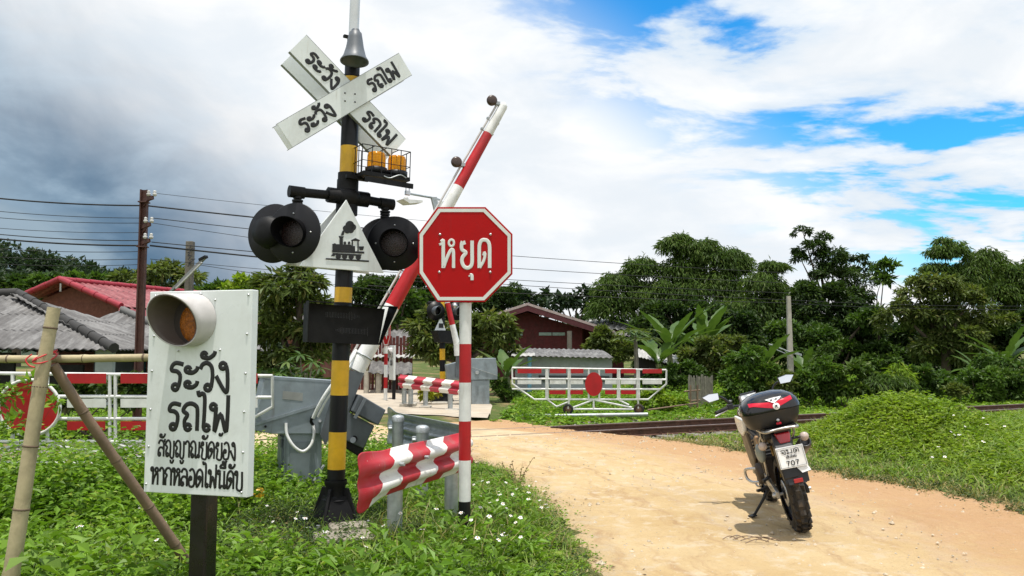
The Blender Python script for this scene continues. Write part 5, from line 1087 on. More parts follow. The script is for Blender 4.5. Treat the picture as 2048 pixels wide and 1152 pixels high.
# ================================================================== motorcycle
def motorcycle():
    c = G(1603, 1062, 0); c.z = float(zroad(c.x, c.y)) + .012
    M4 = Matrix.Translation(c) @ Matrix.Rotation(R(82), 4, 'Z') @ Matrix.Rotation(R(-13), 4, 'X')
    root = thing('motorcycle', 'black and white dual sport motorcycle with rear top box, leaning on its side stand', 'motorcycle', c, M4=M4)
    RUB = mat('tyre_rubber', (.018, .016, .014), .75, grime=(.16, .11, .06), gamt=.55, gscale=12); PLA = mat('bike_black', (.012, .012, .014), .38, grime=(.10, .07, .045), gamt=.4); GLOSS = mat('box_black', (.007, .007, .009), .16, var=.1, coat=.3, grime=(.03, .025, .02), gamt=.3)
    WHT = mat('bike_white', (.72, .72, .70), .25, grime=(.40, .31, .20), gamt=.6); ALU = mat('bike_alloy', (.40, .39, .37), .35, .8, var=.2); BRN = mat('fairing_brown', (.13, .095, .06), .5, grime=(.05, .04, .03)); ENG = mat('engine_black', (.02, .02, .02), .5, .4, grime=(.13, .09, .06))
    BLU = mat('rim_blue', (.02, .03, .25), .4); TAILR = mat('tail_red', (.40, .02, .03), .15, var=.3, coat=.5); CLR = mat('indicator_clear', (.55, .45, .40), .15); MIR = mat('mirror_glass', (.88, .90, .92), .04, 1.0, var=.02); RDB = mat('band_red', (.55, .008, .03), .22); WST = mat('sticker_white', (.8, .8, .8), .35); SILV = mat('silver', (.6, .6, .6), .3, .7)
    rng_ = random.Random(3)
    def wheel(x, r, w, rear):
        root_ = thing('wheel', None, None, (0, 0, 0)); root_.parent = root; root_.matrix_basis = Matrix.Translation((x, 0, r)); 
        mb = MB(); n = 44; prof = []
        for k in range(11):
            a = -PI * .62 + 2 * PI * .62 * k / 10; prof.append((r - w * .92 + w * .92 * math.cos(a) * (1.0 if abs(a) < 1.2 else .9), w * math.sin(a)))
        mb.T = frame((0, 0, 0), (0, 1, 0)); mb.lathe(prof, n); mb.T = Matrix.Identity(4)
        nb = 26
        for k in range(nb):
            a = 2 * PI * k / nb
            for y, ww, da, tl in ((0, .045, 0, 0), (.046, .036, .5, .55), (-.046, .036, .5, -.55)):
                aa = a + da * 2 * PI / nb; dp = w * .92 * (1 - math.cos(math.asin(min(.98, abs(y) / w)))); rr = r - dp + .002
                q = Matrix.Rotation(-aa, 3, 'Y') @ Matrix.Rotation(-tl, 3, 'X'); mb.box((rr * math.sin(-aa) * -1, y, rr * math.cos(aa)), (.052, ww, .016), q)
        mb.build('tyre', RUB, root_)
        mb = MB(); mb.T = frame((0, 0, 0), (0, 1, 0)); rr = r - w * 1.45; mb.lathe([(rr, -w * .62), (rr + .012, -w * .66), (rr - .012, -w * .5), (rr - .02, 0), (rr - .012, w * .5), (rr + .012, w * .66), (rr, w * .62)], 40); mb.lathe([(0, -.07), (.045, -.07), (.05, 0), (.045, .07), (0, .07)], 16); mb.T = Matrix.Identity(4)
        for k in range(10): a = 2 * PI * k / 10 + (.12 if k % 2 else -.12); mb.bar((.04 * math.sin(a), 0, .04 * math.cos(a)), ((rr - .01) * math.sin(a), 0, (rr - .01) * math.cos(a)), .03, .022)
        mb.build('rim', ENG, root_)
        mb = MB(); mb.T = frame((0, 0, 0), (0, 1, 0)); mb.lathe([(rr + .004, w * .67), (rr + .012, w * .675), (rr + .004, w * .68)], 40); mb.build('rim_stripe', BLU, root_)
        mb = MB(); mb.T = frame((0, .055 if rear else .06, 0), (0, 1, 0)); mb.lathe([(.055, -.003), (.11, -.003), (.11, .003), (.055, .003), (.055, -.003)], 28); mb.build('brake_disc', SILV, root_)
    wheel(0, .315, .072, True); wheel(1.34, .305, .055, False)
    # swing arm
    for s in (1, -1):
        mb = MB(); mb.prism([(-.06, s * .105, .29), (-.06, s * .105, .35), (.30, s * .10, .41), (.52, s * .09, .42), (.52, s * .09, .33), (.25, s * .10, .30)], (0, s * .03, 0)); mb.build('swing_arm', ALU if s > 0 else ENG, root, bevel=.006)
    mb = MB(); mb.cyl((0, -.16, .315), (0, .16, .315), .014, n=10); mb.cyl((0, .135, .315), (0, .155, .315), .026, n=6); mb.build('axle', SILV, root)
    # tail, plate hanger, fender
    mb = MB(); mb.prism([(-.20, -.075, .86), (-.28, -.06, .82), (-.40, -.05, .66), (-.43, -.055, .50), (-.40, -.055, .48), (-.34, -.05, .60), (-.20, -.06, .74), (.05, -.07, .78), (.05, -.07, .86)], (0, .15, 0)); mb.build('tail_fender', PLA, root, bevel=.012)
    mb = MB(); mb.prism([(-.41, -.10, .60), (-.445, -.09, .46), (-.43, .09, .46), (-.40, .10, .60)], (.012, 0, 0)); mb.prism([(-.415, -.085, .52), (-.45, -.07, .455), (-.45, .07, .455), (-.415, .085, .52)], (.015, 0, .0)); mb.build('mud_flap', PLA, root, bevel=.006)
    mb = MB(); mb.box((-.452, -.005, .482), (.012, .07, .032)); mb.build('reflector', TAILR, root, bevel=.004)
    mb = MB(); mb.prism([(-.43, .105, .752), (-.43, -.108, .748), (-.452, -.108, .583), (-.452, .105, .587)], (.004, 0, 0)); pl = mb.build('number_plate', WST, root, bevel=.003)
    ux, uz = Vector((0, -1, 0)), Vector((.13, 0, .99)); bp = lambda z, y=0: Vector((-.4335 - (.750 - z) * .133, y, z)); nr = Vector((1, 0, -.13)).normalized()
    for txt, z, h_, w_, wd in (('จมด', .696, .034, .0026, .15), ('เชียงใหม่', .664, .016, .0014, .085), ('707', .606, .036, .0036, .105)):
        mb = MB(); write(mb, txt, bp(z), ux, uz, nr, h_, w_, width=wd); mb.build('lettering', TXT, pl)
    mb = MB()
    for a, b_ in (((.742, .098), (.742, -.100)), ((.594, .098), (.594, -.100))): mb.bar(bp(a[0], a[1]), bp(b_[0], b_[1]), .002, .0016)
    for y in (.098, -.100): mb.bar(bp(.742, y), bp(.594, y), .002, .0016)
    mb.build('plate_border', TXT, pl)
    mb = MB(); mb.prism([(-.43, -.10, .60), (-.455, -.12, .545), (-.455, -.05, .535), (-.44, -.02, .58)], (.004, 0, 0)); mb.build('plate_backing', WST, root)
    mb = MB(); mb.prism([(-.30, .062, .845), (-.30, -.062, .845), (-.325, -.042, .762), (-.325, .042, .762)], (.08, 0, .0)); mb.build('tail_light', TAILR, root, bevel=.012, seg=3)
    mb = MB(); mb.box((-.24, 0, .865), (.16, .13, .025)); mb.build('tail_cowl', PLA, root, bevel=.01)
    for x, y, z in ((-.14, .155, .748), (-.24, -.17, .775)):
        mb = MB(); mb.T = frame((x, y, z), (-1, 0, .0)); mb.lathe([(0, .035), (.028, .03), (.036, .012), (.034, -.012), (.02, -.04), (0, -.045)], 14); o = mb.build('indicator', CLR, root)
        mb = MB(); mb.cyl((x + .02, y * .4, z), (x + .015, y, z), .011, n=8); mb.build('indicator_stalk', PLA, o)
    # seat, subframe, rack
    mb = MB(); mb.prism([(-.20, -.10, .86), (.15, -.12, .86), (.55, -.11, .80), (.68, -.08, .84), (.68, -.08, .78), (.30, -.11, .74), (-.2, -.08, .80)], (0, .22, 0)); mb.build('seat', mat('seat_vinyl', (.015, .015, .015), .6, bump=.2), root, bevel=.025, seg=3)
    mb = MB(); rk = [(-.30, .13, .872), (-.33, .05, .880), (-.33, -.05, .880), (-.30, -.13, .872), (.05, -.14, .868)]; mb.tube(smooth([(.05, .14, .862)] + rk, 5), .012, 8); mb.tube([(-.05, .135, .865), (-.05, .135, .80), (.02, .11, .72)], .010, 8); mb.tube([(-.05, -.135, .865), (-.05, -.135, .80), (.02, -.11, .72)], .010, 8); mb.build('rear_rack', ALU, root)
    mb = MB(); mb.box((-.08, 0, .878), (.34, .24, .018)); mb.build('box_plate', PLA, root, bevel=.006)
    # top box : lofted outline
    def loft(levels, m, name, par, n=40, capt=True):
        mb = MB(); V = []
        for (z, hx, hy, cx, e) in levels:
            for j in range(n):
                a = 2 * PI * j / n; ca, sa = math.cos(a), math.sin(a); V.append((cx + hx * math.copysign(abs(ca) ** e, ca), .02 + hy * math.copysign(abs(sa) ** e, sa), z))
        m_ = len(levels); mb.add(V, [(i * n + j, i * n + (j + 1) % n, (i + 1) * n + (j + 1) % n, (i + 1) * n + j) for i in range(m_ - 1) for j in range(n)], True)
        mb.add(V[:n], [tuple(range(n))[::-1]]); mb.add(V[-n:], [tuple(range(n))]); return mb.build(name, m, par)
    bxr = thing('top_box', None, None, (0, 0, 0)); bxr.parent = root
    loft([(.888, .155, .17, -.06, .62), (.90, .175, .195, -.06, .6), (.96, .192, .222, -.06, .58), (1.020, .20, .236, -.06, .56)], mat('box_grey_black', (.016, .016, .017), .45, grime=(.14, .09, .05), gamt=.55, gscale=2.5), 'box_base', bxr)
    loft([(1.024, .205, .242, -.06, .56), (1.045, .206, .243, -.06, .57), (1.09, .195, .228, -.06, .62), (1.13, .168, .195, -.055, .68), (1.158, .125, .145, -.05, .75), (1.172, .07, .08, -.045, .85), (1.176, .02, .025, -.045, 1.)], GLOSS, 'box_lid', bxr)
    # red V band following the lid, with white emblem and round badge
    def lidx(y, z):   # rear surface of the lid
        L_ = [(1.024, .205, .242, -.06, .56), (1.045, .206, .243, -.06, .57), (1.09, .195, .228, -.06, .62), (1.13, .168, .195, -.055, .68), (1.158, .125, .145, -.05, .75), (1.172, .07, .08, -.045, .85)]
        for p, q in zip(L_, L_[1:]):
            if p[0] <= z <= q[0]:
                t = (z - p[0]) / (q[0] - p[0]); hx, hy, cx, e = [p[i] + (q[i] - p[i]) * t for i in range(1, 5)]; s = min(.999, abs(y - .02) / hy); a = math.asin(s ** (1 / e)); return cx - hx * abs(math.cos(a)) ** e
        return -.1
    def patch(f0, f1, ys, m, name, off, nz=6):
        mb = MB(); V = []; k = nz + 1
        for y in ys:
            for i in range(k): z = f0(y) + (f1(y) - f0(y)) * i / nz; V.append((lidx(y, z) - off, y, z + off * .5))
        mb.add(V, [(a * k + i, a * k + i + 1, (a + 1) * k + i + 1, (a + 1) * k + i) for a in range(len(ys) - 1) for i in range(nz)], True); return mb.build(name, m, bxr)
    ys = [(.02 - .175 + .35 * i / 30) for i in range(31)]
    band = patch(lambda y: 1.040 + .045 * min(1, abs(y - .0) / .16), lambda y: 1.092 + .022 * min(1, abs(y) / .16), ys, RDB, 'red_band', .0035)
    mb = MB(); E_ = lambda y, z: Vector((lidx(y, z) - .007, y, z + .004))
    mb.prism([E_(.06, 1.118), E_(-.075, 1.122), E_(-.055, 1.105), E_(-.005, 1.082), E_(.015, 1.09)], (-.002, 0, .001)); mb.build('emblem', WST, bxr)
    mb = MB()
    for p in ([(.025, 1.112), (.005, 1.115), (-.0, 1.104), (.018, 1.100)], [(-.02, 1.115), (-.045, 1.117), (-.035, 1.106), (-.012, 1.104)]): mb.prism([E_(*q) + Vector((-.003, 0, .001)) for q in p], (-.0015, 0, .0005))
    mb.build('emblem_mark', TXT, bxr)
    bc_ = E_(-.012, 1.054) + Vector((-.006, 0, 0)); mb = MB(); mb.T = frame(bc_, (-1, 0, .25)); mb.lathe([(0, .003), (.026, .003), (.028, 0)], 24); bdg = mb.build('round_badge', WST, bxr)
    mb = MB(); mb.T = frame(bc_ + Vector((-.004, 0, .001)), (-1, 0, .25), (0, 0, 1))
    for p, q in (((-.012, -.014), (.002, .002)), ((.002, .002), (.010, -.016)), ((.002, .002), (0, .014)), ((-.010, .006), (.012, .008)), ((-.002, -.002), (-.012, .004))): mb.bar((p[0], p[1], .001), (q[0], q[1], .001), .004, .002)
    mb.build('badge_mark', TXT, bdg)
    mb = MB(); mb.T = frame((-.262, .0, .945), (-1, 0, 0)); mb.lathe([(0, .004), (.012, .003), (.013, -.01)], 12); mb.build('lock', SILV, bxr)
    mb = MB(); mb.box((-.256, 0, .918), (.012, .04, .018)); mb.build('box_button', RDB, bxr, bevel=.003)
    for y, r in ((.225, .022), (.215, .017)): 
        pass
    p = Vector((-.10, .262, 1.055)); mb = MB(); mb.T = frame(p + Vector((.03, -.0, 0)), (-.15, 1, .1)); mb.lathe([(.018, .002), (.030, .002)], 20); mb.build('side_sticker', WST, bxr)
    # side panels, fairing, tank
    mb = MB(); mb.prism([(-.02, .085, .80), (.40, .13, .76), (.42, .13, .62), (.22, .12, .60), (.06, .10, .70)], (0, .02, 0)); mb.build('side_panel', BRN, root, bevel=.012); mb = MB(); mb.prism([(-.02, -.085, .80), (.40, -.13, .76), (.42, -.13, .62), (.22, -.12, .60), (.06, -.10, .70)], (0, -.02, 0)); mb.build('side_panel', PLA, root, bevel=.012)
    mb = MB(); mb.prism([(.10, .125, .735), (.20, .13, .80), (.24, .13, .79), (.15, .125, .70)], (0, .03, 0)); mb.build('side_cover', mat('cover_tan', (.30, .17, .07), .5), root, bevel=.01)
    mb = MB(); mb.sphere((0, 0, 0), 1, 24, (.25, .15, .15)); o = mb.build('fuel_tank', WHT, root); o.location = (.80, 0, .88)
    for s in (1, -1):
        mb = MB(); mb.prism([(.70, s * .13, .90), (.98, s * .17, .92), (1.12, s * .15, .84), (1.02, s * .16, .76), (.86, s * .15, .73), (.74, s * .14, .78)], (0, s * .035, 0)); mb.build('tank_shroud', WHT, root, bevel=.018, seg=3)
        mb = MB(); mb.prism([(.72, s * .135, .77), (1.04, s * .15, .76), (.98, s * .13, .44), (.80, s * .12, .40), (.70, s * .12, .52)], (0, s * .03, 0)); mb.build('lower_fairing', BRN, root, bevel=.015)
    # engine, frame, exhaust
    mb = MB(); mb.box((.72, 0, .42), (.34, .24, .24)); mb.box((.84, 0, .60), (.20, .17, .22), Matrix.Rotation(R(12), 3, 'Y')); mb.T = frame((.64, .12, .40), (0, 1, 0)); mb.lathe([(0, .05), (.08, .048), (.095, .03), (.10, -.02)], 20); mb.T = frame((.64, -.12, .40), (0, -1, 0)); mb.lathe([(0, .05), (.08, .048), (.095, .03), (.10, -.02)], 20); mb.T = Matrix.Identity(4); mb.build('engine', ENG, root, bevel=.02)
    mb = MB(); fins = mb
    for k in range(6): fins.box((.84, 0, .52 + k * .032), (.235, .21, .010), Matrix.Rotation(R(12), 3, 'Y'))
    fins.box((.74, 0, .285), (.34, .16, .02)); fins.build('engine_fins', ALU, root)
    mb = MB()
    for s in (1, -1):
        mb.tube(smooth([(1.10, s * .02, .92), (.80, s * .12, .80), (.50, s * .11, .72), (.48, s * .10, .40)], 5), .018, 8); mb.tube(smooth([(1.08, s * .02, .82), (.98, s * .08, .45), (.82, s * .09, .28), (.5, s * .10, .32)], 5), .016, 8); mb.tube([(.48, s * .10, .66), (-.05, s * .085, .82)], .014, 8)
    mb.build('frame', PLA, root)
    mb = MB(); mb.tube(smooth([(.95, -.05, .55), (1.02, -.10, .40), (.85, -.14, .27), (.55, -.13, .34), (.35, -.15, .52)], 6), .020, 10); mb.build('exhaust_pipe', ALU, root)
    mb = MB(); a_, b_ = Vector((.36, -.165, .53)), Vector((-.16, -.185, .72)); mb.T = frame(a_, b_ - a_); L_ = (b_ - a_).length; mb.lathe([(.02, -.02), (.05, .02), (.056, .08), (.056, L_ - .05), (.045, L_), (.036, L_ + .004), (.030, L_ - .03), (0, L_ - .03)], 22); mb.build('muffler', mat('muffler_grey', (.10, .10, .105), .35, .7), root)
    # crash bar, peg, stand, levers
    mb = MB(); mb.tube(smooth([(.62, .10, .44), (.66, .20, .455), (.74, .245, .44), (.78, .25, .39), (.76, .24, .345), (.68, .20, .325), (.62, .10, .33)], 6), .013, 10); mb.build('crash_bar', SILV, root); mb = MB(); mb.tube(smooth([(.62, -.10, .44), (.66, -.20, .455), (.74, -.245, .44), (.78, -.25, .39), (.76, -.24, .345), (.68, -.20, .325), (.62, -.10, .33)], 6), .013, 10); mb.build('crash_bar', SILV, root)
    for s in (1, -1): mb = MB(); mb.bar((.50, s * .11, .29), (.47, s * .22, .285), .04, .022); mb.build('foot_peg', ENG, root, bevel=.004)
    for s in (1, -1): mb = MB(); mb.tube([(.36, s * .11, .42), (.20, s * .125, .44), (.16, s * .15, .43)], .014, 8); mb.bar((.17, s * .13, .435), (.14, s * .19, .42), .03, .02); mb.build('passenger_peg', ENG, root)
    I = M4.inverted(); ft = I @ Vector((G(1507, 1036, 0).x, G(1507, 1036, 0).y, .012)); mb = MB(); s0 = Vector((.52, .10, .28)); mb.tube([s0, s0.lerp(ft, .9), ft + Vector((0, .0, .012))], [.015, .012, .011], 8); mb.bar(ft + Vector((-.03, -.01, .008)), ft + Vector((.04, .02, .008)), .05, .012); mb.build('side_stand', ENG, root)
    mb = MB(); mb.tube(smooth([(.66, .14, .30), (.74, .17, .27), (.82, .18, .30)], 4), .009, 6); mb.build('gear_lever', ALU, root)
    mb = MB(); mb.sphere((0, 0, 0), 1, 14, (.05, .042, .085)); o = mb.build('side_bottle', mat('bottle_grey', (.28, .31, .29), .3, grime=(.3, .2, .1), gamt=.4), root); o.location = (.14, .15, .655)
    mb = MB(); mb.tube(smooth([(.05, .12, .80), (.12, .135, .74), (.14, .135, .55), (.22, .13, .40)], 5), .012, 8); mb.build('hose', ALU, root)
    mb = MB(); mb.bar((.16, .0, .42), (.34, 0, .74), .07, .07)
    for k in range(9): mb.T = frame(Vector((.18, 0, .45)).lerp(Vector((.33, 0, .72)), k / 8), (.18, 0, .32)); mb.lathe([(.034, -.006), (.046, 0), (.034, .006)], 12)
    mb.T = Matrix.Identity(4); mb.build('shock', mat('spring_yellow', (.30, .19, .03), .5), root)
    # fork, steering turned left
    st = thing('steering', None, None, (0, 0, 0)); st.parent = root; ax = Vector((-.40, 0, .92)).normalized(); piv = Vector((1.12, 0, .86)); st.matrix_basis = Matrix.Translation(piv) @ Matrix.Rotation(R(4), 4, ax) @ Matrix.Translation(-piv)
    for s in (1, -1):
        mb = MB(); mb.cyl((1.34, s * .09, .30), (1.20, s * .09, .62), .030, n=12); mb.cyl((1.20, s * .09, .62), (1.05, s * .09, .98), .024, n=12); mb.build('fork_leg', ENG if s < 0 else ALU, st)
    mb = MB(); P = [(1.34 + .36 * math.cos(a), 0, .305 + .36 * math.sin(a)) for a in np.linspace(R(35), R(150), 9)]
    for a_, b_ in zip(P, P[1:]): mb.bar(a_, b_, .13, .012)
    mb.build('front_fender', PLA, st)
    mb = MB(); mb.tube(smooth([(.93, .37, 1.00), (.99, .24, 1.02), (1.06, .12, 1.00), (1.07, .0, .99), (1.06, -.12, 1.00), (.99, -.24, 1.02), (.93, -.37, 1.00)], 6), .013, 8); mb.build('handlebar', PLA, st)
    for s in (1, -1):
        mb = MB(); mb.tube([(.98, s * .25, 1.017), (.925, s * .375, 1.0)], .019, 10); mb.build('grip', mat('grip_rubber', (.012, .012, .012), .8), st)
        mb = MB(); mb.box((1.0, s * .215, 1.02), (.06, .06, .055)); mb.tube([(1.01, s * .19, 1.05), (1.02, s * .21, 1.06)], .03, 8); mb.build('switch_block', PLA, st, bevel=.008)
        mb = MB(); mb.tube(smooth([(1.03, s * .22, 1.005), (1.03, s * .28, .985), (.985, s * .38, .965)], 5), .009, 8); mb.build('lever', SILV, st)
        mz_ = 1.15; mb = MB(); mb.tube(smooth([(1.01, s * .20, 1.03), (1.02, s * .24, 1.10), (1.0, s * .29, mz_ - .01)], 5), .011, 8); stem = mb.build('mirror_stem', PLA, st)
        pts = [(.10, .018), (.03, .036), (-.062, .026), (-.056, -.036), (.045, -.042)]
        P = [Vector((  .985 + .10 * z + .10 * y, s * (.355 + y), mz_ + z)) for y, z in pts]; mb = MB(); mb.prism(P, (.03, 0, 0)); mh = mb.build('mirror_shell', PLA, st, bevel=.006)
        cx = sum(P, Vector()) / 5; mb = MB(); mb.prism([cx + (p - cx) * .93 - Vector((.003, 0, 0)) for p in P], (.002, 0, 0)); mb.build('mirror_glass', MIR, mh)
    mb = MB(); mb.prism([(1.06, .10, 1.00), (1.06, -.10, 1.00), (1.14, -.09, 1.09), (1.14, .09, 1.09)], (.03, 0, -.02)); o = mb.build('dashboard', PLA, st, bevel=.01); mb = MB(); mb.prism([(1.072, .075, 1.018), (1.072, -.075, 1.018), (1.130, -.07, 1.080), (1.130, .07, 1.080)], (-.006, 0, .004)); mb.build('dash_screen', mat('dash_glass', (.30, .33, .36), .1), o)
    mb = MB(); mb.prism([(1.16, .10, .98), (1.16, -.10, .98), (1.12, -.07, 1.10), (1.12, .07, 1.10)], (.006, 0, .002)); mb.build('windscreen', mat('screen_smoke', (.05, .055, .06), .1), st)
    mb = MB(); mb.prism([(1.14, -.12, .99), (1.28, -.09, .94), (1.30, -.08, .80), (1.16, -.11, .76)], (0, .22, 0)); mb.build('headlight', PLA, st, bevel=.03, seg=3)
motorcycle()
# ================================================================== vegetation
def nrmz(a): return a / np.maximum(np.linalg.norm(a, axis=-1, keepdims=True), 1e-9)
def leaf_mesh(name, P, D, Nn, L, W, m, bend=.18, mi=None, blade_=False):
    """one folded pointed leaf per row: base P, direction D, rough normal Nn, length L, half width W"""
    D = nrmz(D); Sd = nrmz(np.cross(D, Nn)); Nn = np.cross(Sd, D); L = L[:, None]; W = W[:, None]
    b = P; mid = P + D * L * .45; tip = P + D * L - Nn * L * bend
    l = mid - Sd * W + Nn * W * .35; r = mid + Sd * W + Nn * W * .35
    V = np.stack([b, r, tip, l], 1).reshape(-1, 3); n = len(P); k = np.arange(n)[:, None] * 4
    Fc = np.concatenate([k + np.array([[0, 1, 3]]), k + np.array([[1, 2, 3]])] if blade_ else [k + np.array([[0, 1, 2]]), k + np.array([[0, 2, 3]])], 1).reshape(-1, 3)
    return np_mesh(name, V, Fc, m, mi=None if mi is None else np.repeat(mi, 2))
def sphere_dirs(n): v = rng.normal(size=(n, 3)); return nrmz(v)
def crown_arrays(cl, leaf, dens, style):
    Ps, Ds, Ns, Ls, Ws = [], [], [], [], []
    for (c, r) in cl:
        r = np.array(r); c = np.array(c)
        k = max(6, int(6 + 4.5 * r.mean() / max(leaf * 3.5, .3))); area = 4 * PI * (r.mean() ** 2)
        n = int(min(8500, 1.9 * dens * area / (leaf * leaf * .22)))
        sd = sphere_dirs(k); sd[:, 2] = np.where(sd[:, 2] < -.55, -sd[:, 2], sd[:, 2]); sc = c + sd * r * rng.uniform(.5, .95, (k, 1)); sr = r.mean() * rng.uniform(.22, .48, k)
        idx = rng.integers(0, k, n); d = sphere_dirs(n); d[:, 2] = np.abs(d[:, 2]) * rng.choice([1, 1, 1, -.6], n)
        p = sc[idx] + d * sr[idx][:, None] * (rng.uniform(.25, 1.0, n) ** .5)[:, None] * np.array([1.1, 1.1, .85])
        if style == 'bamboo':
            fill = rng.uniform(0, 1, n) < .55; u_ = sphere_dirs(n); u_[:, 2] = np.where(u_[:, 2] < -.3, -u_[:, 2], u_[:, 2]); p = np.where(fill[:, None], c + u_ * r * (rng.uniform(.45, 1.05, n) + .06 * np.sin(u_[:, 0] * 9 + u_[:, 1] * 7))[:, None], p)
        out = nrmz((p - c) / r + d * .7)
        if style == 'bamboo':
            D = out * np.array([1, 1, .25]) + rng.normal(0, .35, (n, 3)) + np.array([0, 0, -.75]); L = leaf * rng.uniform(.8, 1.6, n); W = L * .11
        elif style == 'mango':
            D = out * np.array([1, 1, .5]) + rng.normal(0, .5, (n, 3)) + np.array([0, 0, -.35]); L = leaf * rng.uniform(.7, 1.3, n); W = L * .18
        else:
            D = out + rng.normal(0, .6, (n, 3)) + np.array([0, 0, -.15]); L = leaf * rng.uniform(.6, 1.3, n); W = L * .26
        Nn = out * .6 + np.array([0, 0, 1.0]) + rng.normal(0, .35, (n, 3))
        Ps.append(p); Ds.append(D); Ns.append(Nn); Ls.append(L); Ws.append(W)
    return [np.concatenate(a) for a in (Ps, Ds, Ns, Ls, Ws)]
def tree(name, label, cat, clumps, Y, base, m, leaf=.22, dens=1.0, style='broad', tr=.14, bark=None, group=None, ymul=1.0, stems=1):
    """clumps: (px, py, rx, ry[, dY]) measured on the photograph, at depth Y"""
    cl = []
    for c in clumps:
        x, y, rx, ry = c[:4]; yy = Y + (c[4] if len(c) > 4 else 0); p = at(x, y, yy); k = yy / F
        cl.append(((p.x, p.y, p.z), (rx * k, (rx + ry) / 2 * k * ymul, ry * k)))
    b_ = at(base[0], base[1], Y); zg = float(zground(b_.x, b_.y)); root = thing(name, label, cat, (b_.x, b_.y, zg), 0, group)
    P, D, Nn, L, W = crown_arrays(cl, leaf, dens, style); P = P - np.array([b_.x, b_.y, zg]); ok = P[:, 2] > .03; P, D, Nn, L, W = P[ok], D[ok], Nn[ok], L[ok], W[ok]
    link('crown', leaf_mesh('crown', P, D, Nn, L, W, m), root)
    mb = MB(); cz = sum(c[0][2] for c in cl) / len(cl) - zg; cxm = sum(c[0][0] for c in cl) / len(cl) - b_.x; cym = sum(c[0][1] for c in cl) / len(cl) - b_.y
    fork = Vector((cxm * .35, cym * .35, max(cz * .55, .15)))
    if tr > 0:
        if stems == 1: mb.tube(smooth([(0, 0, -.1), (fork.x * .3 + .05, fork.y * .3, fork.z * .5), fork], 5), [tr * (1.25 - .55 * i / 10) for i in range(11)], 9)
        for i, (c, r) in enumerate(cl):
            e = Vector(c) - Vector((b_.x, b_.y, zg)); s_ = fork if stems == 1 else Vector((random.uniform(-.25, .25), random.uniform(-.25, .25), 0)); mid = s_.lerp(e, .55) + Vector((random.uniform(-.2, .2), random.uniform(-.2, .2), .15 * e.z * .3))
            rr = tr * (.6 if stems == 1 else .55); mb.tube(smooth([s_, mid, e + Vector((0, 0, r[2] * .5))], 5), [rr * (1 - .085 * j) for j in range(11)], 6)
        mb.build('trunk' if stems == 1 else 'stems', bark or BARK, root)
    return root
BG = 'trees and shrubs behind the track'
T_ = lambda *a, **k: tree('tree', a[0], 'tree', *a[1:], **k)
T_('big mango tree with drooping olive leaves left of the black mast', [(585, 585, 68, 55), (545, 625, 45, 50), (625, 640, 45, 60), (560, 690, 62, 55), (620, 710, 40, 50), (530, 735, 40, 40), (600, 545, 35, 25)], 17.5, (585, 880), LF_LT, leaf=.22, dens=1.0, style='mango', tr=.16)
T_('dark green tree whose crown shows between the mast and the stop sign', [(740, 600, 62, 45), (800, 590, 60, 48), (860, 615, 50, 48), (700, 640, 60, 40), (790, 640, 60, 40)], 35, (780, 770), LF_DK, leaf=.20, dens=1.0, tr=.25)
T_('brighter leaved tree just left of the stop sign edge', [(815, 610, 35, 30), (790, 640, 30, 25)], 32, (815, 780), LF_MD, leaf=.28, dens=.9, tr=.15)
T_('tall far tree rising just right of the stop sign', [(985, 605, 45, 38), (1012, 600, 28, 36), (940, 630, 60, 40), (1000, 640, 50, 30)], 46, (985, 760), LF_DK, leaf=.20, dens=1.0, tr=.25)
T_('leafy mango tree around the distant barrier machine', [(865, 665, 46, 32), (845, 705, 38, 34), (960, 660, 52, 30), (1000, 695, 42, 40), (900, 715, 48, 36), (935, 690, 40, 35), (1010, 655, 28, 22), (860, 640, 28, 18)], 25, (925, 790), LF_LT, leaf=.26, dens=1.0, style='mango', tr=.14)
T_('round olive tree behind the red roof, crossed by the brown pole', [(320, 560, 66, 30), (262, 572, 36, 28), (378, 570, 34, 30), (320, 595, 80, 25)], 36, (320, 770), LF_LT, leaf=.34, dens=1.0, style='mango', tr=.22)
T_('dark tree at the left edge behind the hipped roof', [(30, 590, 50, 32), (-40, 585, 60, 40), (80, 580, 40, 25)], 50, (30, 760), LF_DK, leaf=.45, dens=1.0, tr=.25)
T_('light green tree top showing over the gable of the red roof', [(120, 568, 46, 22), (180, 572, 40, 18), (90, 585, 50, 24)], 48, (130, 760), LF_MD, leaf=.42, dens=.9, tr=.25)
T_('low green tree in the gap right of the round olive tree', [(450, 590, 45, 22), (500, 585, 38, 26), (430, 605, 60, 25)], 44, (460, 760), LF_MD, leaf=.4, dens=.9, tr=.22)
T_('pale green feathery tree top above the white lamp board', [(478, 572, 26, 18), (460, 585, 22, 14)], 40, (478, 760), LF_BR, leaf=.3, dens=.6, tr=.1)
T_('far dark tree with thin broken top left of the bamboo thicket', [(1060, 600, 32, 18), (1095, 592, 16, 12), (1040, 610, 40, 22)], 75, (1060, 740), LF_HL, leaf=.6, dens=.6, tr=.2)
T_('far tree with sparse crown just above the red house ridge', [(1130, 603, 26, 16), (1165, 590, 24, 14), (1180, 610, 40, 24), (1110, 615, 40, 18)], 72, (1150, 740), LF_HL, leaf=.6, dens=.6, tr=.2)
T_('tall bamboo thicket with arching domed tops over the banana plants', [(1283, 545, 40, 30), (1240, 580, 56, 34), (1359, 550, 48, 36), (1354, 500, 40, 26), (1440, 528, 62, 36), (1478, 540, 26, 28), (1400, 505, 45, 28), (1320, 600, 70, 40), (1420, 590, 90, 50), (1230, 625, 60, 40), (1360, 480, 30, 12)], 39, (1340, 790), LF_BA, leaf=.215, dens=1.25, style='bamboo', tr=.10, stems=9)
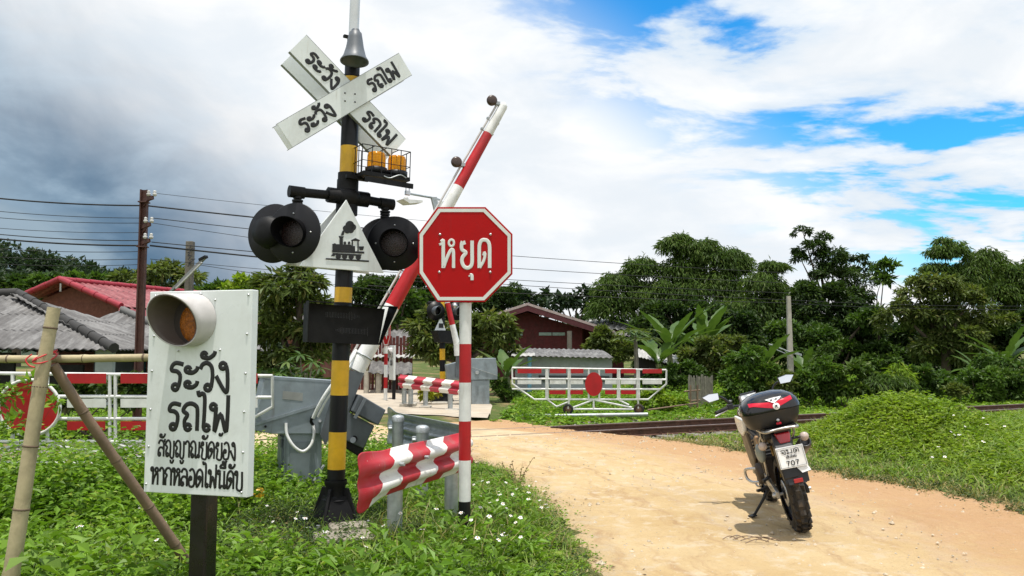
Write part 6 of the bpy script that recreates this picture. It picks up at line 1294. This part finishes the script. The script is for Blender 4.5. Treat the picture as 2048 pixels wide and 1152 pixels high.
T_('dark bamboo clump right behind the concrete pole', [(1525, 576, 46, 36), (1545, 535, 34, 14), (1500, 630, 60, 45), (1560, 620, 50, 50), (1450, 650, 70, 45)], 37, (1520, 800), LF_BA, leaf=.215, dens=1.2, style='bamboo', tr=.09, stems=7)
T_('thin bare stemmed tree whose top bends left above the concrete pole', [(1605, 464, 22, 7), (1620, 500, 36, 20), (1645, 478, 18, 12), (1660, 520, 40, 22), (1600, 520, 20, 10), (1660, 560, 50, 30)], 36, (1668, 800), LF_DK, leaf=.20, dens=.75, style='mango', tr=.11)
T_('slender tree with sparse crown right of the bending tree', [(1686, 525, 26, 16), (1722, 520, 18, 14), (1740, 535, 16, 12), (1710, 560, 40, 26), (1700, 600, 40, 40)], 37, (1705, 800), LF_DK, leaf=.20, dens=.65, style='mango', tr=.10)
T_('slim upright tree with a club shaped crown and bare stem', [(1770, 542, 20, 18), (1766, 565, 18, 18)], 34, (1756, 800), LF_MD, leaf=.30, dens=1.0, tr=.06)
T_('dense dark tree filling the middle behind the concrete pole', [(1640, 615, 62, 42), (1600, 650, 50, 50), (1690, 660, 66, 45), (1720, 615, 30, 40), (1650, 700, 70, 40), (1740, 700, 45, 40), (1600, 590, 40, 25)], 35, (1650, 800), LF_DK, leaf=.20, dens=1.2, tr=.18)
T_('large olive leaved tree with layered branches on the right', [(1830, 595, 50, 34), (1885, 585, 56, 34), (1945, 615, 44, 38), (1860, 645, 66, 38), (1930, 680, 66, 40), (1800, 640, 36, 42), (1985, 650, 36, 36), (1870, 705, 66, 36), (1960, 720, 40, 30)], 30, (1890, 800), LF_LT, leaf=.22, dens=.9, style='mango', tr=.18)
T_('tall bamboo plume with ragged top behind the olive tree', [(1890, 508, 34, 24), (1915, 505, 24, 22), (1972, 527, 38, 32), (1950, 550, 46, 30), (1886, 482, 18, 9), (1870, 540, 34, 18), (1925, 570, 50, 40)], 40, (1930, 790), LF_BA, leaf=.215, dens=1.1, style='bamboo', tr=.10, stems=7)
T_('single thin bamboo cane arching left of the ragged plume', [(1848, 556, 22, 5), (1822, 562, 12, 5), (1870, 558, 16, 8)], 39, (1900, 790), LF_BA, leaf=.36, dens=.8, style='bamboo', tr=.05, stems=2)
T_('dark bamboo mass at the right edge of the view', [(2030, 558, 42, 30), (1990, 590, 50, 40), (2050, 610, 50, 50), (2010, 660, 50, 45), (2080, 570, 50, 60)], 42, (2040, 790), LF_BA, leaf=.23, dens=1.2, style='bamboo', tr=.10, stems=6)
T_('wide dark tree filling the gap behind the banana plants', [(1310, 665, 52, 40), (1330, 640, 60, 36), (1400, 660, 70, 45), (1470, 680, 60, 50), (1300, 725, 52, 46), (1370, 720, 60, 50), (1440, 740, 60, 50)], 33.5, (1360, 800), LF_DK, leaf=.20, dens=1.2, tr=.2)
T_('dark tree closing the space under the bending tree', [(1560, 690, 60, 50), (1630, 700, 60, 50), (1700, 725, 60, 45), (1580, 760, 60, 40), (1660, 770, 60, 35), (1740, 770, 50, 35), (1770, 720, 40, 50), (1740, 650, 40, 40)], 33, (1640, 800), LF_MD, leaf=.20, dens=1.1, tr=.2)
T_('dark tree standing behind the right half of the olive tree', [(1810, 740, 60, 45), (1880, 745, 60, 40), (1960, 745, 60, 40), (2040, 730, 60, 55), (1900, 680, 70, 50), (1990, 690, 60, 45), (1830, 690, 40, 50), (2060, 670, 50, 50)], 33, (1930, 800), LF_DK, leaf=.20, dens=1.2, tr=.2)
def shrub(label, cl, Y, base, m, leaf=.16, dens=1.0, style='broad', tr=.035): return tree('shrub', label, 'shrub', cl, Y, base, m, leaf=leaf, dens=dens, style=style, tr=tr, stems=3)
shrub('rounded brown green shrub against the right end of the red house', [(1205, 685, 36, 26), (1225, 712, 40, 34), (1190, 712, 30, 26)], 30, (1210, 800), LF_LT, .18)
shrub('leafy shrub right of the gate below the slanting tin roof', [(1360, 750, 34, 26), (1320, 765, 40, 26), (1385, 755, 36, 24)], 24, (1350, 815), LF_MD, .15)
shrub('pale leaved shrub left of the motorcycle mirror', [(1420, 705, 42, 34), (1440, 745, 50, 36), (1390, 730, 36, 34), (1470, 700, 36, 30)], 25, (1430, 815), LF_LT, .17)
shrub('dark shrub directly behind the motorcycle top box', [(1490, 735, 44, 36), (1530, 760, 46, 34), (1470, 770, 46, 30), (1500, 795, 50, 16)], 21, (1495, 815), LF_SH, .13)
shrub('low dark shrub right of the concrete pole', [(1620, 770, 44, 26), (1650, 745, 34, 26), (1600, 785, 40, 20)], 21.5, (1625, 810), LF_SH, .13)
shrub('tall weedy shrub behind the top of the green mound', [(1690, 770, 44, 28), (1720, 755, 30, 26), (1680, 790, 40, 18)], 21.5, (1695, 808), LF_BA, .18)
shrub('smooth grassy shrub left of the grey marker post', [(1765, 768, 56, 24), (1800, 778, 34, 18), (1740, 785, 40, 18)], 21.5, (1770, 806), LF_BA, .15, style='bamboo')
shrub('shrub right of the grey marker post under the olive tree', [(1870, 768, 46, 26), (1840, 755, 30, 20), (1880, 785, 44, 16)], 23, (1870, 804), LF_MD, .16)
shrub('broad low shrub near the right edge beyond the rails', [(1945, 772, 46, 24), (1990, 765, 36, 28), (1950, 788, 50, 14)], 23.5, (1950, 804), LF_SH, .14)
shrub('last shrub at the right edge beyond the rails', [(2040, 775, 46, 26), (2085, 760, 50, 40), (2030, 786, 40, 16)], 24, (2040, 804), LF_MD, .16)
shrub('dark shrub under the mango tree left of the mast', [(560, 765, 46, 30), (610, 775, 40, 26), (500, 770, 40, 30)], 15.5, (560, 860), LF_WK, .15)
shrub('yellow leaved croton bush behind the distant guard rail', [(862, 788, 20, 13), (845, 795, 14, 11)], 20.6, (855, 820), LF_YE, .11)
shrub('small green bush beside the distant barrier machine', [(1000, 790, 26, 18), (1025, 800, 22, 14), (990, 770, 16, 16)], 21.5, (1000, 822), LF_MD, .13)
shrub('bush in front of the pale shed behind the gate wheel', [(1310, 800, 34, 20), (1345, 808, 26, 14), (1275, 812, 20, 10)], 19.5, (1310, 830), LF_BR, .11)
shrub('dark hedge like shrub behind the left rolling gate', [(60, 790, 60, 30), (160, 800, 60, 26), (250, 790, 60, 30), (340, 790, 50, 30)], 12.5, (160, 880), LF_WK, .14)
shrub('leafy creeper climbing the round red plate of the left gate', [(20, 790, 22, 22), (70, 780, 16, 26), (105, 820, 14, 20), (40, 850, 40, 18), (-20, 800, 26, 40)], 7.45, (40, 960), LF_WD, .085, dens=.22, tr=.008)
def blade(mb, P, w, n=None, split=False):
    """long leaf: centre line P, half width w along it"""
    vs = []; m = len(P)
    for i, p in enumerate(P):
        tg = (P[min(i + 1, m - 1)] - P[max(i - 1, 0)]).normalized(); sd = tg.cross(Vector((0, 0, 1))); sd = sd.normalized() if sd.length > .05 else Vector((1, 0, 0)); up = sd.cross(tg); t_ = i / (m - 1)
        ww = w * (math.sin(PI * min(1, .08 + t_ * .95)) ** .6); jag = random.uniform(.62, 1.08)
        vs += [p - sd * ww * jag + up * ww * .25, p, p + sd * ww * jag + up * ww * .25]
    fs = []
    for i in range(m - 1): k = i * 3; fs += [(k, k + 1, k + 4, k + 3), (k + 1, k + 2, k + 5, k + 4)]
    mb.add(vs, fs, True)
def banana(label, px, py, Y, ht, nl_, lw=.30, ll=1.8, seed=0):
    random.seed(seed); b_ = at(px, py, Y); b_.z = float(zground(b_.x, b_.y)); r_ = thing('banana_plant', label, 'banana plant', b_)
    mb = MB(); mb.tube(smooth([(0, 0, 0), (.03, 0, ht * .35), (0, .02, ht * .6)], 4), .10, 9); mb.build('stem', mat('banana_stem', (.12, .13, .05), .6, var=.3), r_)
    for k in range(nl_):
        a = k * 2.4 + random.uniform(-.3, .3); e = random.uniform(.35, 1.15) if k % 5 == 4 else random.uniform(.8, 1.35); d = Vector((math.cos(a), math.sin(a), 0)); P = []
        L = ll * random.uniform(.75, 1.1)
        for i in range(18):
            t_ = i / 17; P.append(Vector((0, 0, ht * .58)) + d * (L * t_ * math.cos(e * (1 - .5 * t_))) + Vector((0, 0, L * (math.sin(e) * t_ - .42 * t_ * t_ * (1.5 - e)))))
        mb = MB(); mb.tube(P[:6:2] + [P[6]], [.03, .025, .02, .014], 5); blade(mb, P[4:], lw * random.uniform(.6, .9)); mb.build('leaf', LF_BN, r_)
banana('tallest banana plant with upright leaves above the tin roof', 1340, 770, 29, 2.1, 13, .27, 2.1, 1)
banana('banana plant with upright leaves right of the tallest one', 1408, 770, 30, 2.2, 12, .27, 2.0, 2)
banana('lower banana plant with spreading leaves beside the papaya tree', 1318, 785, 27.5, 1.5, 8, .26, 1.5, 3)
banana('banana plant behind the raised mirror of the motorcycle', 1528, 812, 23.5, 1.3, 8, .22, 1.4, 4)
banana('banana plant just right of the concrete pole', 1612, 812, 25, .9, 7, .2, 1.1, 5)
banana('banana plant at the right edge under the dark bamboo', 2015, 805, 27, 1.5, 10, .22, 1.5, 6)
banana('small banana plant at the foot of the distant barrier machine', 1012, 822, 21.8, 1.1, 7, .2, 1.0, 7)
banana('young banana plant close behind the right edge shrub', 1960, 805, 27.5, 1.0, 7, .2, 1.1, 8)
for lb, cl, Y, m_, lf, st_ in (('light green bamboo like shrub left of the grey marker post', [(1800, 760, 26, 34), (1815, 790, 30, 14)], 22.5, LF_BR, .16, 'bamboo'), ('pale weedy bush between the top box and the concrete pole', [(1560, 785, 26, 20), (1575, 765, 18, 18)], 20.5, LF_LT, .12, 'broad'), ('small olive bush beyond the rails at the right of the marker post', [(1915, 788, 30, 16)], 21.5, LF_LT, .12, 'broad'), ('tall ragged bush standing above the hedge right of the concrete pole', [(1655, 715, 24, 30), (1640, 745, 26, 24)], 24, LF_BA, .15, 'mango'), ('pale climber covered bush near the right edge of the view', [(1985, 735, 34, 30), (2000, 765, 34, 24)], 25, LF_SH, .14, 'mango')):
    shrub(lb, cl, Y, (cl[0][0], 806), m_, lf, style=st_)
# papaya
b_ = at(1272, 805, 24); b_.z = .1; pr = thing('papaya_tree', 'papaya tree with a bare stem and lobed leaves right of the pale shed', 'tree', b_); hh = at(1272, 672, 24).z - .1
mb = MB(); mb.tube(smooth([(0, 0, 0), (.03, 0, hh * .5), (0, 0, hh)], 4), [.09 - .005 * i for i in range(9)], 8); mb.build('trunk', BARKG, pr)
def lobed(mb, c, ax, size, nrm):
    ax = Vector(ax).normalized(); sd = ax.cross(nrm).normalized()
    for k in range(7): a = (k - 3) * .62; d = ax * math.cos(a) + sd * math.sin(a); blade(mb, [Vector(c) + d * size * t_ - Vector((0, 0, .12 * size * t_ * t_)) for t_ in (0, .35, .7, 1.)], size * .13)
mb = MB(); mp = MB()
for k in range(16):
    a = k * 2.4; e = -.15 + .75 * (k / 16); d = Vector((math.cos(a) * math.cos(e), math.sin(a) * math.cos(e), math.sin(e))); t0 = Vector((0, 0, hh - .02 * k % .2)); t1 = t0 + d * random.uniform(.4, .65); mp.tube([t0, t1], .012, 5); lobed(mb, t1, (d.x, d.y, -.25), .34, Vector((0, 0, 1)))
mb.build('crown', LF_LT, pr); mp.build('petioles', LF_BN, pr)
# broad lobed leaves (papaya seedlings) under the mango tree
b_ = at(610, 850, 14.0); b_.z = 0; pr = thing('papaya_seedling', 'young plant with large lobed leaves just left of the mast', 'plant', b_); mb = MB(); mp = MB()
for k, (px, py) in enumerate(((575, 722), (600, 708), (625, 722), (610, 742), (590, 752), (640, 735), (560, 745), (630, 760))):
    t1 = at(px, py, 14.0 + .2 * math.sin(k * 3)) - b_; mp.tube([Vector((0, 0, .3 + .1 * k)), t1], .012, 5); lobed(mb, t1, (math.cos(k * 2.1), -.6, -.35), .24, Vector((0, -.5, 1)))
mp.tube([(0, 0, 0), (0, 0, 1.1)], .03, 6); mb.build('crown', LF_MD, pr); mp.build('stems', BARKG, pr)
# hill, far left
def hillz(x, y): return 24 * np.exp(-(((x + 150) / 62) ** 2 + ((y - 190) / 60) ** 2)) + 8 * np.exp(-(((x + 75) / 70) ** 2 + ((y - 230) / 50) ** 2)) - 1.5
HX = np.linspace(-330, 40, 60); HY = np.linspace(120, 330, 40)
HM = mat('hill_green', (.02, .04, .018), .9, var=.4, scale=.1); tag(link('hill', grid_mesh('hill', HX, HY, hillz, HM)), kind='structure')
n = 1500; x = rng.uniform(-260, 20, n); y = rng.uniform(130, 240, n); cl = []
z = hillz(x, y); ok = z > .5; x, y, z = x[ok], y[ok], z[ok]; n = len(x); R_ = rng.uniform(1.6, 3.4, n); k = 110
d = sphere_dirs(n * k); d[:, 2] = np.abs(d[:, 2]); idx = np.repeat(np.arange(n), k); P = np.stack([x, y, z + R_ * .9], 1)[idx] + d * R_[idx][:, None] * np.array([.9, .9, 1.2]) * rng.uniform(.6, 1.0, (n * k, 1)); D = d + rng.normal(0, .5, (n * k, 3))
tag(link('forest', leaf_mesh('forest', P, D, d + np.array([0, 0, .6]), rng.uniform(.7, 1.5, n * k), rng.uniform(.25, .5, n * k), LF_HL)), 'dark green wooded hillside far behind the left roofs', 'forest', kind='stuff')
# far tree belt closing the view behind the houses
n = 260; x = rng.uniform(-70, 110, n); y = 75 + rng.uniform(0, 25, n); R_ = rng.uniform(1.4, 2.6, n); k = 260; x = np.where((x > -5) & (x < 16), x + 0, x)
d = sphere_dirs(n * k); d[:, 2] = np.abs(d[:, 2]) - .2; idx = np.repeat(np.arange(n), k); P = np.stack([x, y, .5 + R_ * .8], 1)[idx] + d * R_[idx][:, None] * np.array([1.1, 1.1, 1.3]) * rng.uniform(.6, 1., (n * k, 1))
tag(link('treeline', leaf_mesh('treeline', P, d + rng.normal(0, .5, (n * k, 3)), d + np.array([0, 0, .6]), rng.uniform(.5, 1.0, n * k), rng.uniform(.15, .3, n * k), LF_HL)), 'low dark green belt of trees behind the houses', 'treeline', kind='stuff')

# ------------------------------------------------------------------ ground cover
def outside(x, y, mg=0.0): i = inpoly(x, y, ROADPOLY); return ~i
def clusters(x, y, s, seed): return .5 + .5 * np.sin(x * s + seed + 1.7 * np.sin(y * s * .8 + seed)) * np.cos(y * s * 1.1 - seed * 2 + 1.3 * np.sin(x * s * .7))
def herbs(name, label, x, y, h, k, leaf, m, wr=.22, spread=.6, upk=.5):
    """leafy plants: N stems at x,y of height h, k leaves each"""
    n = len(x); z = zground(x, y); az0 = rng.uniform(0, 6.28, n); lean = rng.normal(0, .25, (n, 2)); idx = np.repeat(np.arange(n), k); j = np.tile(np.arange(k), n); t = (j + rng.uniform(.2, 1, n * k)) / k
    t = .15 + .85 * t; a = az0[idx] + j * 2.4 + rng.normal(0, .3, n * k); hh = h[idx] * t
    P = np.stack([x[idx] + lean[idx, 0] * hh, y[idx] + lean[idx, 1] * hh, z[idx] + hh], 1); D = np.stack([np.cos(a), np.sin(a), upk * rng.uniform(-.6, 1.5, n * k)], 1)
    L = leaf * rng.uniform(.6, 1.35, n * k) * (1.15 - .45 * t); Nn = np.array([0, 0, 1.]) + rng.normal(0, .35, (n * k, 3))
    P = P + D * np.array([1, 1, .3]) * (h[idx] * .12 * spread)[:, None]
    o = link(name, leaf_mesh(name, P, D, Nn, L, L * wr, m, bend=.22)); return tag(o, label, 'weeds', kind='stuff')
def grass(name, label, x, y, h, m, w=.004):
    n = len(x); z = zground(x, y); a = rng.uniform(0, 6.28, n); D = np.stack([np.cos(a) * .55, np.sin(a) * .55, np.full(n, 1.)], 1) + rng.normal(0, .22, (n, 3)); P = np.stack([x, y, z - .01], 1)
    Nn = np.stack([-np.cos(a), -np.sin(a), np.full(n, .6)], 1); o = link(name, leaf_mesh(name, P, D, Nn, h, np.full(n, w) * rng.uniform(.7, 1.4, n), m, bend=.35, blade_=True)); return tag(o, label, 'grass', kind='stuff')
def scatter(n, x0, x1, y0, y1): return rng.uniform(x0, x1, n), rng.uniform(y0, y1, n)
q_lim = lambda x, y: tq(x, y) < -1.7
# left bank
x, y = scatter(30000, -8, 1.2, 3.4, 11.5); ok = outside(x, y) & q_lim(x, y) & (x > -.72 * y - .4) & ~((np.abs(x + 1.3) < .0))
x, y = x[ok], y[ok]; dR = polydist(x, y, ROADPOLY); c1 = clusters(x, y, 1.6, 1.0)
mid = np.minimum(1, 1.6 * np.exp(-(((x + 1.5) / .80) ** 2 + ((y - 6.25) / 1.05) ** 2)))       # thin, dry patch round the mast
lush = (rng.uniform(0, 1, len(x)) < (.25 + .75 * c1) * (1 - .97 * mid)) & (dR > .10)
xl, yl = x[lush], y[lush]; gate_ = sst(6.6, 7.6, yl) * sst(-1.6, -2.6, xl)
hl = (1 - .45 * sst(-2.4, -1.6, xl) * sst(5.6, 6.4, yl)) * (.09 + .13 * rng.uniform(0, 1, len(xl))) * (1 + .9 * gate_) * (1 - .45 * sst(-.8, .3, xl) * sst(7, 5, yl)) * (1 - .5 * sst(-1.6, -.6, xl) * sst(7.2, 6.2, yl))
near = yl < 5.6; bd_ = (np.abs(xl + 1.62) < .33) & (yl < 4.4)
sel = near & ~bd_; herbs('undergrowth', 'bright green leafy weeds in front of the bamboo and the white board', xl[sel], yl[sel], hl[sel], 9, .070, LF_WD, .24)
sel = ~near; herbs('undergrowth', 'green leafy weeds around the left gate and barrier machine', xl[sel], yl[sel], hl[sel] * 1.1, 9, .062, LF_WD, .25)
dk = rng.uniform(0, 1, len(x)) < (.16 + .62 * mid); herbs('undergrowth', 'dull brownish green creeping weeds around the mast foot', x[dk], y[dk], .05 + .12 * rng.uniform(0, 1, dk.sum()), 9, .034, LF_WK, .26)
xt, yt = scatter(1500, -6, -2.25, 6.0, 7.35); ok = (xt > -.72 * yt - .3) & (rng.uniform(0, 1, 1500) < .25 + .75 * clusters(xt, yt, 1.3, 4.0)); xt, yt = xt[ok], yt[ok]
herbs('undergrowth', 'tall bushy weeds hiding the lower bars of the left rolling gate', xt, yt, (.30 + .50 * rng.uniform(0, 1, len(xt))) * (.55 + .45 * sst(6.0, 7.0, yt)), 22, .082, LF_WD, .27)
xt, yt = scatter(200, -2.2, -.6, 8.9, 10.8); ok = outside(xt, yt) & (polydist(xt, yt, ROADPOLY) > .3) & q_lim(xt, yt); xt, yt = xt[ok], yt[ok]
herbs('undergrowth', 'knee high weeds around the foot of the barrier machine', xt, yt, .25 + .25 * rng.uniform(0, 1, len(xt)), 16, .075, LF_WD, .27)
xb, yb = scatter(900, -4.5, .8, 4.3, 8.5); ok = outside(xb, yb) & q_lim(xb, yb) & (xb > -.72 * yb) & (polydist(xb, yb, ROADPOLY) > .2) & (((xb + 1.5) / .9) ** 2 + ((yb - 6.2) / 1.1) ** 2 > 1) & ~((np.abs(xb + 1.62) < .4) & (yb < 4.6)); xb, yb = xb[ok], yb[ok]
herbs('undergrowth', 'larger leaved darker weeds scattered through the left bank', xb, yb, (.10 + .20 * rng.uniform(0, 1, len(xb))) * (1 - .45 * sst(-.8, .3, xb)), 8, .115, LF_WL, .20, upk=.8)
# some big leaves at the lower left corner
x2, y2 = scatter(46, -2.9, -2.0, 4.0, 4.6); herbs('undergrowth', 'large oval leaves at the foot of the bamboo post', x2, y2, .12 + .3 * rng.uniform(0, 1, 46), 5, .14, LF_WD, .30)
x, y = scatter(110000, -5, 1.2, 3.9, 10); ok = outside(x, y) & q_lim(x, y) & (x > -.72 * y - .3); x, y = x[ok], y[ok]; c2 = clusters(x, y, 2.1, 3.0); md2 = np.minimum(1, 1.6 * np.exp(-(((x + 1.5) / .80) ** 2 + ((y - 6.25) / 1.05) ** 2))); keep = rng.uniform(0, 1, len(x)) < (.25 + .75 * c2) * (1 - .78 * md2)
x, y = x[keep], y[keep]; grass('grass', 'green grass growing between the weeds on the left bank', x, y, (.07 + .20 * rng.uniform(0, 1, len(x)) ** 2) * (1 - .4 * sst(-.8, .3, x)) * (.55 + .45 * sst(4, 5.5, y)), LF_GR, .0036)
# tall dry stalks
x, y = scatter(900, -1.3, 1.0, 5.2, 9.2); dR = polydist(x, y, ROADPOLY); ok = outside(x, y) & q_lim(x, y) & (dR < 1.4); grass('dry_grass', 'thin dry stalks standing above the weeds', x[ok], y[ok], rng.uniform(.12, .38, ok.sum()), LF_DRY, .003)
# fringe spilling on the road edge
th = rng.integers(0, len(LEW) - 1, 5200); P = np.array([(p.x, p.y) for p in LEW])[th] + rng.normal(0, .15, (5200, 2)); ok = (P[:, 1] > 4) & (P[:, 1] < 11); grass('grass', 'short worn grass along the left edge of the dirt road', P[ok, 0], P[ok, 1], rng.uniform(.03, .09, ok.sum()), LF_DRY, .003)
th = rng.integers(0, len(LEW) - 1, 900); P = np.array([(p.x, p.y) for p in LEW])[th] + rng.normal(0, .12, (900, 2)); ok = (P[:, 1] > 4.2) & (P[:, 1] < 10); herbs('undergrowth', 'small straggling weeds creeping over the left road edge', P[ok, 0], P[ok, 1], rng.uniform(.02, .09, ok.sum()), 6, .035, LF_WD, .26)
th = rng.integers(0, len(REW) - 1, 900); P = np.array([(p.x, p.y) for p in REW])[th] + rng.normal(0, .14, (900, 2)); ok = (P[:, 1] > 5) & (P[:, 1] < 12); herbs('undergrowth', 'small straggling weeds creeping over the right road edge', P[ok, 0], P[ok, 1], rng.uniform(.02, .08, ok.sum()), 6, .04, LF_WK, .26)
n = 1400; th = rng.integers(0, len(LEW) - 1, n); sd_ = rng.uniform(0, 1, n) < .5; P = np.where(sd_[:, None], np.array([(p.x, p.y) for p in LEW])[th], np.array([(p.x, p.y) for p in REW])[th]) + rng.normal(0, .22, (n, 2)); a = rng.uniform(0, 6.28, n)
tag(link('leaf_litter', leaf_mesh('leaf_litter', np.stack([P[:, 0], P[:, 1], zroad(P[:, 0], P[:, 1]) + .014], 1), np.stack([np.cos(a), np.sin(a), np.zeros(n)], 1), np.tile([0, 0, 1.], (n, 1)), rng.uniform(.015, .05, n), rng.uniform(.004, .010, n), mat('dead_leaf', (.17, .11, .06), .85, var=.5, scale=3))), 'dead leaves and straw lying along the edges of the dirt road', 'litter', kind='stuff')
# daisies
def flowers(x, y, zo, label, r=.016):
    n = len(x); z = zground(x, y) + zo; V = []; Fc = []; mi = []
    for i in range(n):
        tx, ty = random.uniform(-.5, .5), random.uniform(-.7, .3); c = Vector((x[i], y[i], z[i])); nz = Vector((tx, ty, 1)).normalized(); ax = nz.orthogonal().normalized(); ay = nz.cross(ax); rr = r * random.uniform(.7, 1.25)
        for k in range(5):
            a = k * 2 * PI / 5 + random.uniform(-.2, .2); o = len(V); d = ax * math.cos(a) + ay * math.sin(a); s_ = ax * -math.sin(a) + ay * math.cos(a)
            V += [tuple(c + d * rr * .2), tuple(c + d * rr * .7 + s_ * rr * .38), tuple(c + d * rr - nz * rr * .1), tuple(c + d * rr * .7 - s_ * rr * .38)]; Fc.append((o, o + 1, o + 2, o + 3)); mi.append(0)
        o = len(V); V += [tuple(c + nz * rr * .12 + (ax * math.cos(a) + ay * math.sin(a)) * rr * .28) for a in (0, PI / 2, PI, 3 * PI / 2)]; Fc.append((o, o + 1, o + 2, o + 3)); mi.append(1)
        o = len(V); V += [(c.x - .0012, c.y, c.z), (c.x + .0012, c.y, c.z), (c.x + .0012 - tx * .04, c.y, c.z - zo), (c.x - .0012 - tx * .04, c.y, c.z - zo)]; Fc.append((o, o + 1, o + 2, o + 3)); mi.append(2)
    tag(link('wildflowers', np_mesh('wildflowers', np.array(V), np.array(Fc), [PETAL, PEYE, LF_WD], mi=mi)), label, 'flowers', kind='stuff')
pts = [G(px, py, .2) for px, py in [(random.uniform(920, 1110), random.uniform(965, 1120)) for _ in range(48)] + [(random.uniform(300, 1050), random.uniform(1040, 1150)) for _ in range(26)] + [(random.uniform(60, 290), random.uniform(880, 1100)) for _ in range(22)]]
x = np.array([p.x for p in pts]); y = np.array([p.y for p in pts]); ok = outside(x, y) & (y > 3.9); flowers(x[ok], y[ok], .2, 'small white daisies dotted over the weeds of the left bank')
# right side: verge, creepers on the mound
x, y = scatter(52000, 2.6, 15, 6.8, 16.5); q = tq(x, y); ok = outside(x, y) & (q < -1.5) & (x < .72 * y + .5); x, y, q = x[ok], y[ok], q[ok]; dR = polydist(x, y, ROADPOLY)
hm = zground(x, y); mound = sst(.07, .20, hm) ; px_ = x / y * F + 1024
keep = (rng.uniform(0, 1, len(x)) < .06 + .94 * mound) & (dR > .25); herbs('undergrowth', 'bright yellow green creepers covering the mound behind the motorcycle', x[keep], y[keep], (.05 + .13 * rng.uniform(0, 1, keep.sum()) ** 1.5) * (.6 + .8 * sst(.3, .6, hm[keep])), 5, .085, LF_BR, .26, upk=.35)
x, y = scatter(90000, 1.2, 14, 6.6, 15); q = tq(x, y); ok = outside(x, y) & (q < -1.2) & (x < .72 * y + .5); x, y, q = x[ok], y[ok], q[ok]; dR = polydist(x, y, ROADPOLY); hm = zground(x, y)
dry = sst(-5.5, -2.5, q) * sst(.2, .05, hm) * sst(6.2, 4.2, x); gn = rng.uniform(0, 1, len(x)) > dry
k1 = gn & (dR > .05) & (rng.uniform(0, 1, len(x)) < sst(0, .3, dR)); grass('grass', 'green grass verge right of the dirt road below the mound', x[k1], y[k1], .06 + .16 * rng.uniform(0, 1, k1.sum()) ** 1.5, LF_GR, .0055)
k2 = ~gn & (dR > .05); grass('dry_grass', 'dry yellowish grass strip between the dirt road and the rails', x[k2], y[k2], .03 + .09 * rng.uniform(0, 1, k2.sum()) ** 1.5, LF_DRY, .0055)
th = rng.integers(0, len(REW) - 1, 9000); P = np.array([(p.x, p.y) for p in REW])[th] + rng.normal(0, .16, (9000, 2)); ok = (P[:, 1] > 5) & (P[:, 1] < 13); grass('grass', 'ragged short grass along the right edge of the dirt road', P[ok, 0], P[ok, 1], rng.uniform(.03, .10, ok.sum()), LF_DRY, .0045)
pts = [G(random.uniform(1830, 2040), random.uniform(890, 950), .25) for _ in range(15)]; flowers(np.array([p.x for p in pts]), np.array([p.y for p in pts]), .22, 'few small white flowers in the grass below the mound', .022)
# between the rails and beyond the track
x, y = scatter(60000, -3, 26, 12.5, 34); q = tq(x, y); s_ = ts(x, y); ok = (q > 1.9) & (q < 13) & (s_ > sR - 1.5 - q * .2) & (x > .10 * (y - 16) - .4) & (x < .70 * y); x, y, q = x[ok], y[ok], q[ok]
c2 = clusters(x, y, .9, 2.0); kd = rng.uniform(0, 1, len(x)) < sst(4.5, 2.2, q) * .7; grass('dry_grass', 'short dry grass along the far side of the rails', x[kd], y[kd], rng.uniform(.03, .10, kd.sum()), LF_DRY, .009)
kg = ~kd & (rng.uniform(0, 1, len(x)) < .35 + .65 * c2); herbs('undergrowth', 'green weeds beyond the rails under the far gate and trees', x[kg], y[kg], .05 + (.16 + .34 * sst(3.5, 7, q[kg]) * sst(3, 8, x[kg])) * rng.uniform(0, 1, kg.sum()) * sst(2, 5, q[kg]), 6, .13, LF_WD, .25)
x, y = scatter(5000, 0, 20, 12, 26); q = tq(x, y); s_ = ts(x, y); ok = (q > -1.3) & (q < 1.7) & (s_ > sR + .3); grass('dry_grass', 'thin dry grass growing through the ballast', x[ok], y[ok], rng.uniform(.04, .13, ok.sum()), LF_DRY, .006)
# beyond the track, left of the road
x, y = scatter(14000, -12, -2, 11.5, 22); q = tq(x, y); ok = (q > 2.2) & (x < -.19 * y - .2) & (x > -.7 * y); x, y = x[ok], y[ok]; herbs('undergrowth', 'weeds beyond the track below the mango tree and grey houses', x, y, .06 + .24 * rng.uniform(0, 1, len(x)), 4, .11, LF_WD, .25)
# twig and dry stems on the road
random.seed(5); c_ = G(1510, 1086, 0); tw_ = MB()
for k in range(7):
    a = random.uniform(-.5, .5) + (0 if k % 2 else PI); d = Vector((math.cos(a), math.sin(a) * .5, 0)); L_ = random.uniform(.1, .28); p0 = c_ + Vector((random.uniform(-.12, .12), random.uniform(-.06, .06), .02)); tw_.tube(smooth([p0, p0 + d * L_ * .5 + Vector((0, .02, .02)), p0 + d * L_], 4), .004, 5)
tag(tw_.build('dry_twig', BAMD), 'bundle of dry twigs lying on the dirt road in front of the motorcycle', 'twigs')
# taller dry weed at the road edge
b_ = G(1035, 985, 0); wd = MB()
for k in range(6):
    a = k * 1.1; P = smooth([b_, b_ + Vector((math.cos(a) * .05, math.sin(a) * .05, .14)), b_ + Vector((math.cos(a) * (.08 + .03 * k), math.sin(a) * .1, .22 + .03 * k))], 4); wd.tube(P, .003, 5)
    for j in range(6): p = P[-1 - j]; wd.sphere(p + Vector((.012 * math.cos(j * 2.), .012 * math.sin(j * 2.), 0)), .009, 6)
tag(wd.build('dry_weed', mat('dry_stem', (.26, .19, .09), .8)), 'brown seeded weed standing at the left edge of the dirt road', 'weed')
